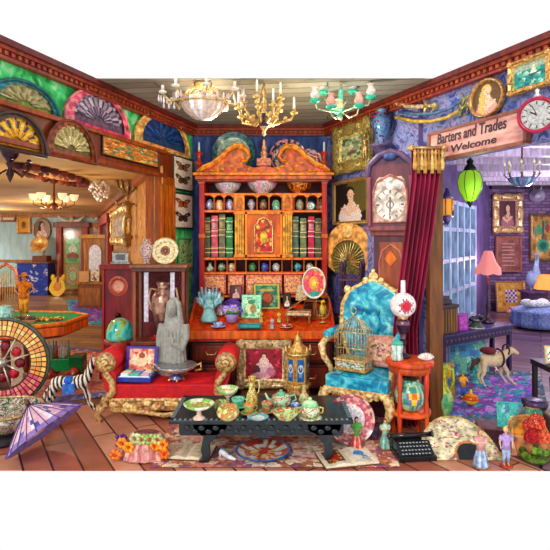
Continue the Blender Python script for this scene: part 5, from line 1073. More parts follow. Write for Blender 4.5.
for i in range(m):
    for k in range(n*2):
        j = (k+1) % (2*n); fs.append((i*2*n+k, i*2*n+j, (i+1)*2*n+j, (i+1)*2*n+k))
        cc.append(H('9078b8' if i == m-1 else (P[3+rg.randrange(3)] if rg.random() < .08+.05*i else (P[0] if k % 2 else P[1+(k//2) % 2]))))
b.add(vs, fs, cc); obj('canopy', b, 'paper', t)
for k in range(n): a = 2*PI*k/n; b = MB(); b.tube([(r_*q*1.005*cos(a), r_*q*1.005*sin(a), L_*q**1.1-.003) for q in (.03, .35, .7, 1)], .0035, '5a3c78', 4); obj('rib', b, 'wood', t)
b = MB(); b.lathe([(.008, -.05), (.02, -.03), (.022, 0)], '6a3428', n=10); obj('finial', b, 'wood', t)
b = MB(); b.tube([(0, 0, 0), (0, 0, .25)], .006, '8a5838', 6); obj('handle', b, 'wood', t)
# ================================================================ rugs of the shop
P = carpet(150, 90, 'e0b0a4', ['f0c8b8', 'c87870', 'e8b0a0', 'a87078', 'd8d0b8'], 'd88070', ['f0d0b0', '98586c', 'b87050'], 21, .08, 1100)
rug([(150, 468), (400, 468), (378, 398), (182, 398)], P, 'large pale pink flowered rug under the black tea table')
P = carpet(120, 90, '6c50a8', ['a060c8', '4870c0', '8c48a0', '48a0b8', 'c088d0'], '507c98', ['a8b098', '806888', '3c6078'], 22, .12, 900)
rug([(432, 424), (552, 424), (540, 372), (450, 372)], P, 'purple and teal patterned rug in the parlour under the toys')
# ================================================================ black tea table
TT = .3425
t = thing('tea_table', 'low black lacquered tea table with carved legs in the middle of the floor', 'table', (-.105, 4.06, 0))
hw, hd = .68, .29; BK = '1c242c'
lac = ramp_mat('black_lacquer', 'noise', 14, [(.3, '06090c'), (.55, '101a22'), (.72, '203444')], .3, bump=.1)
b = MB(); b.box(-hw, hw, -hd, hd, TT-.035, TT, BK)
b.box(-hw-.015, hw+.015, -hd-.015, -hd+.03, TT-.03, TT+.003, BK); b.box(-hw-.015, hw+.015, hd-.03, hd+.015, TT-.03, TT+.003, BK); b.box(-hw-.015, -hw+.03, -hd, hd, TT-.03, TT+.003, BK); b.box(hw-.03, hw+.015, -hd, hd, TT-.03, TT+.003, BK)
obj('tabletop', b, lac, t, .006)
b = MB()
for k in range(34): x = -hw+.03+k*(2*hw-.06)/33; b.box(x-.008, x+.008, -hd-.012, -hd+.02, TT+.003, TT+.005, '8098a8')
for k in range(12): y = -hd+.06+k*(2*hd-.12)/11; b.box(-hw-.01, -hw+.02, y-.007, y+.007, TT+.003, TT+.005, '8098a8'); b.box(hw-.02, hw+.01, y-.007, y+.007, TT+.003, TT+.005, '8098a8')
obj('inlay', b, 'gloss', t)
b = MB(); b.box(-hw+.06, hw-.06, -hd+.03, -hd+.06, TT-.13, TT-.035, BK); b.box(-hw+.06, hw-.06, hd-.06, hd-.03, TT-.13, TT-.035, BK); b.box(-hw+.05, -hw+.08, -hd+.05, hd-.05, TT-.12, TT-.035, BK); b.box(hw-.08, hw-.05, -hd+.05, hd-.05, TT-.12, TT-.035, BK)
for k in range(22): x = -hw+.12+k*(2*hw-.24)/21; b.ball((x, -hd+.028, TT-.085+.014*(-1)**k), (.028, .01, .022), '283038', 8)
obj('apron', b, lac, t, .004)
for sx in (-1, 1):
    for sy in (-1, 1):
        b = MB(); x = sx*(hw-(.27 if sx < 0 else .18)); y = sy*(hd-.06)
        poly = [(x-.06*sx+0, TT-.035), (x+.12*sx, TT-.035), (x+.1*sx, TT-.1), (x+.03*sx, TT-.14), (x+.05*sx, .1), (x+.035*sx, .04), (x+.07*sx, .02), (x+.06*sx, 0), (x-.01*sx, 0), (x-.02*sx, .05), (x-.015*sx, .14), (x-.09*sx, TT-.12), (x-.14*sx, TT-.1), (x-.16*sx, TT-.035)]
        if sx < 0: poly = poly[::-1]
        b.prism(poly, y-.03, y+.03, BK); obj('leg', b, lac, t, .006)
GR, RO, YG = 'a8e088', 'c84830', 'e0ec90'
def ontable(px, py): p = S(px, py, TT); p.z = TT+.004; return p
def dish(px, py, r, h, label, cols, stem=True, n=26):
    t = thing('footed_dish', label, 'dish', ontable(px, py)); rg = random.Random(px)
    b = MB(); b.lathe([(r*.42, 0), (r*.4, .008), (r*.15, h*.25), (r*.15, h*.5), (r*.5, h*.65)], 'e8c8b8' if stem else cols[0], n=18); obj('foot', b, 'gloss', t)
    b = MB(); b.lathe([(0, h*.58), (r*.5, h*.65), (r*.85, h*.82), (r, h), (r*.97, h+.003), (r*.78, h*.86), (r*.4, h*.72), (0, h*.7)], lambda a, z, i: (cols[0] if i in (0, 1) else ['f0f4d8', cols[1]][int(a*7) % 2] if i in (2, 3, 4) else cols[0]), n=n, cap=False); obj('bowl', b, 'gloss', t)
    b = MB(); b.lathe([(r*.74, h*.855), (r*.4, h*.73), (0, h*.71)], cols[2], n=n, cap=False); obj('painted_well', b, glaze([cols[0], cols[2], cols[1], cols[2], cols[0]], 34), t)
dish(199, 419, .118, .115, 'pale green dish with pierced rim on a pink foot, tea table front left', ['c0e890', '88c860', 'c85838'])
dish(228, 407, .086, .15, 'taller cream and green footed dish at the back left of the tea table', ['e8f0b0', 'b0d880', 'd86840'])
def pot_bowl(px, py, r, h, label, cat, cols, seed): 
    rg = random.Random(seed); b = MB(); b.lathe([(r*.5, 0), (r*.55, h*.06), (r*.95, h*.35), (r, h*.6), (r*.85, h*.9), (r*.78, h), (r*.7, h*.98), (r*.6, h*.5), (0, h*.3)], cols[0], n=20); single('painted_bowl', b, glaze(cols, 26), label, cat, ontable(px, py))
pot_bowl(228, 420, .088, .1, 'round green bowl painted with orange roses, front of the tea table beside the pierced dish', 'bowl', ['c0dc80', 'd85030', 'e88840', '78b050', 'f0e0a0'], 3)
pot_bowl(222, 411, .07, .075, 'sage bowl half hidden behind the rose painted bowl on the tea table', 'bowl', ['90a860', 'a87048', '688848', 'd0d090'], 4)
cup(ontable(238, 408), .055, .07, ['60c8a0', '88e0c0', '48a888'], 'jade green teacup on a saucer in the left group on the tea table', rim='e0d080')
cup(ontable(249, 415), .045, .075, ['b0d880', 'd86038', 'e8a048', '78b060'], 'small orange and green teacup left of centre on the tea table', rim='c89040')
b = MB(); b.lathe([(.02, 0), (.06, .003), (.085, .014), (.08, .016), (.05, .007), (0, .007)], lambda a, z, i: ['80b8d0', 'd0e8e8', '5890b0'][i % 3], n=22); single('saucer', b, 'gloss', 'empty pale blue saucer at the front edge of the tea table', 'saucer', ontable(258, 419))
vase('chocolate_pot', ontable(252, 408), .25, .05, ['e0e060', 'c84830', 'b8d060', 'f0f0a0'], 'tall slim yellow chocolate pot painted with red flowers, back of the tea table', 'pitcher', 'pot', 6, handles=1)
def teapot(loc, r, h, cols, label, rz=0):
    t = thing('teapot', label, 'teapot', loc, rz); rg = random.Random(4)
    b = MB(); b.lathe([(r*.5, 0), (r*.6, h*.05), (r*.95, h*.3), (r, h*.5), (r*.8, h*.75), (r*.5, h*.85)], cols[0], n=20); obj('body', b, glaze([cols[0], cols[0], cols[2], cols[1], cols[3], cols[0]], 22), t)
    b = MB(); b.lathe([(r*.52, h*.84), (r*.35, h*.95), (.008, h), (.016, h*1.08), (0, h*1.14)], cols[1], n=16); obj('lid', b, 'gloss', t)
    b = MB(); b.tube([(-r*.85, 0, h*.4), (-r*1.25, 0, h*.55), (-r*1.5, 0, h*.9)], [r*.2, r*.13, r*.08], cols[0], 8); obj('spout', b, 'gloss', t)
    b = MB(); b.tube([(r*.8, 0, h*.7), (r*1.3, 0, h*.8), (r*1.45, 0, h*.5), (r*.9, 0, h*.3)], r*.09, cols[-1], 6); obj('handle', b, 'gloss', t)
teapot(ontable(281, 408), .085, .13, ['a8dcb0', '70b890', 'c84830', 'e8e8c0', '88c8b0'], 'mint green teapot painted with a red rose, in the middle of the tea table')
cup(ontable(267, 413), .045, .075, ['c87848', 'a85030', 'd8b080', '708850'], 'small brown and rust painted teacup left of the mint teapot', rim='b08848')
t = thing('oval_bowl', 'wide oval lime green bowl with red roses at the tea table front', 'bowl', ontable(286, 420)); rg = random.Random(12)
b = MB(); b.lathe([(.05, 0), (.055, .008), (.08, .03), (.115, .065), (.11, .067), (.08, .04), (0, .02)], '90d880', n=26, sy=.75, wob=.012); obj('body', b, glaze(['a8e890', '70c090', 'c04830', 'd88050', 'b0e890'], 22), t)
vase('bud_vase', ontable(304, 406), .165, .045, ['88c888', 'c84838', 'c8e0a0', 'e0a050'], 'slim green vase with red roses at the back right of the tea table', 'bottle', seed=9)
t = thing('sugar_bowl', 'lidded mint green sugar bowl with a red rose at the right of the tea table', 'sugar bowl', ontable(310, 419)); rg = random.Random(6)
b = MB(); b.lathe([(.06, 0), (.09, .012), (.088, .015), (.045, .01)], ['b8e0b0', '80b888'][0], n=22); b.lathe([(.035, .01), (.06, .03), (.075, .06), (.068, .09), (.062, .1)], 'b8e0a8', n=18); obj('body', b, glaze(['b8e0a8', 'e8f0d0', 'c84838', '88c090', 'd8f0c0'], 24), t)
b = MB(); b.lathe([(.066, .1), (.05, .125), (.02, .14), (.01, .145), (.018, .155), (0, .165)], lambda a, z, i: ['98e0a0', 'd0f0c0'][i % 2], n=16); obj('lid', b, 'gloss', t)
for s in (-1, 1): b = MB(); b.tube([(s*.065, 0, .085), (s*.1, 0, .08), (s*.095, 0, .045), (s*.065, 0, .04)], .007, 'c8b060', 6); obj('handle', b, 'gloss', t)
cup(ontable(295, 410), .035, .04, ['3868b0', '88a8e0', 'f0f0f0'], 'small blue cup behind the lime oval bowl on the tea table', rim='3868b0')

# ---- under and around the table
def open_book(loc, w_, d_, rz, label, L=None, Rr=None, lean=0):
    t = thing('open_book', label, 'book', loc, rz)
    for s in (-1, 1):
        b = MB(); m = 8; vs = []; fs = []
        for i in range(m+1):
            u = i/m; z = .012+.022*sin(min(1, u*1.4)*PI)*.8*(1-u*.5)+.006
            vs += [(s*u*w_/2, -d_/2, z), (s*u*w_/2, d_/2, z), (s*u*w_/2, -d_/2, .006), (s*u*w_/2, d_/2, .006)]
        for i in range(m):
            a = i*4; fs += [(a, a+4, a+5, a+1), (a, a+2, a+6, a+4), (a+1, a+5, a+7, a+3)]
        fs += [(m*4, m*4+2, m*4+3, m*4+1)]; b.add(vs, fs, 'f0e0c4'); pg = obj('page_block', b, 'paper', t)
        C = L if s < 0 else Rr
        if C is not None:
            b = MB(); x0, x1 = (-.44*w_, -.08*w_) if s < 0 else (.08*w_, .44*w_); vs = []; fs = []; cc = []
            for j in range(C.ny+1):
                for i in range(C.nx+1):
                    x = x0+(x1-x0)*i/C.nx; u = abs(x)/(w_/2); vs.append((x, -d_*.42+d_*.84*j/C.ny, .0205+.022*sin(min(1, u*1.4)*PI)*.8*(1-u*.5)))
            for j in range(C.ny):
                for i in range(C.nx): a = j*(C.nx+1)+i; fs.append((a, a+1, a+C.nx+2, a+C.nx+1)); cc.append(tuple(C.a[j, i]))
            b.add(vs, fs, cc); obj('printed_page', b, 'paint', pg)
    b = MB(); b.box(-w_/2-.01, w_/2+.01, -d_/2-.01, d_/2+.01, 0, .006, '6c4030'); obj('cover', b, 'fabric', t); return t
P1 = Paint(20, 26, 'f0e0c4')
for k in range(9): P1.rect(.08, .1+k*.09, .9-.1*(k % 3), .12+k*.09, 'b8a080')
P1.ell(.5, .5, .25, .18, 'e0b898'); P2 = Paint(20, 26, 'f0e0c4')
for k in range(9): P2.rect(.08, .1+k*.09, .85+.05*(k % 2), .12+k*.09, 'c0a888')
open_book((W(190, 0, 3.98).x, 3.97, .008), .36, .26, R(-6), 'open book with cream text pages behind the left leg of the tea table', P1, P2)
P1 = Paint(26, 30, 'f0e4d0'); P1.rect(.05, .06, .97, .95, '804028'); P1.specks(40, ['c87838', '5c7848', 'e0b060', 'a83828', '402818'], .03, .1, (.1, .1, .9, .9)); P1.ell(.5, .5, .2, .28, 'c83828'); P1.ell(.5, .75, .09, .1, 'f0c090')
P2 = Paint(26, 30, 'f0e8d8'); P2.ell(.45, .6, .34, .17, '3890d0', .3); P2.ell(.65, .42, .2, .12, '58a8e0', -.4); P2.line(.5, .4, .55, .2, .03, '604838')
for k in range(5): P2.rect(.4, .08+k*.045, .9, .095+k*.045, '907860')
open_book((W(347, 0, 3.86).x, 3.865, .008), .42, .27, R(12), 'open art book with a red painting and a blue bird on its pages', P1, P2)
# blue plate under the table, shoe, ewer
rg = random.Random(8); b = MB(); r_ = .22
b.lathe([(.04, .008), (.1, .006), (.15, .012), (.2, .03), (.215, .034), (.22, .03), (.15, .0), (0.001, 0)], lambda a, z, i: [['c84838', 'e8c890', '50788c'], ['d8e0d8', 'c86850', '3870a0'], ['e0d8c8', 'b84838'], ['2868b0', '3878c8'], '1c4890', '1c4890', '1c4890'][min(i, 6)][rg.randrange(2)] if i < 4 else '2058a8', n=32)
b.lathe([(0, .0075), (.04, .008)], 'c86850', n=32, cap=False)
single('floor_plate', b, 'gloss', 'large blue rimmed plate with red figures lying on the rug under the tea table', 'plate', (W(263, 0, 3.95).x, 3.97, .008))
def ewer(loc, h, label, col='a8b8c8'):
    t = thing('ewer', label, 'ewer', loc); b = MB(); b.lathe([(.05, 0), (.055, .01), (.02, .04), (.05, h*.4), (.055, h*.6), (.025, h*.8), (.03, h)], lambda a, z, i: [col, 'd0d8e0', '7888a0'][i % 3], n=14); obj('body', b, 'metal', t)
    b = MB(); b.tube([(.025, 0, h*.9), (.08, 0, h*.85), (.07, 0, h*.5), (.05, 0, h*.45)], .006, col, 6); obj('handle', b, 'metal', t)
ewer((W(262, 0, 4.22).x, 4.25, .008), .17, 'silver grey ewer standing under the tea table behind the blue plate')
t = thing('slipper', 'small white and blue porcelain lady slipper on the rug beneath the tea table', 'shoe', (W(227, 0, 3.8).x, 3.86, .008), R(-30))
b = MB(); b.tube([(-.07, 0, .05), (-.03, 0, .035), (.02, 0, .02), (.075, 0, .013)], [.022, .02, .019, .009], 'e8ecf0', 10); b.tube([(-.075, 0, .045), (-.07, 0, 0)], [.012, .007], 'e8ecf0', 8); obj('body', b, 'gloss', t, remesh=.004, solid='dfe6ee')
b = MB(); b.ball((.02, 0, .042), (.014, .012, .008), '3858a8', 8); b.ball((-.05, 0, .07), (.02, .016, .004), '8090b8', 8); obj('bow', b, 'gloss', t)
# pleated pink lampshade with orange flowers at bottom left
t = thing('pleated_lampshade', 'pleated pink silk shade trimmed with orange flowers, on the floor below the settee', 'lampshade', (W(146, 0, 3.95).x, 3.95, .008))
n = 40; b = MB(); vs = []; fs = []; cc = []
for i, (r, z) in enumerate(((.2, 0), (.165, .09), (.13, .155), (.1, .17))):
    for k in range(n): rr = r*(1.03 if k % 2 else .96); vs.append((rr*cos(2*PI*k/n), rr*sin(2*PI*k/n)*.8, z))
for i in range(3):
    for k in range(n): j = (k+1) % n; fs.append((i*n+k, i*n+j, (i+1)*n+j, (i+1)*n+k)); cc.append(H(['d8908c', 'e8b0a4', 'c47878'][k % 3]))
fs.append(tuple(3*n+k for k in range(n))); cc.append(H('7c3c3c')); b.add(vs, fs, cc); obj('silk', b, 'fabric', t)
for k, (x, z, c) in enumerate(((-.15, .14, 'f08820'), (-.1, .11, 'f8a028'), (.1, .12, 'f08020'), (.16, .13, 'f89828'), (.0, .17, 'a8b870'), (.06, .17, '98b060'), (-.05, .175, 'c0c890'), (.17, .06, 'f07830'), (-.2, .05, 'f08840'), (.12, .17, 'b8c080'))):
    b = MB()
    for q in range(6): b.ball((x+.028*cos(q*1.05), -.13, z+.028*sin(q*1.05)), (.02, .014, .02), c, 6, m=4)
    b.ball((x, -.142, z), .012, 'c84818', 6, m=4); obj('flower', b, 'leaf', t)
b = MB()
for k in range(16): b.ball((-.19+.02*(k % 4), -.12+.01*(k % 3), .12+.022*(k//4)), .015, ['4c2878', '6c3898', '382060'][k % 3], 6, m=4)
obj('grapes', b, 'gloss', t)

# ================================================================ blue armchair
t = thing('armchair', 'gilt armchair with shiny turquoise silk seat and buttoned back', 'chair', (.81, 4.54, 0), R(-28)); t.scale = (1.08, 1, 1.17); sw, sd_ = .26, .24; sh = .40
silk = ramp_mat('turquoise_silk', 'noise', 9, [(.3, '085c90'), (.45, '1c90b8'), (.58, '48c8d8'), (.7, 'b0f0f0')], .28, distort=1.5, bump=.3)
b = MB(); b.box(-sw, sw, -sd_, sd_, sh-.06, sh+.03, '30a8c0'); b.ball((0, 0, sh+.03), (sw*.93, sd_*.93, .04), '30a8c0', 18); obj('seat', b, silk, t, .03)
b = MB(); b.box(-sw-.015, sw+.015, -sd_-.015, -sd_+.02, sh-.1, sh-.055, 'd0a050'); b.box(-sw-.015, -sw+.02, -sd_, sd_, sh-.1, sh-.055, 'd0a050'); b.box(sw-.02, sw+.015, -sd_, sd_, sh-.1, sh-.055, 'd0a050'); b.box(-sw, sw, sd_-.02, sd_+.015, sh-.1, sh-.055, 'd0a050')
for k in range(9): x = -sw+.03+k*(2*sw-.06)/8; b.ball((x, -sd_-.015, sh-.1-.02*cos((k-4)*.8)), (.035, .016, .03), ['e0b868', 'c89040'][k % 2], 8); b.ball((-sw-.01, x*.9, sh-.1-.015*cos((k-4)*.8)), (.016, .035, .028), ['e0b868', 'c89040'][k % 2], 8)
obj('seat_rail', b, 'carve', t, .004)
for sx in (-1, 1):
    b = MB(); b.tube([(sx*sw, -sd_, sh-.08), (sx*(sw+.03), -sd_-.03, sh-.17), (sx*(sw-.01), -sd_, .14), (sx*(sw+.0), -sd_-.02, .03), (sx*(sw+.02), -sd_-.04, 0)], [.045, .04, .022, .02, .026], 'd8a858', 8); obj('leg', b, 'carve', t)
    b = MB(); b.tube([(sx*(sw-.02), sd_, sh-.08), (sx*(sw-.02), sd_+.01, .2), (sx*(sw-.0), sd_+.05, 0)], [.035, .025, .02], 'b88840', 8); obj('leg', b, 'carve', t)
    b = MB(); b.tube([(sx*sw, sd_, .72), (sx*(sw+.03), .1, .7), (sx*(sw+.05), -.12, .67), (sx*(sw+.05), -.2, .64), (sx*(sw+.03), -.2, .56), (sx*(sw-.0), -.12, .47), (sx*(sw-.01), -.1, .37)], [.022, .024, .026, .032, .026, .022, .022], 'e0b868', 8); ar = obj('arm', b, 'carve', t)
    b = MB(); b.tube([(sx*(sw+.02), .14, .73), (sx*(sw+.045), -.1, .71)], .032, '38a890', 10); obj('arm_pad', b, silk, ar)
bk = [(-.2, .48), (-.26, .62), (-.29, .8), (-.28, .98), (-.22, 1.1), (-.1, 1.17), (0, 1.21), (.1, 1.17), (.22, 1.1), (.28, .98), (.29, .8), (.26, .62), (.2, .48)]; bk = [(x, .48+(z-.48)*.88) for x, z in bk]
T = Matrix.Translation((0, sd_+.0, 0)) @ Matrix.Rotation(R(-2), 4, 'X')
b = MB(); b.prism([(x*.93, z) for x, z in bk][::-1], -.03, .04, '30a8c0', M=T)
for k in range(9): x = (-.14+.14*(k % 3)); z = .62+.15*(k//3); b.ball((x, -.035, z), (.085, .035, .095), '30a8c0', 10, M=T)
obj('backrest', b, silk, t, .02)
b = MB(); b.tube([(x, 0, z) for x, z in bk], .024, 'e0b458', 8, M=T, closed=True)
for x, z, r in ((0, 1.15, .045), (-.07, 1.12, .03), (.07, 1.12, .03), (-.24, 1.04, .035), (.24, 1.04, .035), (0, 1.2, .02), (-.28, .85, .025), (.28, .85, .025)): b.ball((x, 0, z), (r, .025, r), 'f0cc70', 8, M=T)
for sx in (-1, 1): b.tube([(sx*.2, 0, .48), (sx*.25, 0, .36)], .024, 'c89848', 8, M=T)
obj('back_frame', b, 'carve', t)
# birdcage on the seat
cg = Vector((.70, 4.45, (sh+.07)*1.17+.002)); t = thing('birdcage', 'brass wire birdcage with a dome top and painted flower base, standing on the turquoise seat', 'birdcage', cg, R(-32))
b = MB(); b.box(-.15, .15, -.1, .1, 0, .015, 'c89838'); b.box(-.14, .14, -.09, .09, .015, .085, 'd8a848'); b.box(-.15, .15, -.1, .1, .085, .1, 'e0b458')
P = flora(34, 10, 'd8e0c0', ['c84860', '488c58', '4868b0'], 24, 4, .09); b.canvas(-.12, .12, .025, .078, -.0915, P); b.canvas(-.075, .075, .025, .078, -.1415, P, Matrix.Rotation(R(-90), 4, 'Z')); b.canvas(-.075, .075, .025, .078, -.1415, P, Matrix.Rotation(R(90), 4, 'Z')); obj('base', b, 'gold', t, .003)
b = MB()
for k in range(11):
    x = -.14+.028*k; hz = .34+.1*math.sqrt(max(0, 1-(x/.145)**2))
    for y in (-.09, .09): b.tube([(x, y, .1), (x, y, .34), (x*.8, y*.55, .34+(hz-.34)*.75), (x*.55, 0, hz+.02)], .0022, 'e8cc80', 4)
for k in range(6):
    y = -.09+.036*k
    for x in (-.14, .14): b.tube([(x, y, .1), (x, y, .34), (x*.6, y*.6, .42), (0, 0, .47)], .0022, 'e8cc80', 4)
obj('wires', b, 'gold', t)
b = MB()
for z in (.2, .34): b.tube([(-.14, -.09, z), (.14, -.09, z), (.14, .09, z), (-.14, .09, z)], .004, 'd8b058', 5, closed=True)
b.tube([(.025*cos(k*PI/6), 0, .52+.03*sin(k*PI/6)) for k in range(12)], .004, 'e0b858', 5, closed=True); b.tube([(0, 0, .46), (0, 0, .495)], .006, 'e0b858', 6); obj('hoops', b, 'gold', t)
b = MB(); b.tube([(-.12, 0, .22), (.12, 0, .22)], .004, 'a07838', 5); obj('perch', b, 'wood', t)
# embroidered cushion
P = flora(26, 26, 'd8a890', ['a86878', '7c5068', 'f0d0b0', '806050'], 34, 6, .08)
t = thing('cushion', 'dusty pink embroidered cushion leaning in the right corner of the armchair', 'cushion', (.96, 4.52, (sh+.07)*1.17+.002), 0, rot=(R(-16), 0, R(-28)))
b = MB(); b.ball((0, 0, .14), (.16, .05, .15), 'c89080', 18); b.v = [(max(-.145, min(.145, x*1.2)), y, max(.0, min(.28, .14+(z-.14)*1.2))) for x, y, z in b.v]; obj('body', b, 'fabric', t)
b = MB(); b.canvas(-.1, .1, .05, .23, -.051, P); obj('embroidery', b, 'fabric', t)

# ================================================================ two tier round table with lamp
tx, ty = 1.13, 4.2
t = thing('tiered_table', 'bright orange round two tier side table beside the armchair', 'table', (tx, ty, 0))
b = MB(); b.lathe([(.0, .66), (.19, .66), (.2, .665), (.2, .69), (.19, .7), (0, .7)], 'd8501c', n=30); b.lathe([(.17, .6), (.175, .66)], 'c04818', n=30); obj('tabletop', b, 'wood', t)
b = MB(); b.lathe([(0, .25), (.17, .25), (.175, .26), (.175, .28), (0, .28)], 'e05c20', n=28); obj('shelf', b, 'wood', t)
for k in range(4): a = PI/4+k*PI/2; b = MB(); x, y = .155*cos(a), .155*sin(a); b.lathe([(.018, 0), (.022, .06), (.014, .12), (.022, .25), (.022, .3), (.014, .4), (.024, .5), (.02, .66)], 'c84020', x, y, 0, 10); obj('leg', b, 'wood', t)
lx = (403-275)*4.25/FP; t = thing('oil_lamp', 'tall oil lamp with a white globe painted with a red rose, on the orange table', 'oil lamp', (lx, 4.25, .703))
b = MB(); b.lathe([(.06, 0), (.065, .015), (.025, .04), (.018, .1), (.035, .13), (.02, .16), (.03, .2), (.05, .24), (.06, .28), (.05, .31), (.03, .33)], lambda a, z, i: ['503048', '382438', '805868'][i % 3], n=18); obj('base', b, 'metal', t)
zg = HC-(305-HOR)*4.25/FP-.703; rg_ = .108
rg = random.Random(5); b = MB()
def gc(a, z, i):
    d = math.hypot((a-4.75)*rg_*1.0, (z-0)*rg_)
    return 'c8283c' if d < .035 else ('d85868' if d < .05 else ('607868' if .05 < d < .075 and (int(a*9)+i) % 3 == 0 else 'fae6e6'))
m = 16; prof = [(sin(PI*(.1+.8*i/m)), -cos(PI*(.1+.8*i/m))) for i in range(m+1)]
b.lathe(prof, gc, n=44, M=Matrix.Translation((0, 0, zg)) @ Matrix.Scale(rg_, 4), cap=False); obj('globe', b, 'gloss', t)
b = MB(); b.lathe([(.024, zg+.09), (.02, zg+.14), (.02, zg+.21)], 'f8e8ec', n=12, cap=False); obj('chimney', b, 'gloss', t)
b = MB(); b.lathe([(.03, zg-.13), (.045, zg-.11), (.04, zg-.095)], 'd8a848', n=14); b.tube([(0, 0, .3), (0, 0, zg-.1)], .012, 'c09040', 8); obj('burner', b, 'gold', t)
zt = .703
t = thing('glass_jar', 'clear fluted glass jar with a mint green lid, left on the orange table', 'jar', (tx-.115, ty-.05, zt)); b = MB(); b.lathe([(.04, 0), (.048, .01), (.04, .06), (.048, .12), (.04, .13)], lambda a, z, i: ['c8e0d8', 'f0f8f0', '90b8b0'][int(a*6) % 3], n=18); obj('body', b, 'gloss', t)
b = MB(); b.lathe([(.045, .13), (.047, .15), (.03, .16), (0, .165)], '50b898', n=16); obj('lid', b, 'gloss', t)
b = MB()
for k in range(9): a = R(20+k*17.5); b.tube([(0, 0, .012), (.035*cos(a), .0, .02+.02*sin(a)), (.07*cos(a), .01, .015+.05*sin(a))], [.012, .016, .008], ['f0e8e0', 'e0d0c8'][k % 2], 6)
single('shell', b, 'stone', 'white scallop shell lying on the orange table, right of the lamp', 'shell', (tx+.115, ty-.08, zt), remesh=0)
t = thing('medallion_vase', 'round green vase with an orange flower medallion, on the lower tier of the orange table', 'vase', (tx+.0, ty-.02, .283)); rg = random.Random(5)
def vc(a, z, i):
    dx = (a-4.71)*.12; dz = (z-.13); d = math.hypot(dx, dz); return 'e87828' if d < .028 else ('f0c840' if d < .045 else ('8c6cb0' if d < .06 else rg.choice(['68b098', '98c8a0', '3c8878', 'b0d0a8'])))
b = MB(); b.lathe([(.06, 0), (.09, .02), (.12, .07), (.13, .12), (.125, .17), (.1, .215), (.07, .235), (.075, .25), (.05, .25)], vc, n=36); obj('body', b, 'gloss', t)
# typewriter
t = thing('typewriter', 'black typewriter with round keys on the floor in front of the orange table', 'typewriter', (W(412, 0, 3.96).x, 3.945, 0), R(6))
b = MB(); b.box(-.15, .15, -.12, .1, 0, .04, '14181c'); b.add([(-.14, -.1, .04), (.14, -.1, .04), (-.14, .0, .11), (.14, .0, .11), (-.14, .09, .12), (.14, .09, .12), (-.14, .09, .04), (.14, .09, .04)], [(0, 1, 3, 2), (2, 3, 5, 4), (4, 5, 7, 6), (0, 2, 4, 6), (1, 7, 5, 3)], '1c2024'); obj('body', b, 'gloss', t, .004)
b = MB(); b.tube([(-.17, .05, .14), (.17, .05, .14)], .02, '101010', 12); b.tube([(-.185, .05, .14), (-.17, .05, .14)], .026, '303030', 12); b.tube([(.17, .05, .14), (.185, .05, .14)], .026, '303030', 12); obj('carriage', b, 'gloss', t)
for r in range(4):
    for k in range(9): b = MB(); b.lathe([(.0095, 0), (.0095, .004), (0, .005)], 'a8b0b0', -.11+.0265*k+.006*(r % 2), -.092+.026*r, .052+.018*r, 8); obj('key', b, 'gloss', t)
# pitcher
t = thing('floor_pitcher', 'tall yellow green pitcher vase on the floor at the parlour opening', 'pitcher', (1.60, 4.84, 0)); b = MB(); rg = random.Random(3)
b.lathe([(.07, 0), (.09, .02), (.12, .1), (.125, .17), (.1, .24), (.06, .3), (.05, .38), (.06, .46), (.075, .5), (.05, .5)], lambda a, z, i: rg.choice(['78c070', '60b088', 'a8d080']) if i < 4 else rg.choice(['c0c838', 'd8d850', '98b030']), n=20); obj('body', b, 'gloss', t)
b = MB(); b.tube([(.06, 0, .46), (.12, 0, .44), (.13, 0, .34), (.1, 0, .25)], .012, 'b8c030', 6); obj('handle', b, 'gloss', t)
# pink plate against the chair and two lady figurines
P_ = ['e8e0e0', ['d8d0e0', 'f0e8e8'], ['f0e0e0', 'c8b8d0'], ['e8c8c8', 'f0f0f0'], ['c85868', 'e8a8a0', 'd87878'], ['d87080', 'f0b0a8', '985868'], ['f0c0b0', 'c05060']]
stand_plate('wall_plate', (.63, 4.185, .008), .20, P_, 'large white plate with a wide pink patterned rim leaning at the armchair front', -14, rng_seed=9, n=40)
figurine((W(357, 0, 4.02).x, 4.04, .008), .25, 'porcelain lady in a coral red dress on the rug before the pink plate', dress='d85848', top='60a050', hair='402818', base='c8a048', arms='hips')
figurine((W(385, 0, 4.06).x, 4.06, .008), .23, 'porcelain lady in a pale teal dress with yellow base, left of the typewriter', dress='78b8a8', top='a8c8b0', hair='5c3c28', base='d0a040')
vase('stoneware_jug', (W(373, 0, 4.28).x, 4.27, 0), .2, .055, ['483048', '283058', '684060'], 'small dark plum jug on the floor between the two porcelain ladies', 'pitcher', 'jug', 5, handles=1)

# ================================================================ right wall
P = scene_paint(34, 44, ['a8b880', 'c8d0a0', '688858', 'e0d8a8', '486848', '90a870'], 70, .1, 4, 'c8d8c0'); P.ell(.6, .45, .2, .18, '8c9c80'); P.ell(.45, .55, .12, .12, 'e8e0c0'); P.ell(.5, .3, .2, .08, '785838')
loc, w_, h, rz = hang(RW, 338, 124, 375, 172, .02); picture('painting', loc, w_, h, rz, P, 'wide gilt framed landscape with a green grey garden scene, top of the right wall', 'painting', '9c8428', 'd8c050', fw=.16, d=.07, kind='carve')
P = portrait(34, 46, '1c1410', 'ecc0a0', '18100c', 'e8d8d0', '5c5428', .48)
loc, w_, h, rz = hang(RW, 336, 179, 372, 225, .02); picture('painting', loc, w_, h, rz, P, 'portrait of a dark haired woman in white with crossed hands, dark background', 'painting', '8a6438', 'b89058', fw=.05, d=.04, kind='wood', knobs=False)
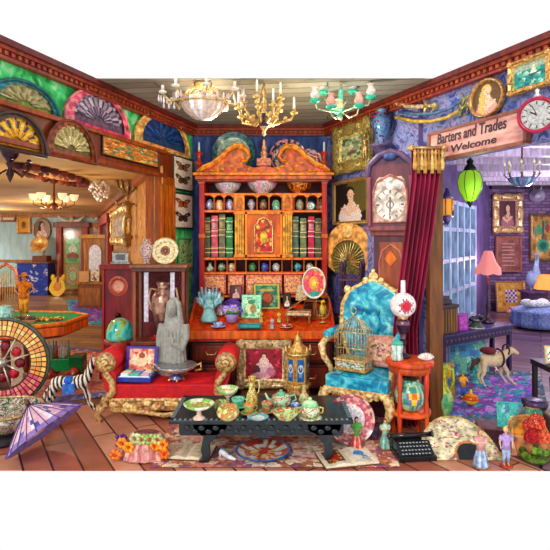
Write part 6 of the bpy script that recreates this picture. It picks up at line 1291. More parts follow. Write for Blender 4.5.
# cherub bracket and blue urn bracket
def wp(px, py, off): u, z, Y = RW.hit(px, py); q = RW.at(u, z, off); return q
p = wp(374, 150, .12); b = figure_mb(.3, 'c8a050', 'up'); single('gilt_cherub', b, 'gold', 'small gilt cherub fixed to the wall right of the garden landscape', 'cherub', (p.x, p.y, p.z-.12), R(-50), remesh=.008, solid='b89040')
p = wp(392, 150, .13); vase('wall_urn', (p.x, p.y, p.z+.05), .36, .09, ['4868a8', '3898a0', '8878c0', '283878'], 'blue and violet urn on a wall bracket above the tall clock', 'urn', 'urn', 8, handles=2)
b = MB(); b.lathe([(.01, -.18), (.04, -.1), (.1, -.01), (.12, 0), (.12, .02)], '584878', n=14); b.bx(0, .09, -.05, .1, .1, .1, '584878'); single('wall_bracket', b, 'carve', 'carved plum bracket holding the blue violet urn', 'bracket', (p.x, p.y, p.z+.028), RW.rz)
# crescent sun and moon screen
loc, w_, h, rz = hang(RW, 331, 224, 379, 300, .05)
t = thing('crescent_screen', 'large golden crescent arch with a moon disc and sunburst on the right wall', 'wall ornament', loc, RW.rz+R(18)); ro = .40
w_ = .56
b = MB(); A = [(.34*cos(R(a)), .34*sin(R(a))+.12) for a in range(-35, 216, 8)]; B2 = [(.25*cos(R(a)), .25*sin(R(a))*.95+.02) for a in range(215, -36, -8)]
n = min(len(A), len(B2)); vs = [(x, -.04, z) for x, z in A[:n]]+[(x, -.04, z) for x, z in B2[::-1][:n]]+[(x, 0, z) for x, z in A[:n]]+[(x, 0, z) for x, z in B2[::-1][:n]]
fs = []
for i in range(n-1): fs += [(i, i+n, i+n+1, i+1), (i, i+1, i+1+2*n, i+2*n), (i+n, i+3*n, i+3*n+1, i+n+1), (i+2*n, i+2*n+1, i+3*n+1, i+3*n)]
b.add(vs, fs, 'e8a860'); obj('crescent', b, 'satin', t)
b = MB(); b.lathe([(0, .015), (.07, .012), (.09, 0), (.09, -.02)], lambda a, z, i: ['f0c078', 'e8b068', 'b87838'][i % 3], M=Matrix.Translation((0, -.05, .36)) @ Matrix.Rotation(R(90), 4, 'X'), n=22); obj('moon_disc', b, 'satin', t)
b = MB()
for k in range(21): a = R(-20+k*11); b.tube([(.04*cos(a), -.03, .0+.04*sin(a)), (.25*cos(a), -.03, .0+.25*sin(a))], [.012, .004], ['e0b850', 'b89030', 'f0d070'][k % 3], 5)
b.prism([(.25*cos(R(a)), .25*sin(R(a))) for a in range(-35, 216, 8)], -.015, 0, '7c7830'); b.prism([(-.2, -.14), (.2, -.14), (.24, -.62), (-.24, -.62)][::-1], -.01, 0, '5048a0'); obj('sunburst', b, 'gold', t)
# black fretwork tower stand
t = thing('fretwork_stand', 'narrow dark plum fretwork stand in front of the golden crescent', 'stand', (.80, 5.16, 0), R(-20))
for x in (-.1, .1):
    for y in (-.07, .07): b = MB(); b.lathe([(.014, 0), (.014, 1.35), (.02, 1.4), (.025, 1.45), (0, 1.5)], '3c1c38', x, y, 0, 8); obj('post', b, 'wood', t)
for z in (.3, .62, .9, 1.1, 1.28): b = MB(); b.box(-.13, .13, -.09, .09, z, z+.02, '4c2440'); b.tube([(-.1, -.08, z+.1), (-.05, -.08, z+.03), (0, -.08, z+.1), (.05, -.08, z+.03), (.1, -.08, z+.1)], .009, '3c1c38', 5); obj('shelf', b, 'wood', t, .003)
# longcase clock
t = thing('grandfather_clock', 'tall plum coloured grandfather clock with an arched silver pink dial', 'clock', (1.145, 4.85, 0), R(-26)); PLM = '50242e'
b = MB(); b.box(-.21, .21, -.1, .1, 0, .55, PLM); b.box(-.23, .23, -.12, .1, 0, .1, '5c2430'); b.box(-.17, .17, -.08, .1, .55, 1.78, '5c2a34'); b.box(-.2, .2, -.1, .1, .53, .58, '8c4440'); b.box(-.2, .2, -.1, .1, 1.74, 1.8, '8c4440'); obj('case', b, 'wood', t, .006)
b = MB(); b.box(-.11, .11, -.095, -.08, .75, 1.68, '9c4c30'); b.tube([(-.11, -.095, .75), (-.11, -.095, 1.5), (-.08, -.095, 1.6), (0, -.095, 1.66), (.08, -.095, 1.6), (.11, -.095, 1.5), (.11, -.095, .75)], .01, 'c87868', 6, closed=True); b.prism([(0, 1.6), (-.06, 1.52), (0, 1.45), (.06, 1.52)], -.105, -.09, 'e87838'); b.ball((0, -.1, 1.2), (.055, .015, .055), 'c8a050', 10); obj('door', b, 'wood', t)
b = MB(); b.box(-.215, .215, -.12, .1, 1.8, 2.42, '6c3844'); b.box(-.235, .235, -.14, .1, 1.79, 1.83, '8c4c50')
for sx in (-1, 1): b.lathe([(.022, 1.83), (.016, 1.86), (.016, 2.26), (.024, 2.3)], '8c4c58', sx*.195, -.135, 0, 10)
b.tube([(-.22, -.12, 2.3), (-.2, -.13, 2.42), (-.1, -.13, 2.51), (0, -.13, 2.54), (.1, -.13, 2.51), (.2, -.13, 2.42), (.22, -.12, 2.3)], .03, '5c4468', 8); b.prism([(.2*cos(R(a)), 2.36+.16*sin(R(a))) for a in range(0, 181, 15)][::-1], -.11, .08, '5c3450'); b.ball((0, -.13, 2.5), (.07, .03, .045), '3c5888', 10); obj('hood', b, 'wood', t, .004)
b = MB(); P = clock_face(40, 'e8dcd0', 'c8a088', '605058', (1.6, 4.7)); P2 = Paint(40, 52, 'e8c8b8'); P2.specks(30, ['f0f0f0', 'd8a0a0', 'c0c8c8'], .03, .08); P.disc(); P2.a[0:40][P.mask] = P.a[P.mask]; m_ = (P2.Y > .72) & (np.hypot(P2.X-.5, (P2.Y-.72)*1.3) > .5); P2.mask = ~m_; P2.ring(.5, .84, 0, .12, 'f0f0e8'); P2.ring(.5, .385, .08, .12, '807068', 1.3)
b.canvas(-.155, .155, 1.87, 2.3, -.123, P2); b.tube([(-.16, -.125, 1.87), (-.16, -.125, 2.16), (-.13, -.125, 2.25), (0, -.125, 2.32), (.13, -.125, 2.25), (.16, -.125, 2.16), (.16, -.125, 1.87)], .012, 'b87868', 6, closed=True); obj('dial', b, 'satin', t)
# velvet curtain with gilt tassel valance
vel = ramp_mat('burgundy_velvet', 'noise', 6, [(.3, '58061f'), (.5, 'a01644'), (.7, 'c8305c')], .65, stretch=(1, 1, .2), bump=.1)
t = thing('velvet_curtain', 'long burgundy velvet curtain hanging in folds at the parlour opening', 'curtain', (0, 0, 0)); Yq = 4.42; kq = Yq/FP
b = MB(); keys = [(150, 427, 15), (180, 426, 14), (230, 420, 14), (290, 412, 13), (330, 409, 12), (390, 410, 13), (431, 411, 14)]; nu = 64; vs = []; fs = []
for py, cxp, hwp in keys:
    for i in range(nu+1):
        u = i/nu*2-1; vs.append(((cxp+u*hwp-275)*kq, Yq+.03*sin(u*19)+(.12 if py > 300 else .02*(py-150)/150), HC-(py-HOR)*kq))
for j in range(len(keys)-1):
    for i in range(nu): a = j*(nu+1)+i; fs.append((a, a+nu+1, a+nu+2, a+1))
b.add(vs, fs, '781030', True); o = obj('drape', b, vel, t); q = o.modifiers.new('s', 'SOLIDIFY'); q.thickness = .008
b = MB(); z = HC-(148-HOR)*kq; b.tube([((411-275)*kq, Yq+.0, z), ((444-275)*kq, Yq, z)], .018, 'c89848', 8); b.ball(((411-275)*kq, Yq, z), .032, 'd8a850'); b.ball(((444-275)*kq, Yq, z), .032, 'd8a850'); obj('rod', b, 'gold', t)
for k in range(9): b = MB(); x = (413.5+k*3.4-275)*kq; b.lathe([(.004, z-.02), (.016, z-.05), (.01, z-.07), (.02, z-.16), (.016, z-.2-.03*(k % 2))], ['d0a058', 'a87840', 'e0b870'][k % 3], x, Yq-.045, 0, 8); obj('tassel', b, 'fabric', t)
# swords
def sabre(pts, off, col, gcol, label, r=.018):
    P_ = [wp(px, py, off) for px, py in pts]; o = P_[0]; t = thing('sabre', label, 'sword', o); n = len(P_)
    b = MB(); b.tube([p-o for p in P_[:-1]], [r]*(n-2)+[r*.9], col, 8); obj('scabbard', b, 'satin', t)
    b = MB(); e = P_[-1]-o; f = P_[-2]-o; b.tube([f, e], r*.9, gcol, 8); b.ball(e, r*1.5, gcol, 8); d = (e-f).normalized(); up = Vector((0, 0, 1)); b.tube([f-up*.06, f+d*.02, f+up*.06], r*.7, gcol, 6); b.tube([f-up*.06, f-up*.07+d*.08, e-up*.02], r*.45, gcol, 6); obj('hilt', b, 'gold', t)
sabre([(386, 98), (400, 104), (414, 107), (428, 107), (438, 106)][::1], .04, 'd8b888', 'e0c060', 'tan curved sabre pointing left, uppermost under the crown moulding', .022)
sabre([(400, 118), (418, 122), (436, 122), (452, 118), (464, 111), (472, 105)], .05, 'c8a848', '98984c', 'long golden sabre curving up to the oval portrait')
sabre([(402, 112), (420, 115), (438, 114), (455, 108), (466, 101), (474, 96)], .045, '507098', 'b0a040', 'slim blue sabre between the tan and the golden ones', .014)
P = portrait(34, 42, '6c4c28', 'f8d0b0', 'e8c070', 'f0a8a0'); loc, w_, h, rz = hang(RW, 474, 79.5, 509, 118, .03)
P.ell(.33, .35, .1, .4, 'e8c070'); oval_picture('oval_portrait', loc, w_, h, rz, P, 'oval gilt framed portrait of a long haired blonde woman above the sign', 'c08838', 'gold', .05)
P = Paint(40, 24, '2c9088'); P.specks(60, ['58b8a0', '1c6c70', 'a8e0c8', '48a898'], .03, .09); P.rect(0, .72, 1, 1, 'a8b8a0'); P.poly([(.5, .5), (.62, .95), (.7, .5)], 'f0e8c8'); P.rect(.45, .45, .75, .52, '503828')
loc, w_, h, rz = hang(RW, 513, 76, 556, 106, .02); loc.z = 2.93; picture('painting', loc, w_, .26, rz, P, 'gilt framed painting of a green sea, high at the right edge', 'painting', 'd89830', 'f0c050', fw=.045, d=.05)
# painted sign
u0 = RW.hit(434, 240)[0]; u1 = RW.hit(530, 240)[0]; L_ = u1-u0; c = RW.at((u0+u1)/2, 2.55, .03)
t = thing('shop_sign', 'long pink wooden sign lettered Barters and Trades Welcome over the parlour opening', 'sign', c, RW.rz)
pk = ramp_mat('pink_sign_board', 'noise', 9, [(.3, 'c87c78'), (.5, 'e8a89c'), (.7, 'f0c8b4')], .6, stretch=(.6, 1, 2), bump=.1)
b = MB(); b.box(-L_/2, L_/2, -.02, .03, -.12, .125, 'e0a098'); obj('board', b, pk, t)
b = MB(); b.box(-L_/2-.02, L_/2+.02, -.035, .02, .115, .14, '8c5040'); b.box(-L_/2-.02, L_/2+.02, -.035, .02, -.135, -.11, '8c5040'); b.box(-L_/2-.02, -L_/2+.01, -.035, .02, -.13, .13, '8c5040'); b.box(L_/2-.01, L_/2+.02, -.035, .02, -.13, .13, '8c5040'); obj('frame', b, 'wood', t)
def lettering(text, size, x, z, parent, y=-.024, sx=1, shear=.0, col='3c2030', off=.003):
    cu = bpy.data.curves.new('lettering', 'FONT'); cu.body = text; cu.size = size; cu.align_x = 'CENTER'; cu.extrude = .002; cu.offset = off; cu.shear = shear; cu.materials.append(mat('paint', col))
    tmp = bpy.data.objects.new('lettering_source', cu); me = bpy.data.meshes.new_from_object(tmp); bpy.data.objects.remove(tmp); me.name = 'lettering'
    o = bpy.data.objects.new('lettering', me); COL.objects.link(o); o.parent = parent; o.location = (x, y, z); o.rotation_euler = (R(90), 0, 0); o.scale = (sx, 1, 1); return o
lettering('Barters and Trades', .13, -.035, .018, t, sx=L_/1.36, shear=.12, off=.0015)
lettering('Welcome', .085, .0, -.078, t, sx=1.45, shear=.12, off=.001)
# big round wall clock
u, z_, Y_ = RW.hit(546, 117); c = RW.at(u, z_, .09)
t = thing('wall_clock', 'large round wall clock with a grey dial and crimson rim at the right edge', 'clock', c, RW.rz+R(28))
P = clock_face(56, 'b8b8b4', '9c9898', '2c2428', (2.6, 2.0)); P.disc(); rr = .115
b = MB(); b.canvas(-rr, rr, -rr, rr, -.03, P); b.prism([(rr*cos(k*PI/12), rr*sin(k*PI/12)) for k in range(24)][::-1], -.025, .0, '808080'); obj('dial', b, 'paint', t)
b = MB(); b.tube([(.118*cos(k*PI/20), -.03, .118*sin(k*PI/20)) for k in range(40)], .014, 'b02848', 8, closed=True); obj('rim', b, 'gloss', t)
b = MB(); b.lathe([(.02, .12), (.03, .14), (.012, .16), (.02, .18), (0, .2)], 'd0d8d8', n=12); obj('finial', b, 'metal', t)

# ================================================================ parlour
def pw(px, py, Y): return W(px, py, Y)
# green glass lantern
Yl = 5.6; kl = Yl/FP; t = thing('green_lantern', 'glowing lime green glass lantern hanging in the parlour', 'lantern', ((470-275)*kl, Yl, 0)); lz = lambda py: HC-(py-HOR)*kl
b = MB(); b.lathe([(.03, lz(202)), (.07, lz(199)), (.125, lz(190)), (.135, lz(182)), (.11, lz(174)), (.06, lz(170))], lambda a, z, i: ['c8f048', '90d020', 'e8ff90'][int(a*2.6) % 3], n=26, cap=False); obj('glass_globe', b, 'glow', t, solid='8cc028')
b = MB()
for k in range(8): a = k*PI/4; b.tube([(.06*cos(a), .06*sin(a), lz(170)), (.118*cos(a), .118*sin(a), lz(174)), (.142*cos(a), .142*sin(a), lz(182)), (.13*cos(a), .13*sin(a), lz(190)), (.07*cos(a), .07*sin(a), lz(199))], .004, '405820', 5)
b.lathe([(0, lz(208)), (.02, lz(205)), (.04, lz(201)), (.03, lz(199))], '283020', n=12); b.lathe([(.075, lz(171)), (.06, lz(167)), (.03, lz(164)), (.04, lz(161)), (.01, lz(158))], '283020', n=12); obj('metal_cage', b, 'metal', t)
chain(t, 0, 0, lz(158), 3.0, .006, '302818', 'metal')
lamp((470-275)*kl, Yl-.25, 2.1, 4, (.6, 1, .3))
# candle chandelier with blue flower bowl
Yk = 6.4; kk = Yk/FP; t = thing('parlour_chandelier', 'parlour chandelier with lit candles around a blue flower glass bowl', 'chandelier', ((522-275)*kk, Yk, 0)); lz = lambda py: HC-(py-HOR)*kk
b = MB(); b.lathe([(0, lz(187)), (.08, lz(186)), (.15, lz(182)), (.17, lz(178)), (.1, lz(178))], lambda a, z, i: ['5888d8', '98c0f0', 'b088d8', '70c0d8', 'd8e8f8'][int(a*4) % 5], n=28); obj('flower_bowl', b, 'gloss', t)
for k in range(8):
    a = k*PI/4+.3; x, y = .2*cos(a), .2*sin(a); b = MB(); b.tube([(.04*cos(a), .04*sin(a), lz(178)), (x*.7, y*.7, lz(181)), (x, y, lz(175))], .008, '8c6c40', 5); b.lathe([(.01, 0), (.026, .01)], 'a88048', x, y, lz(175), 8); a_ = obj('arm', b, 'gold', t)
    b = MB(); b.lathe([(.012, 0), (.012, .11)], 'f8f0e0', x, y, lz(174), 8); obj('candle', b, 'paper', a_)
    b = MB(); b.lathe([(.002, 0), (.014, .02), (0, .055)], 'fff0a0', x, y, lz(174)+.11, 8); obj('flame', b, 'glow', a_, solid='fff0b0')
b = MB(); b.tube([(0, 0, lz(178)), (0, 0, 3.0)], .012, '8c6c40', 6); obj('stem', b, 'gold', t)
# sconce lantern by the curtain
Yn = 5.4; kn = Yn/FP; t = thing('amber_sconce', 'violet wall sconce with glowing amber lights left of the parlour window', 'sconce', ((447-275)*kn, Yn, 0)); lz = lambda py: HC-(py-HOR)*kn
b = MB(); b.lathe([(.02, lz(216)), (.05, lz(214)), (.065, lz(210)), (.065, lz(200)), (.04, lz(196))], 'f8a830', n=14); obj('amber_glass', b, 'glow', t, solid='f09828')
b = MB(); b.lathe([(0, lz(226)), (.03, lz(222)), (.07, lz(216)), (.02, lz(215))], '8c78b0', n=12); b.lathe([(.075, lz(199)), (.04, lz(195)), (.01, lz(188))], '705c98', n=12)
for k in range(6): a = k*PI/3; b.tube([(.07*cos(a), .07*sin(a), lz(215)), (.07*cos(a), .07*sin(a), lz(199))], .006, '705c98', 5)
b.tube([(0, 0, lz(222)), (-.12, .06, lz(230)), (-.2, .02, lz(222))], .014, '8070a8', 6); b.tube([(0, 0, lz(188)), (-.1, .06, lz(180)), (-.2, .02, lz(186))], .012, '8070a8', 6); obj('cage', b, 'metal', t)
# pictures on the violet brick wall
def brickpic(px0, py0, px1, py1, P, label, fcol, fcol2=None, fw=.1, cat='painting', kind='gold', knobs=True, name='painting'):
    kb = 11.95/FP; return picture(name, W((px0+px1)/2, (py0+py1)/2, 11.96), (px1-px0)*kb, (py1-py0)*kb, 0, P, label, cat, fcol, fcol2, fw=fw, d=.07, kind=kind, knobs=knobs)
brickpic(492, 194, 522, 233, portrait(24, 30, '581c30', dress='a86878', hair='301018'), 'portrait in crimson tones in a wide cream gold frame on the violet brick wall', 'd8a860', 'f0d090', .17)
P = Paint(24, 30, '985850'); P.specks(20, ['a86860', '804840'], .05, .12)
for k in range(7): P.rect(.2, .15+k*.11, .8-.07*(k % 3), .18+k*.11, 'c89888')
brickpic(495, 236, 521, 272, P, 'reddish brown printed notice board below the crimson portrait', 'b87868', fw=.05, knobs=False, cat='poster', kind='wood', name='notice_board')
P = Paint(24, 44, 'c09048'); P.specks(40, ['e0b870', '8c5c38', '609868'], .04, .1); P.ell(.5, .3, .28, .15, '3ca078'); P.ell(.5, .3, .16, .09, '186050'); P.ell(.3, .7, .1, .12, '48a070'); P.ell(.7, .72, .1, .1, 'a83848'); P.rect(.45, .5, .55, .9, '385840')
brickpic(529, 214, 556, 261, P, 'tall ochre game board with a green roundel on the brick wall', 'a87838', fw=.07, knobs=False, cat='game board', name='game_board')
P = Paint(24, 22, 'd8a048'); P.specks(20, ['e8b860', 'b87830'], .05, .1)
for i in range(6):
    for j in range(6): P.rect(.28+i*.075, .26+j*.085, .355+i*.075, .345+j*.085, ['6c3888', 'e8d8d0'][(i+j) % 2])
picture('chess_picture', Vector((W(510, 0, 11.8).x, 11.78, .365)), 30*11.8/FP, .72, 0, P, 'yellow framed chequered board leaning against the violet brick wall', 'board', 'd89838', fw=.07, d=.05, kind='gold', knobs=False, lean=R(-8))
# deer head on wall
t = thing('deer_bust', 'pale grey animal head mounted on the brick wall near the right edge', 'wall mount', W(533, 196, 11.9), R(30)); b = MB(); b.ball((0, -.1, 0), (.14, .2, .16), 'a8a0b8', 12); b.tube([(0, -.15, .02), (-.2, -.3, .0), (-.4, -.35, -.06)], [.12, .09, .06], 'b0a8c0', 10)
for s in (-1, 1): b.tube([(-.02, -.12+s*.07, .12), (.0, -.12+s*.12, .25)], [.03, .01], 'a8a0b8', 6)
obj('head', b, 'stone', t, remesh=.02, solid='aaa2ba')
# writing desk with lamp, chest, pink box and telephone
DA = R(34); d0 = Vector((1.93, 5.72)); dl = 1.45; dd = .34; ctr = d0+Vector((cos(DA), sin(DA)))*dl/2+Vector((-sin(DA), cos(DA)))*dd/2; DZ = .60
t = thing('writing_desk', 'dark blue violet writing desk with a carved frieze under the parlour window', 'desk', (ctr.x, ctr.y, 0), DA)
b = MB(); b.box(-dl/2, dl/2, -dd/2, dd/2, DZ-.03, DZ, '342a6c'); obj('desktop', b, 'wood', t, .006)
b = MB(); b.box(-dl/2+.03, dl/2-.03, -dd/2+.02, -dd/2+.05, DZ-.13, DZ-.03, '2c1c48')
for k in range(18): b.ball((-dl/2+.08+k*(dl-.16)/17, -dd/2+.018, DZ-.08), (.03, .01, .02), '5c3c70', 8)
b.box(dl/2-.05, dl/2-.03, -dd/2+.03, dd/2-.03, DZ-.12, DZ-.03, '2c1c48'); obj('frieze', b, 'wood', t)
for x in (-dl/2+.05, dl/2-.05):
    for y in (-dd/2+.05, dd/2-.05): b = MB(); b.box(x-.025, x+.025, y-.025, y+.025, 0, DZ-.03, '2c2050'); obj('leg', b, 'wood', t, .004)
def ondesk(px, v=.5):
    """point on the desk in the column px, v = 0 front .. 1 back"""
    best = min(range(200), key=lambda i: abs((d0.x+cos(DA)*dl*i/199-sin(DA)*dd*v)/(d0.y+sin(DA)*dl*i/199+cos(DA)*dd*v)-(px-275)/FP)); i = best
    return Vector((d0.x+cos(DA)*dl*i/199-sin(DA)*dd*v, d0.y+sin(DA)*dl*i/199+cos(DA)*dd*v, DZ+.003))
t = thing('wooden_chest', 'brown slatted wooden chest on the left end of the writing desk', 'chest', ondesk(441, .45), DA); b = MB(); b.box(-.15, .15, -.12, .12, 0, .3, '684428')
for k in range(6): b.box(-.14+k*.05, -.11+k*.05, -.13, -.11, .02, .28, '8c6438')
obj('body', b, 'wood', t, .005); b = MB(); b.box(-.16, .16, -.135, .135, .3, .34, '4c2c30'); obj('lid', b, 'wood', t, .008)
b = MB(); b.box(-.1, .1, -.08, .08, 0, .05, '382840'); b.box(-.08, .08, -.06, .06, .05, .09, '30364c'); single('slate_case', b, 'satin', 'dark slate case on top of the brown slatted chest', 'case', ondesk(441, .45)+Vector((0, 0, .343)), DA, bevel=.004)
b = MB(); b.box(-.09, .09, -.05, .05, 0, .2, 'a838b0'); b.box(-.07, .07, -.052, -.05, .03, .17, 'c858c8'); single('pink_box', b, 'satin', 'magenta upright box beside the brown chest on the writing desk', 'box', ondesk(460, .35), DA, bevel=.004)
t = thing('telephone', 'old black telephone with a pale base on the writing desk', 'telephone', ondesk(476, .3), DA); b = MB(); b.lathe([(.1, 0), (.1, .015), (.05, .07), (.04, .1)], lambda a, z, i: ['c8c8b8', '3c4840', '2c3430'][i % 3], n=18); obj('base', b, 'gloss', t)
b = MB(); b.tube([(-.11, 0, .11), (-.08, 0, .14), (0, 0, .15), (.08, 0, .14), (.11, 0, .11)], [.03, .02, .015, .02, .03], '20282c', 8); obj('handset', b, 'gloss', t)
t = thing('pink_lamp', 'table lamp with a scalloped pink glass shade at the right end of the writing desk', 'table lamp', ondesk(488, .75)); yl = t.location.y; lz = lambda py: HC-(py-HOR)*yl/FP-DZ-.003
n = 36; vs = []; fs = []; cc = []; prof = [(.05, lz(251)), (.07, lz(255)), (.1, lz(262)), (.155, lz(268)), (.165, lz(273))]
for r, z in prof:
    for k in range(n): a = 2*PI*k/n; vs.append((r*(1+.06*cos(6*a))*cos(a), r*(1+.06*cos(6*a))*sin(a), z-(0.02*abs(cos(3*a)) if z < lz(270) else 0)))
for i in range(4):
    for k in range(n): j = (k+1) % n; fs.append((i*n+k, (i+1)*n+k, (i+1)*n+j, i*n+j))
b = MB(); b.add(vs, fs, 'f09890', True); obj('shade', b, 'glow', t, solid='f08c88')
b = MB(); b.lathe([(.08, 0), (.085, .02), (.03, .05), (.02, .15), (.035, .2), (.018, .28), (.012, lz(262))], '54404c', n=16); obj('base', b, 'metal', t); lamp(t.location.x, yl, lz(270)+DZ, 3, (1, .5, .45), .04)
# toys on the purple rug
def clown(px, Y, h, cols, label, rz=0):
    figurine((W(px, 0, Y).x, Y, .008), h, label, skin='f0c8a8', dress=cols[0], top=cols[1], hair=cols[2], arms='fwd', skirt=False, hat=cols[3], base='806048', cat='toy', name='toy_clown', rz=rz, legs=cols[0])
clown(452, 5.55, .3, ['e07030', '3c8c98', 'd83830', 'e8b030'], 'toy clown in orange trousers and teal jacket on the purple rug, leftmost')
clown(463, 5.35, .27, ['4868b8', 'f0a838', 'e84828', '50a068'], 'toy clown in blue trousers and yellow jacket, middle of the purple rug toys', R(20))
t = thing('spinning_top', 'round yellow and orange spinning top toy lying on the purple rug', 'toy', (W(471, 0, 5.1).x, 5.1, .008)); b = MB(); b.lathe([(.01, 0), (.05, .03), (.085, .07), (.06, .11), (.015, .13), (.01, .17)], lambda a, z, i: ['e89030', 'f0c840', 'd85828'][i % 3], n=20); obj('body', b, 'gloss', t)
P = scene_paint(20, 24, ['d8b048', '4878b0', '58a068', 'e8d088'], 26, .1, 4)
picture('leaning_painting', Vector((W(441, 0, 5.3).x+.02, 5.32, .2)), .26, .38, R(8), P, 'yellow framed small painting leaning in the parlour behind the green pitcher', 'painting', 'd0a040', fw=.03, d=.025, kind='gold', knobs=False, lean=R(-6))
P = Paint(20, 10, '50a0c8'); P.specks(20, ['a8d8d0', '4878b0', '78c0a0'], .05, .15)
picture('blue_print', Vector((W(468, 0, 6.3).x, 6.3, .23)), .6, .42, R(20), P, 'wide pale blue print leaning behind the toys under the writing desk', 'print', '8cb0c8', fw=.03, d=.02, kind='wood', knobs=False, lean=R(-8))
vase('teal_urn', (W(475, 0, 5.95).x, 5.95, .0), .3, .09, ['48b8b0', '309088', '88d8c8'], 'teal glazed urn behind the toy horse', 'urn', 'vase', 4)
t = thing('toy_horse', 'cream wooden toy horse with dark harness leaping on the purple rug', 'toy horse', (W(491, 0, 5.85).x, 5.85, .008), R(12))
b = quadruped(MB(), .27, .37, (.72, 0, 1.05), legs=[(.38, .7, 1.0), (.38, .6, .85), (-.4, -.5, -.42), (-.4, -.45, -.36)], girth=.2); obj('body', b, 'paper', t, remesh=.009, solid='e0c8a0')
b = MB(); b.tube([(.1+.09*cos(k*PI/8)*0, .1*cos(k*PI/8), .31+.1*sin(k*PI/8)) for k in range(16)], .012, '402028', 6, closed=True); b.tube([(.2, .06*cos(k*PI/8), .4+.06*sin(k*PI/8)) for k in range(16)], .01, '402028', 6, closed=True); obj('harness', b, 'fabric', t)
b = MB(); b.ball((-.04, 0, .4), (.09, .1, .04), '702028', 12); obj('saddle', b, 'fabric', t)
b = MB(); b.tube([(-.15, 0, .3), (-.22, 0, .28), (-.27, 0, .18)], [.02, .03, .01], '503028', 6); obj('tail', b, 'fabric', t)
# parlour far right: ottoman, bird, small things
t = thing('ottoman', 'round pale blue tufted ottoman at the right edge of the parlour', 'ottoman', (W(540, 0, 9.6).x, 9.6, 0)); b = MB(); b.lathe([(.5, .06), (.52, .15), (.5, .3), (.52, .34)], lambda a, z, i: ['6878b8', '8898d0'][int(a*6) % 2], n=30); b.ball((0, 0, .34), (.5, .5, .1), '98a8d8', 24); obj('cushion', b, 'fabric', t)
for k in range(4): a = k*PI/2+.5; b = MB(); b.lathe([(.03, 0), (.04, .06)], '302040', .4*cos(a), .4*sin(a), 0, 8); obj('foot', b, 'wood', t)
b = MB(); b.ball((0, 0, .06), (.3, .15, .07), 'f0f0ec', 12); b.ball((-.2, -.05, .09), (.12, .1, .07), 'ffffff', 10); b.ball((.15, .05, .08), (.12, .1, .08), 'e0e4e8', 10); single('fur_throw', b, 'fabric', 'white fluffy throw lying on the pale blue ottoman', 'throw', (W(536, 0, 9.5).x, 9.5, .43), remesh=.02, solid='ecece8')
t = thing('heron_statue', 'tall pale blue heron statue on a dark stand near the brick wall', 'statue', (W(534, 0, 10.9).x, 10.9, 0)); b = MB(); b.box(-.2, .2, -.2, .2, 0, .55, '483058'); b.box(-.24, .24, -.24, .24, .55, .6, '684878'); obj('stand', b, 'wood', t, .01)
b = MB(); b.ball((0, 0, .85), (.15, .2, .2), 'a0b8d8', 12); b.tube([(0, -.1, .95), (-.03, -.15, 1.15), (.02, -.1, 1.3), (-.02, -.15, 1.4)], [.09, .05, .04, .05], 'b0c4e0', 8); b.tube([(-.02, -.15, 1.4), (-.05, -.4, 1.36)], [.03, .005], 'b0c4e0', 6); b.tube([(0, .1, .85), (.1, .3, .6)], [.1, .02], 'a0b8d8', 8)
for s in (-.06, .06): b.tube([(s, 0, .72), (s, 0, .6)], .025, 'a0b8d8', 6)
obj('body', b, 'stone', t, remesh=.015, solid='9cb8dc')
t = thing('floor_lamp', 'standing lamp with an orange shade at the right edge of the parlour', 'floor lamp', (W(547, 0, 10.4).x, 10.4, 0)); b = MB(); b.lathe([(.15, 0), (.15, .03), (.02, .05), (.015, .75)], '604838', n=14); obj('pole', b, 'metal', t); b = MB(); b.lathe([(.26, .68), (.14, .98)], 'f0a030', n=20, cap=False); obj('shade', b, 'glow', t, solid='e89838')
vase('pink_vase', (W(512, 0, 10.6).x, 10.6, 0), .28, .1, ['e08898', 'f0b0b0', 'c86878'], 'small rose pink vase on the parlour floor before the chequered board', 'urn', 'vase', 4)
b = MB(); rg = random.Random(4)
for k in range(16): b.ball(((rg.random()-.5)*.5, (rg.random()-.5)*.3, .04+.06*rg.random()), (.08, .07, .04), rg.choice(['78a060', 'c8b860', '508858']), 6)
single('potted_greenery', b, 'leaf', 'low yellow green heap of foliage on the floor by the chequered board', 'foliage', (W(523, 0, 10.5).x, 10.5, .01))['kind'] = 'stuff'
# dark table at right with flower card, chequer board, painting, box, jar
t = thing('side_table', 'dark square side table at the right edge behind the glass jar', 'table', (2.68, 4.66, 0)); b = MB(); b.box(-.2, .3, -.2, .2, .5, .55, '281820'); obj('tabletop', b, 'wood', t, .004)
for x in (-.17, .27):
    for y in (-.17, .17): b = MB(); b.box(x-.02, x+.02, y-.02, y+.02, 0, .5, '201418'); obj('leg', b, 'wood', t, .003)
P = flora(26, 20, 'e0f0e0', ['209070', '40b080', '186050', 'b03870', 'e0d080'], 24, 3, .12); P.border(.06, 'e8d8b0')
picture('floral_tile', Vector((2.64, 4.66, .555+.08)), .26, .16, 0, P, 'pale tile with green leaf pattern standing on the dark side table', 'tile', 'e0c898', fw=.012, d=.015, kind='paper', knobs=False, lean=R(-8))
P = Paint(24, 30, 'f0e8d8')
for i in range(6):
    for j in range(8): P.rect(.06+i*.147, .05+j*.1125, .06+(i+1)*.147, .05+(j+1)*.1125, ['18140c', 'f0e8d8'][(i+j) % 2])
picture('chequer_board', Vector((2.52, 4.33, .35)), .26, .32, R(-5), P, 'black and white chequer board leaning against the dark side table', 'game board', '2c1c18', fw=.014, d=.02, kind='wood', knobs=False, lean=R(-10))
bb = MB(); bb.box(-.16, .16, -.08, .12, 0, .19, '583038'); single('storage_box', bb, 'wood', 'plum brown wooden box under the chequer board', 'box', (2.52, 4.33, 0), bevel=.006)
P = scene_paint(30, 22, ['48b8b0', '78d0c8', '3890a0', 'a8e0d0', '6878b8'], 40, .1, 7)
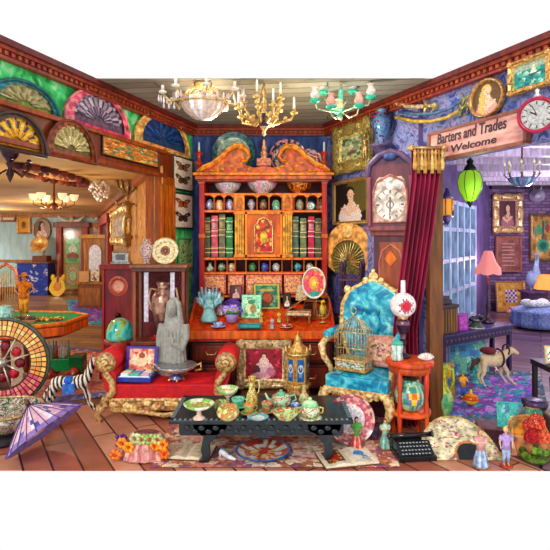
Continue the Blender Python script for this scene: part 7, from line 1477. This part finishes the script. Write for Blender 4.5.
picture('teal_painting', Vector((W(521, 0, 4.2).x, 4.22, .17)), .36, .3, R(-14), P, 'unframed teal green painting leaning behind the peach casket', 'painting', '60c8b8', fw=.012, d=.015, kind='paint', knobs=False, lean=R(-16))
t = thing('peach_casket', 'peach and orange domed casket resting on an ivory box behind the glass jar', 'casket', (2.02, 3.99, 0), R(-18)); b = MB(); b.box(-.14, .14, -.1, .1, 0, .16, 'e0a080'); b.box(-.15, .15, -.11, .11, .15, .17, 'f0c898'); obj('body', b, 'satin', t, .01)
b = MB(); b.prism([(-.14, .17), (-.13, .22), (-.09, .26), (0, .28), (.09, .26), (.13, .22), (.14, .17)][::-1], -.105, .105, 'f0a850'); obj('lid', b, 'satin', t, .012)
t = thing('wooden_crate', 'dark plum wooden crate behind the figurines, left of the glass jar', 'crate', (W(503, 0, 4.2).x-.0, 4.27, 0), R(-14)); b = MB(); b.box(-.17, .13, -.09, .09, 0, .11, '4c2830'); b.box(-.18, .14, -.1, .1, .1, .12, '6c4040'); obj('body', b, 'wood', t, .005)
# round lace tray with black cut-out
t = thing('lace_palette', 'palette shaped cream lace tray with red flowers and a dark oval', 'tray', (W(462, 0, 3.86).x, 3.85, 0), 0, rot=(R(-52), 0, R(0)))
P = flora(70, 50, 'd8cca8', ['a89878', 'c0485c', '8c7c60', 'e8e0c8', '788c68', 'b06070'], 260, 5, .028); m1 = np.hypot((P.X-.5)/.5, (P.Y-.0)/1.0) <= 1; m2 = np.hypot((P.X-.62)/.17, (P.Y-.1)/.27) <= 1
P.a[np.hypot((P.X-.5)/.47, P.Y/.95) > 1] = H('c8b070'); P.a[np.hypot((P.X-.62)/.2, (P.Y-.1)/.32) <= 1] = H('c07850'); P.a[m2] = H('101820'); P.mask = m1
b = MB(); b.canvas(-.31, .31, 0, .38, -.012, P); b.prism([(.31*cos(R(a)), .38*sin(R(a))) for a in range(0, 181, 9)][::-1], -.0115, 0, 'b8a070'); obj('tray', b, 'satin', t)
figurine((W(480, 0, 3.76).x, 3.75, .0), .27, 'porcelain girl in a pink bodice and pale blue skirt on a round base, front right', dress='90a8c8', top='c89090', hair='b07050', base='d8b090', arms='cross')
figurine((W(506, 0, 3.76).x, 3.76, .0), .28, 'porcelain boy in a lilac coat on a round base, beside the glass jar', dress='a8b8d8', top='b090c8', hair='d8b878', base='b84838', arms='down', skirt=False, legs='a0b0d0')
# glass jar with red flowers
t = thing('flower_jar', 'big glass jar filled with red and coral flowers at the bottom right corner', 'jar', (W(534, 0, 3.87).x, 3.86, 0)); t.scale = (.95, .95, .95); 
b = MB(); b.lathe([(.1, .004), (.13, .03), (.155, .14), (.16, .26), (.14, .36), (.09, .42), (.085, .45)], 'ffffff', n=30, cap=False); o = obj('glass', b, 'glass', t, solid='f8ecd8')
q = o.modifiers.new('s', 'SOLIDIFY'); q.thickness = .004
b = MB(); b.lathe([(.09, .45), (.1, .455), (.1, .485), (.06, .495), (0, .5)], '483858', n=26); obj('lid', b, 'metal', t)
b = MB(); b.lathe([(0, .01), (.1, .012), (.1, .03), (0, .04)], '6c9848', n=16); b.tube([(0, 0, .03), (0, 0, .3)], .012, '508838', 6)
for k in range(20): a = k*2.4; b.ball((.09*cos(a), .09*sin(a), .05+.02*(k % 4)), (.03, .02, .03), ['60a040', '88c050', '3c7030'][k % 3], 6, m=4)
obj('stems', b, 'leaf', t)
for (x, y, z, r, c, c2) in ((0, -.03, .31, .07, 'e85048', 'f07868'), (-.05, -.05, .2, .06, 'b01838', 'd03048'), (.045, -.05, .2, .06, 'f06858', 'f8907c'), (-.02, .03, .26, .06, 'd84050', 'e86868')):
    b = MB()
    for i in range(4):
        for k in range(12): a = k*PI/6+i*.26; e = R(-10+i*28); b.ball((x+r*cos(e)*cos(a)*.8, y+r*cos(e)*sin(a)*.8, z+r*sin(e)*.9), (.014, .014, .018), [c, c2][(i+k) % 2], 6, m=4)
    b.ball((x, y, z), r*.72, c, 8); obj('bloom', b, 'leaf', t)
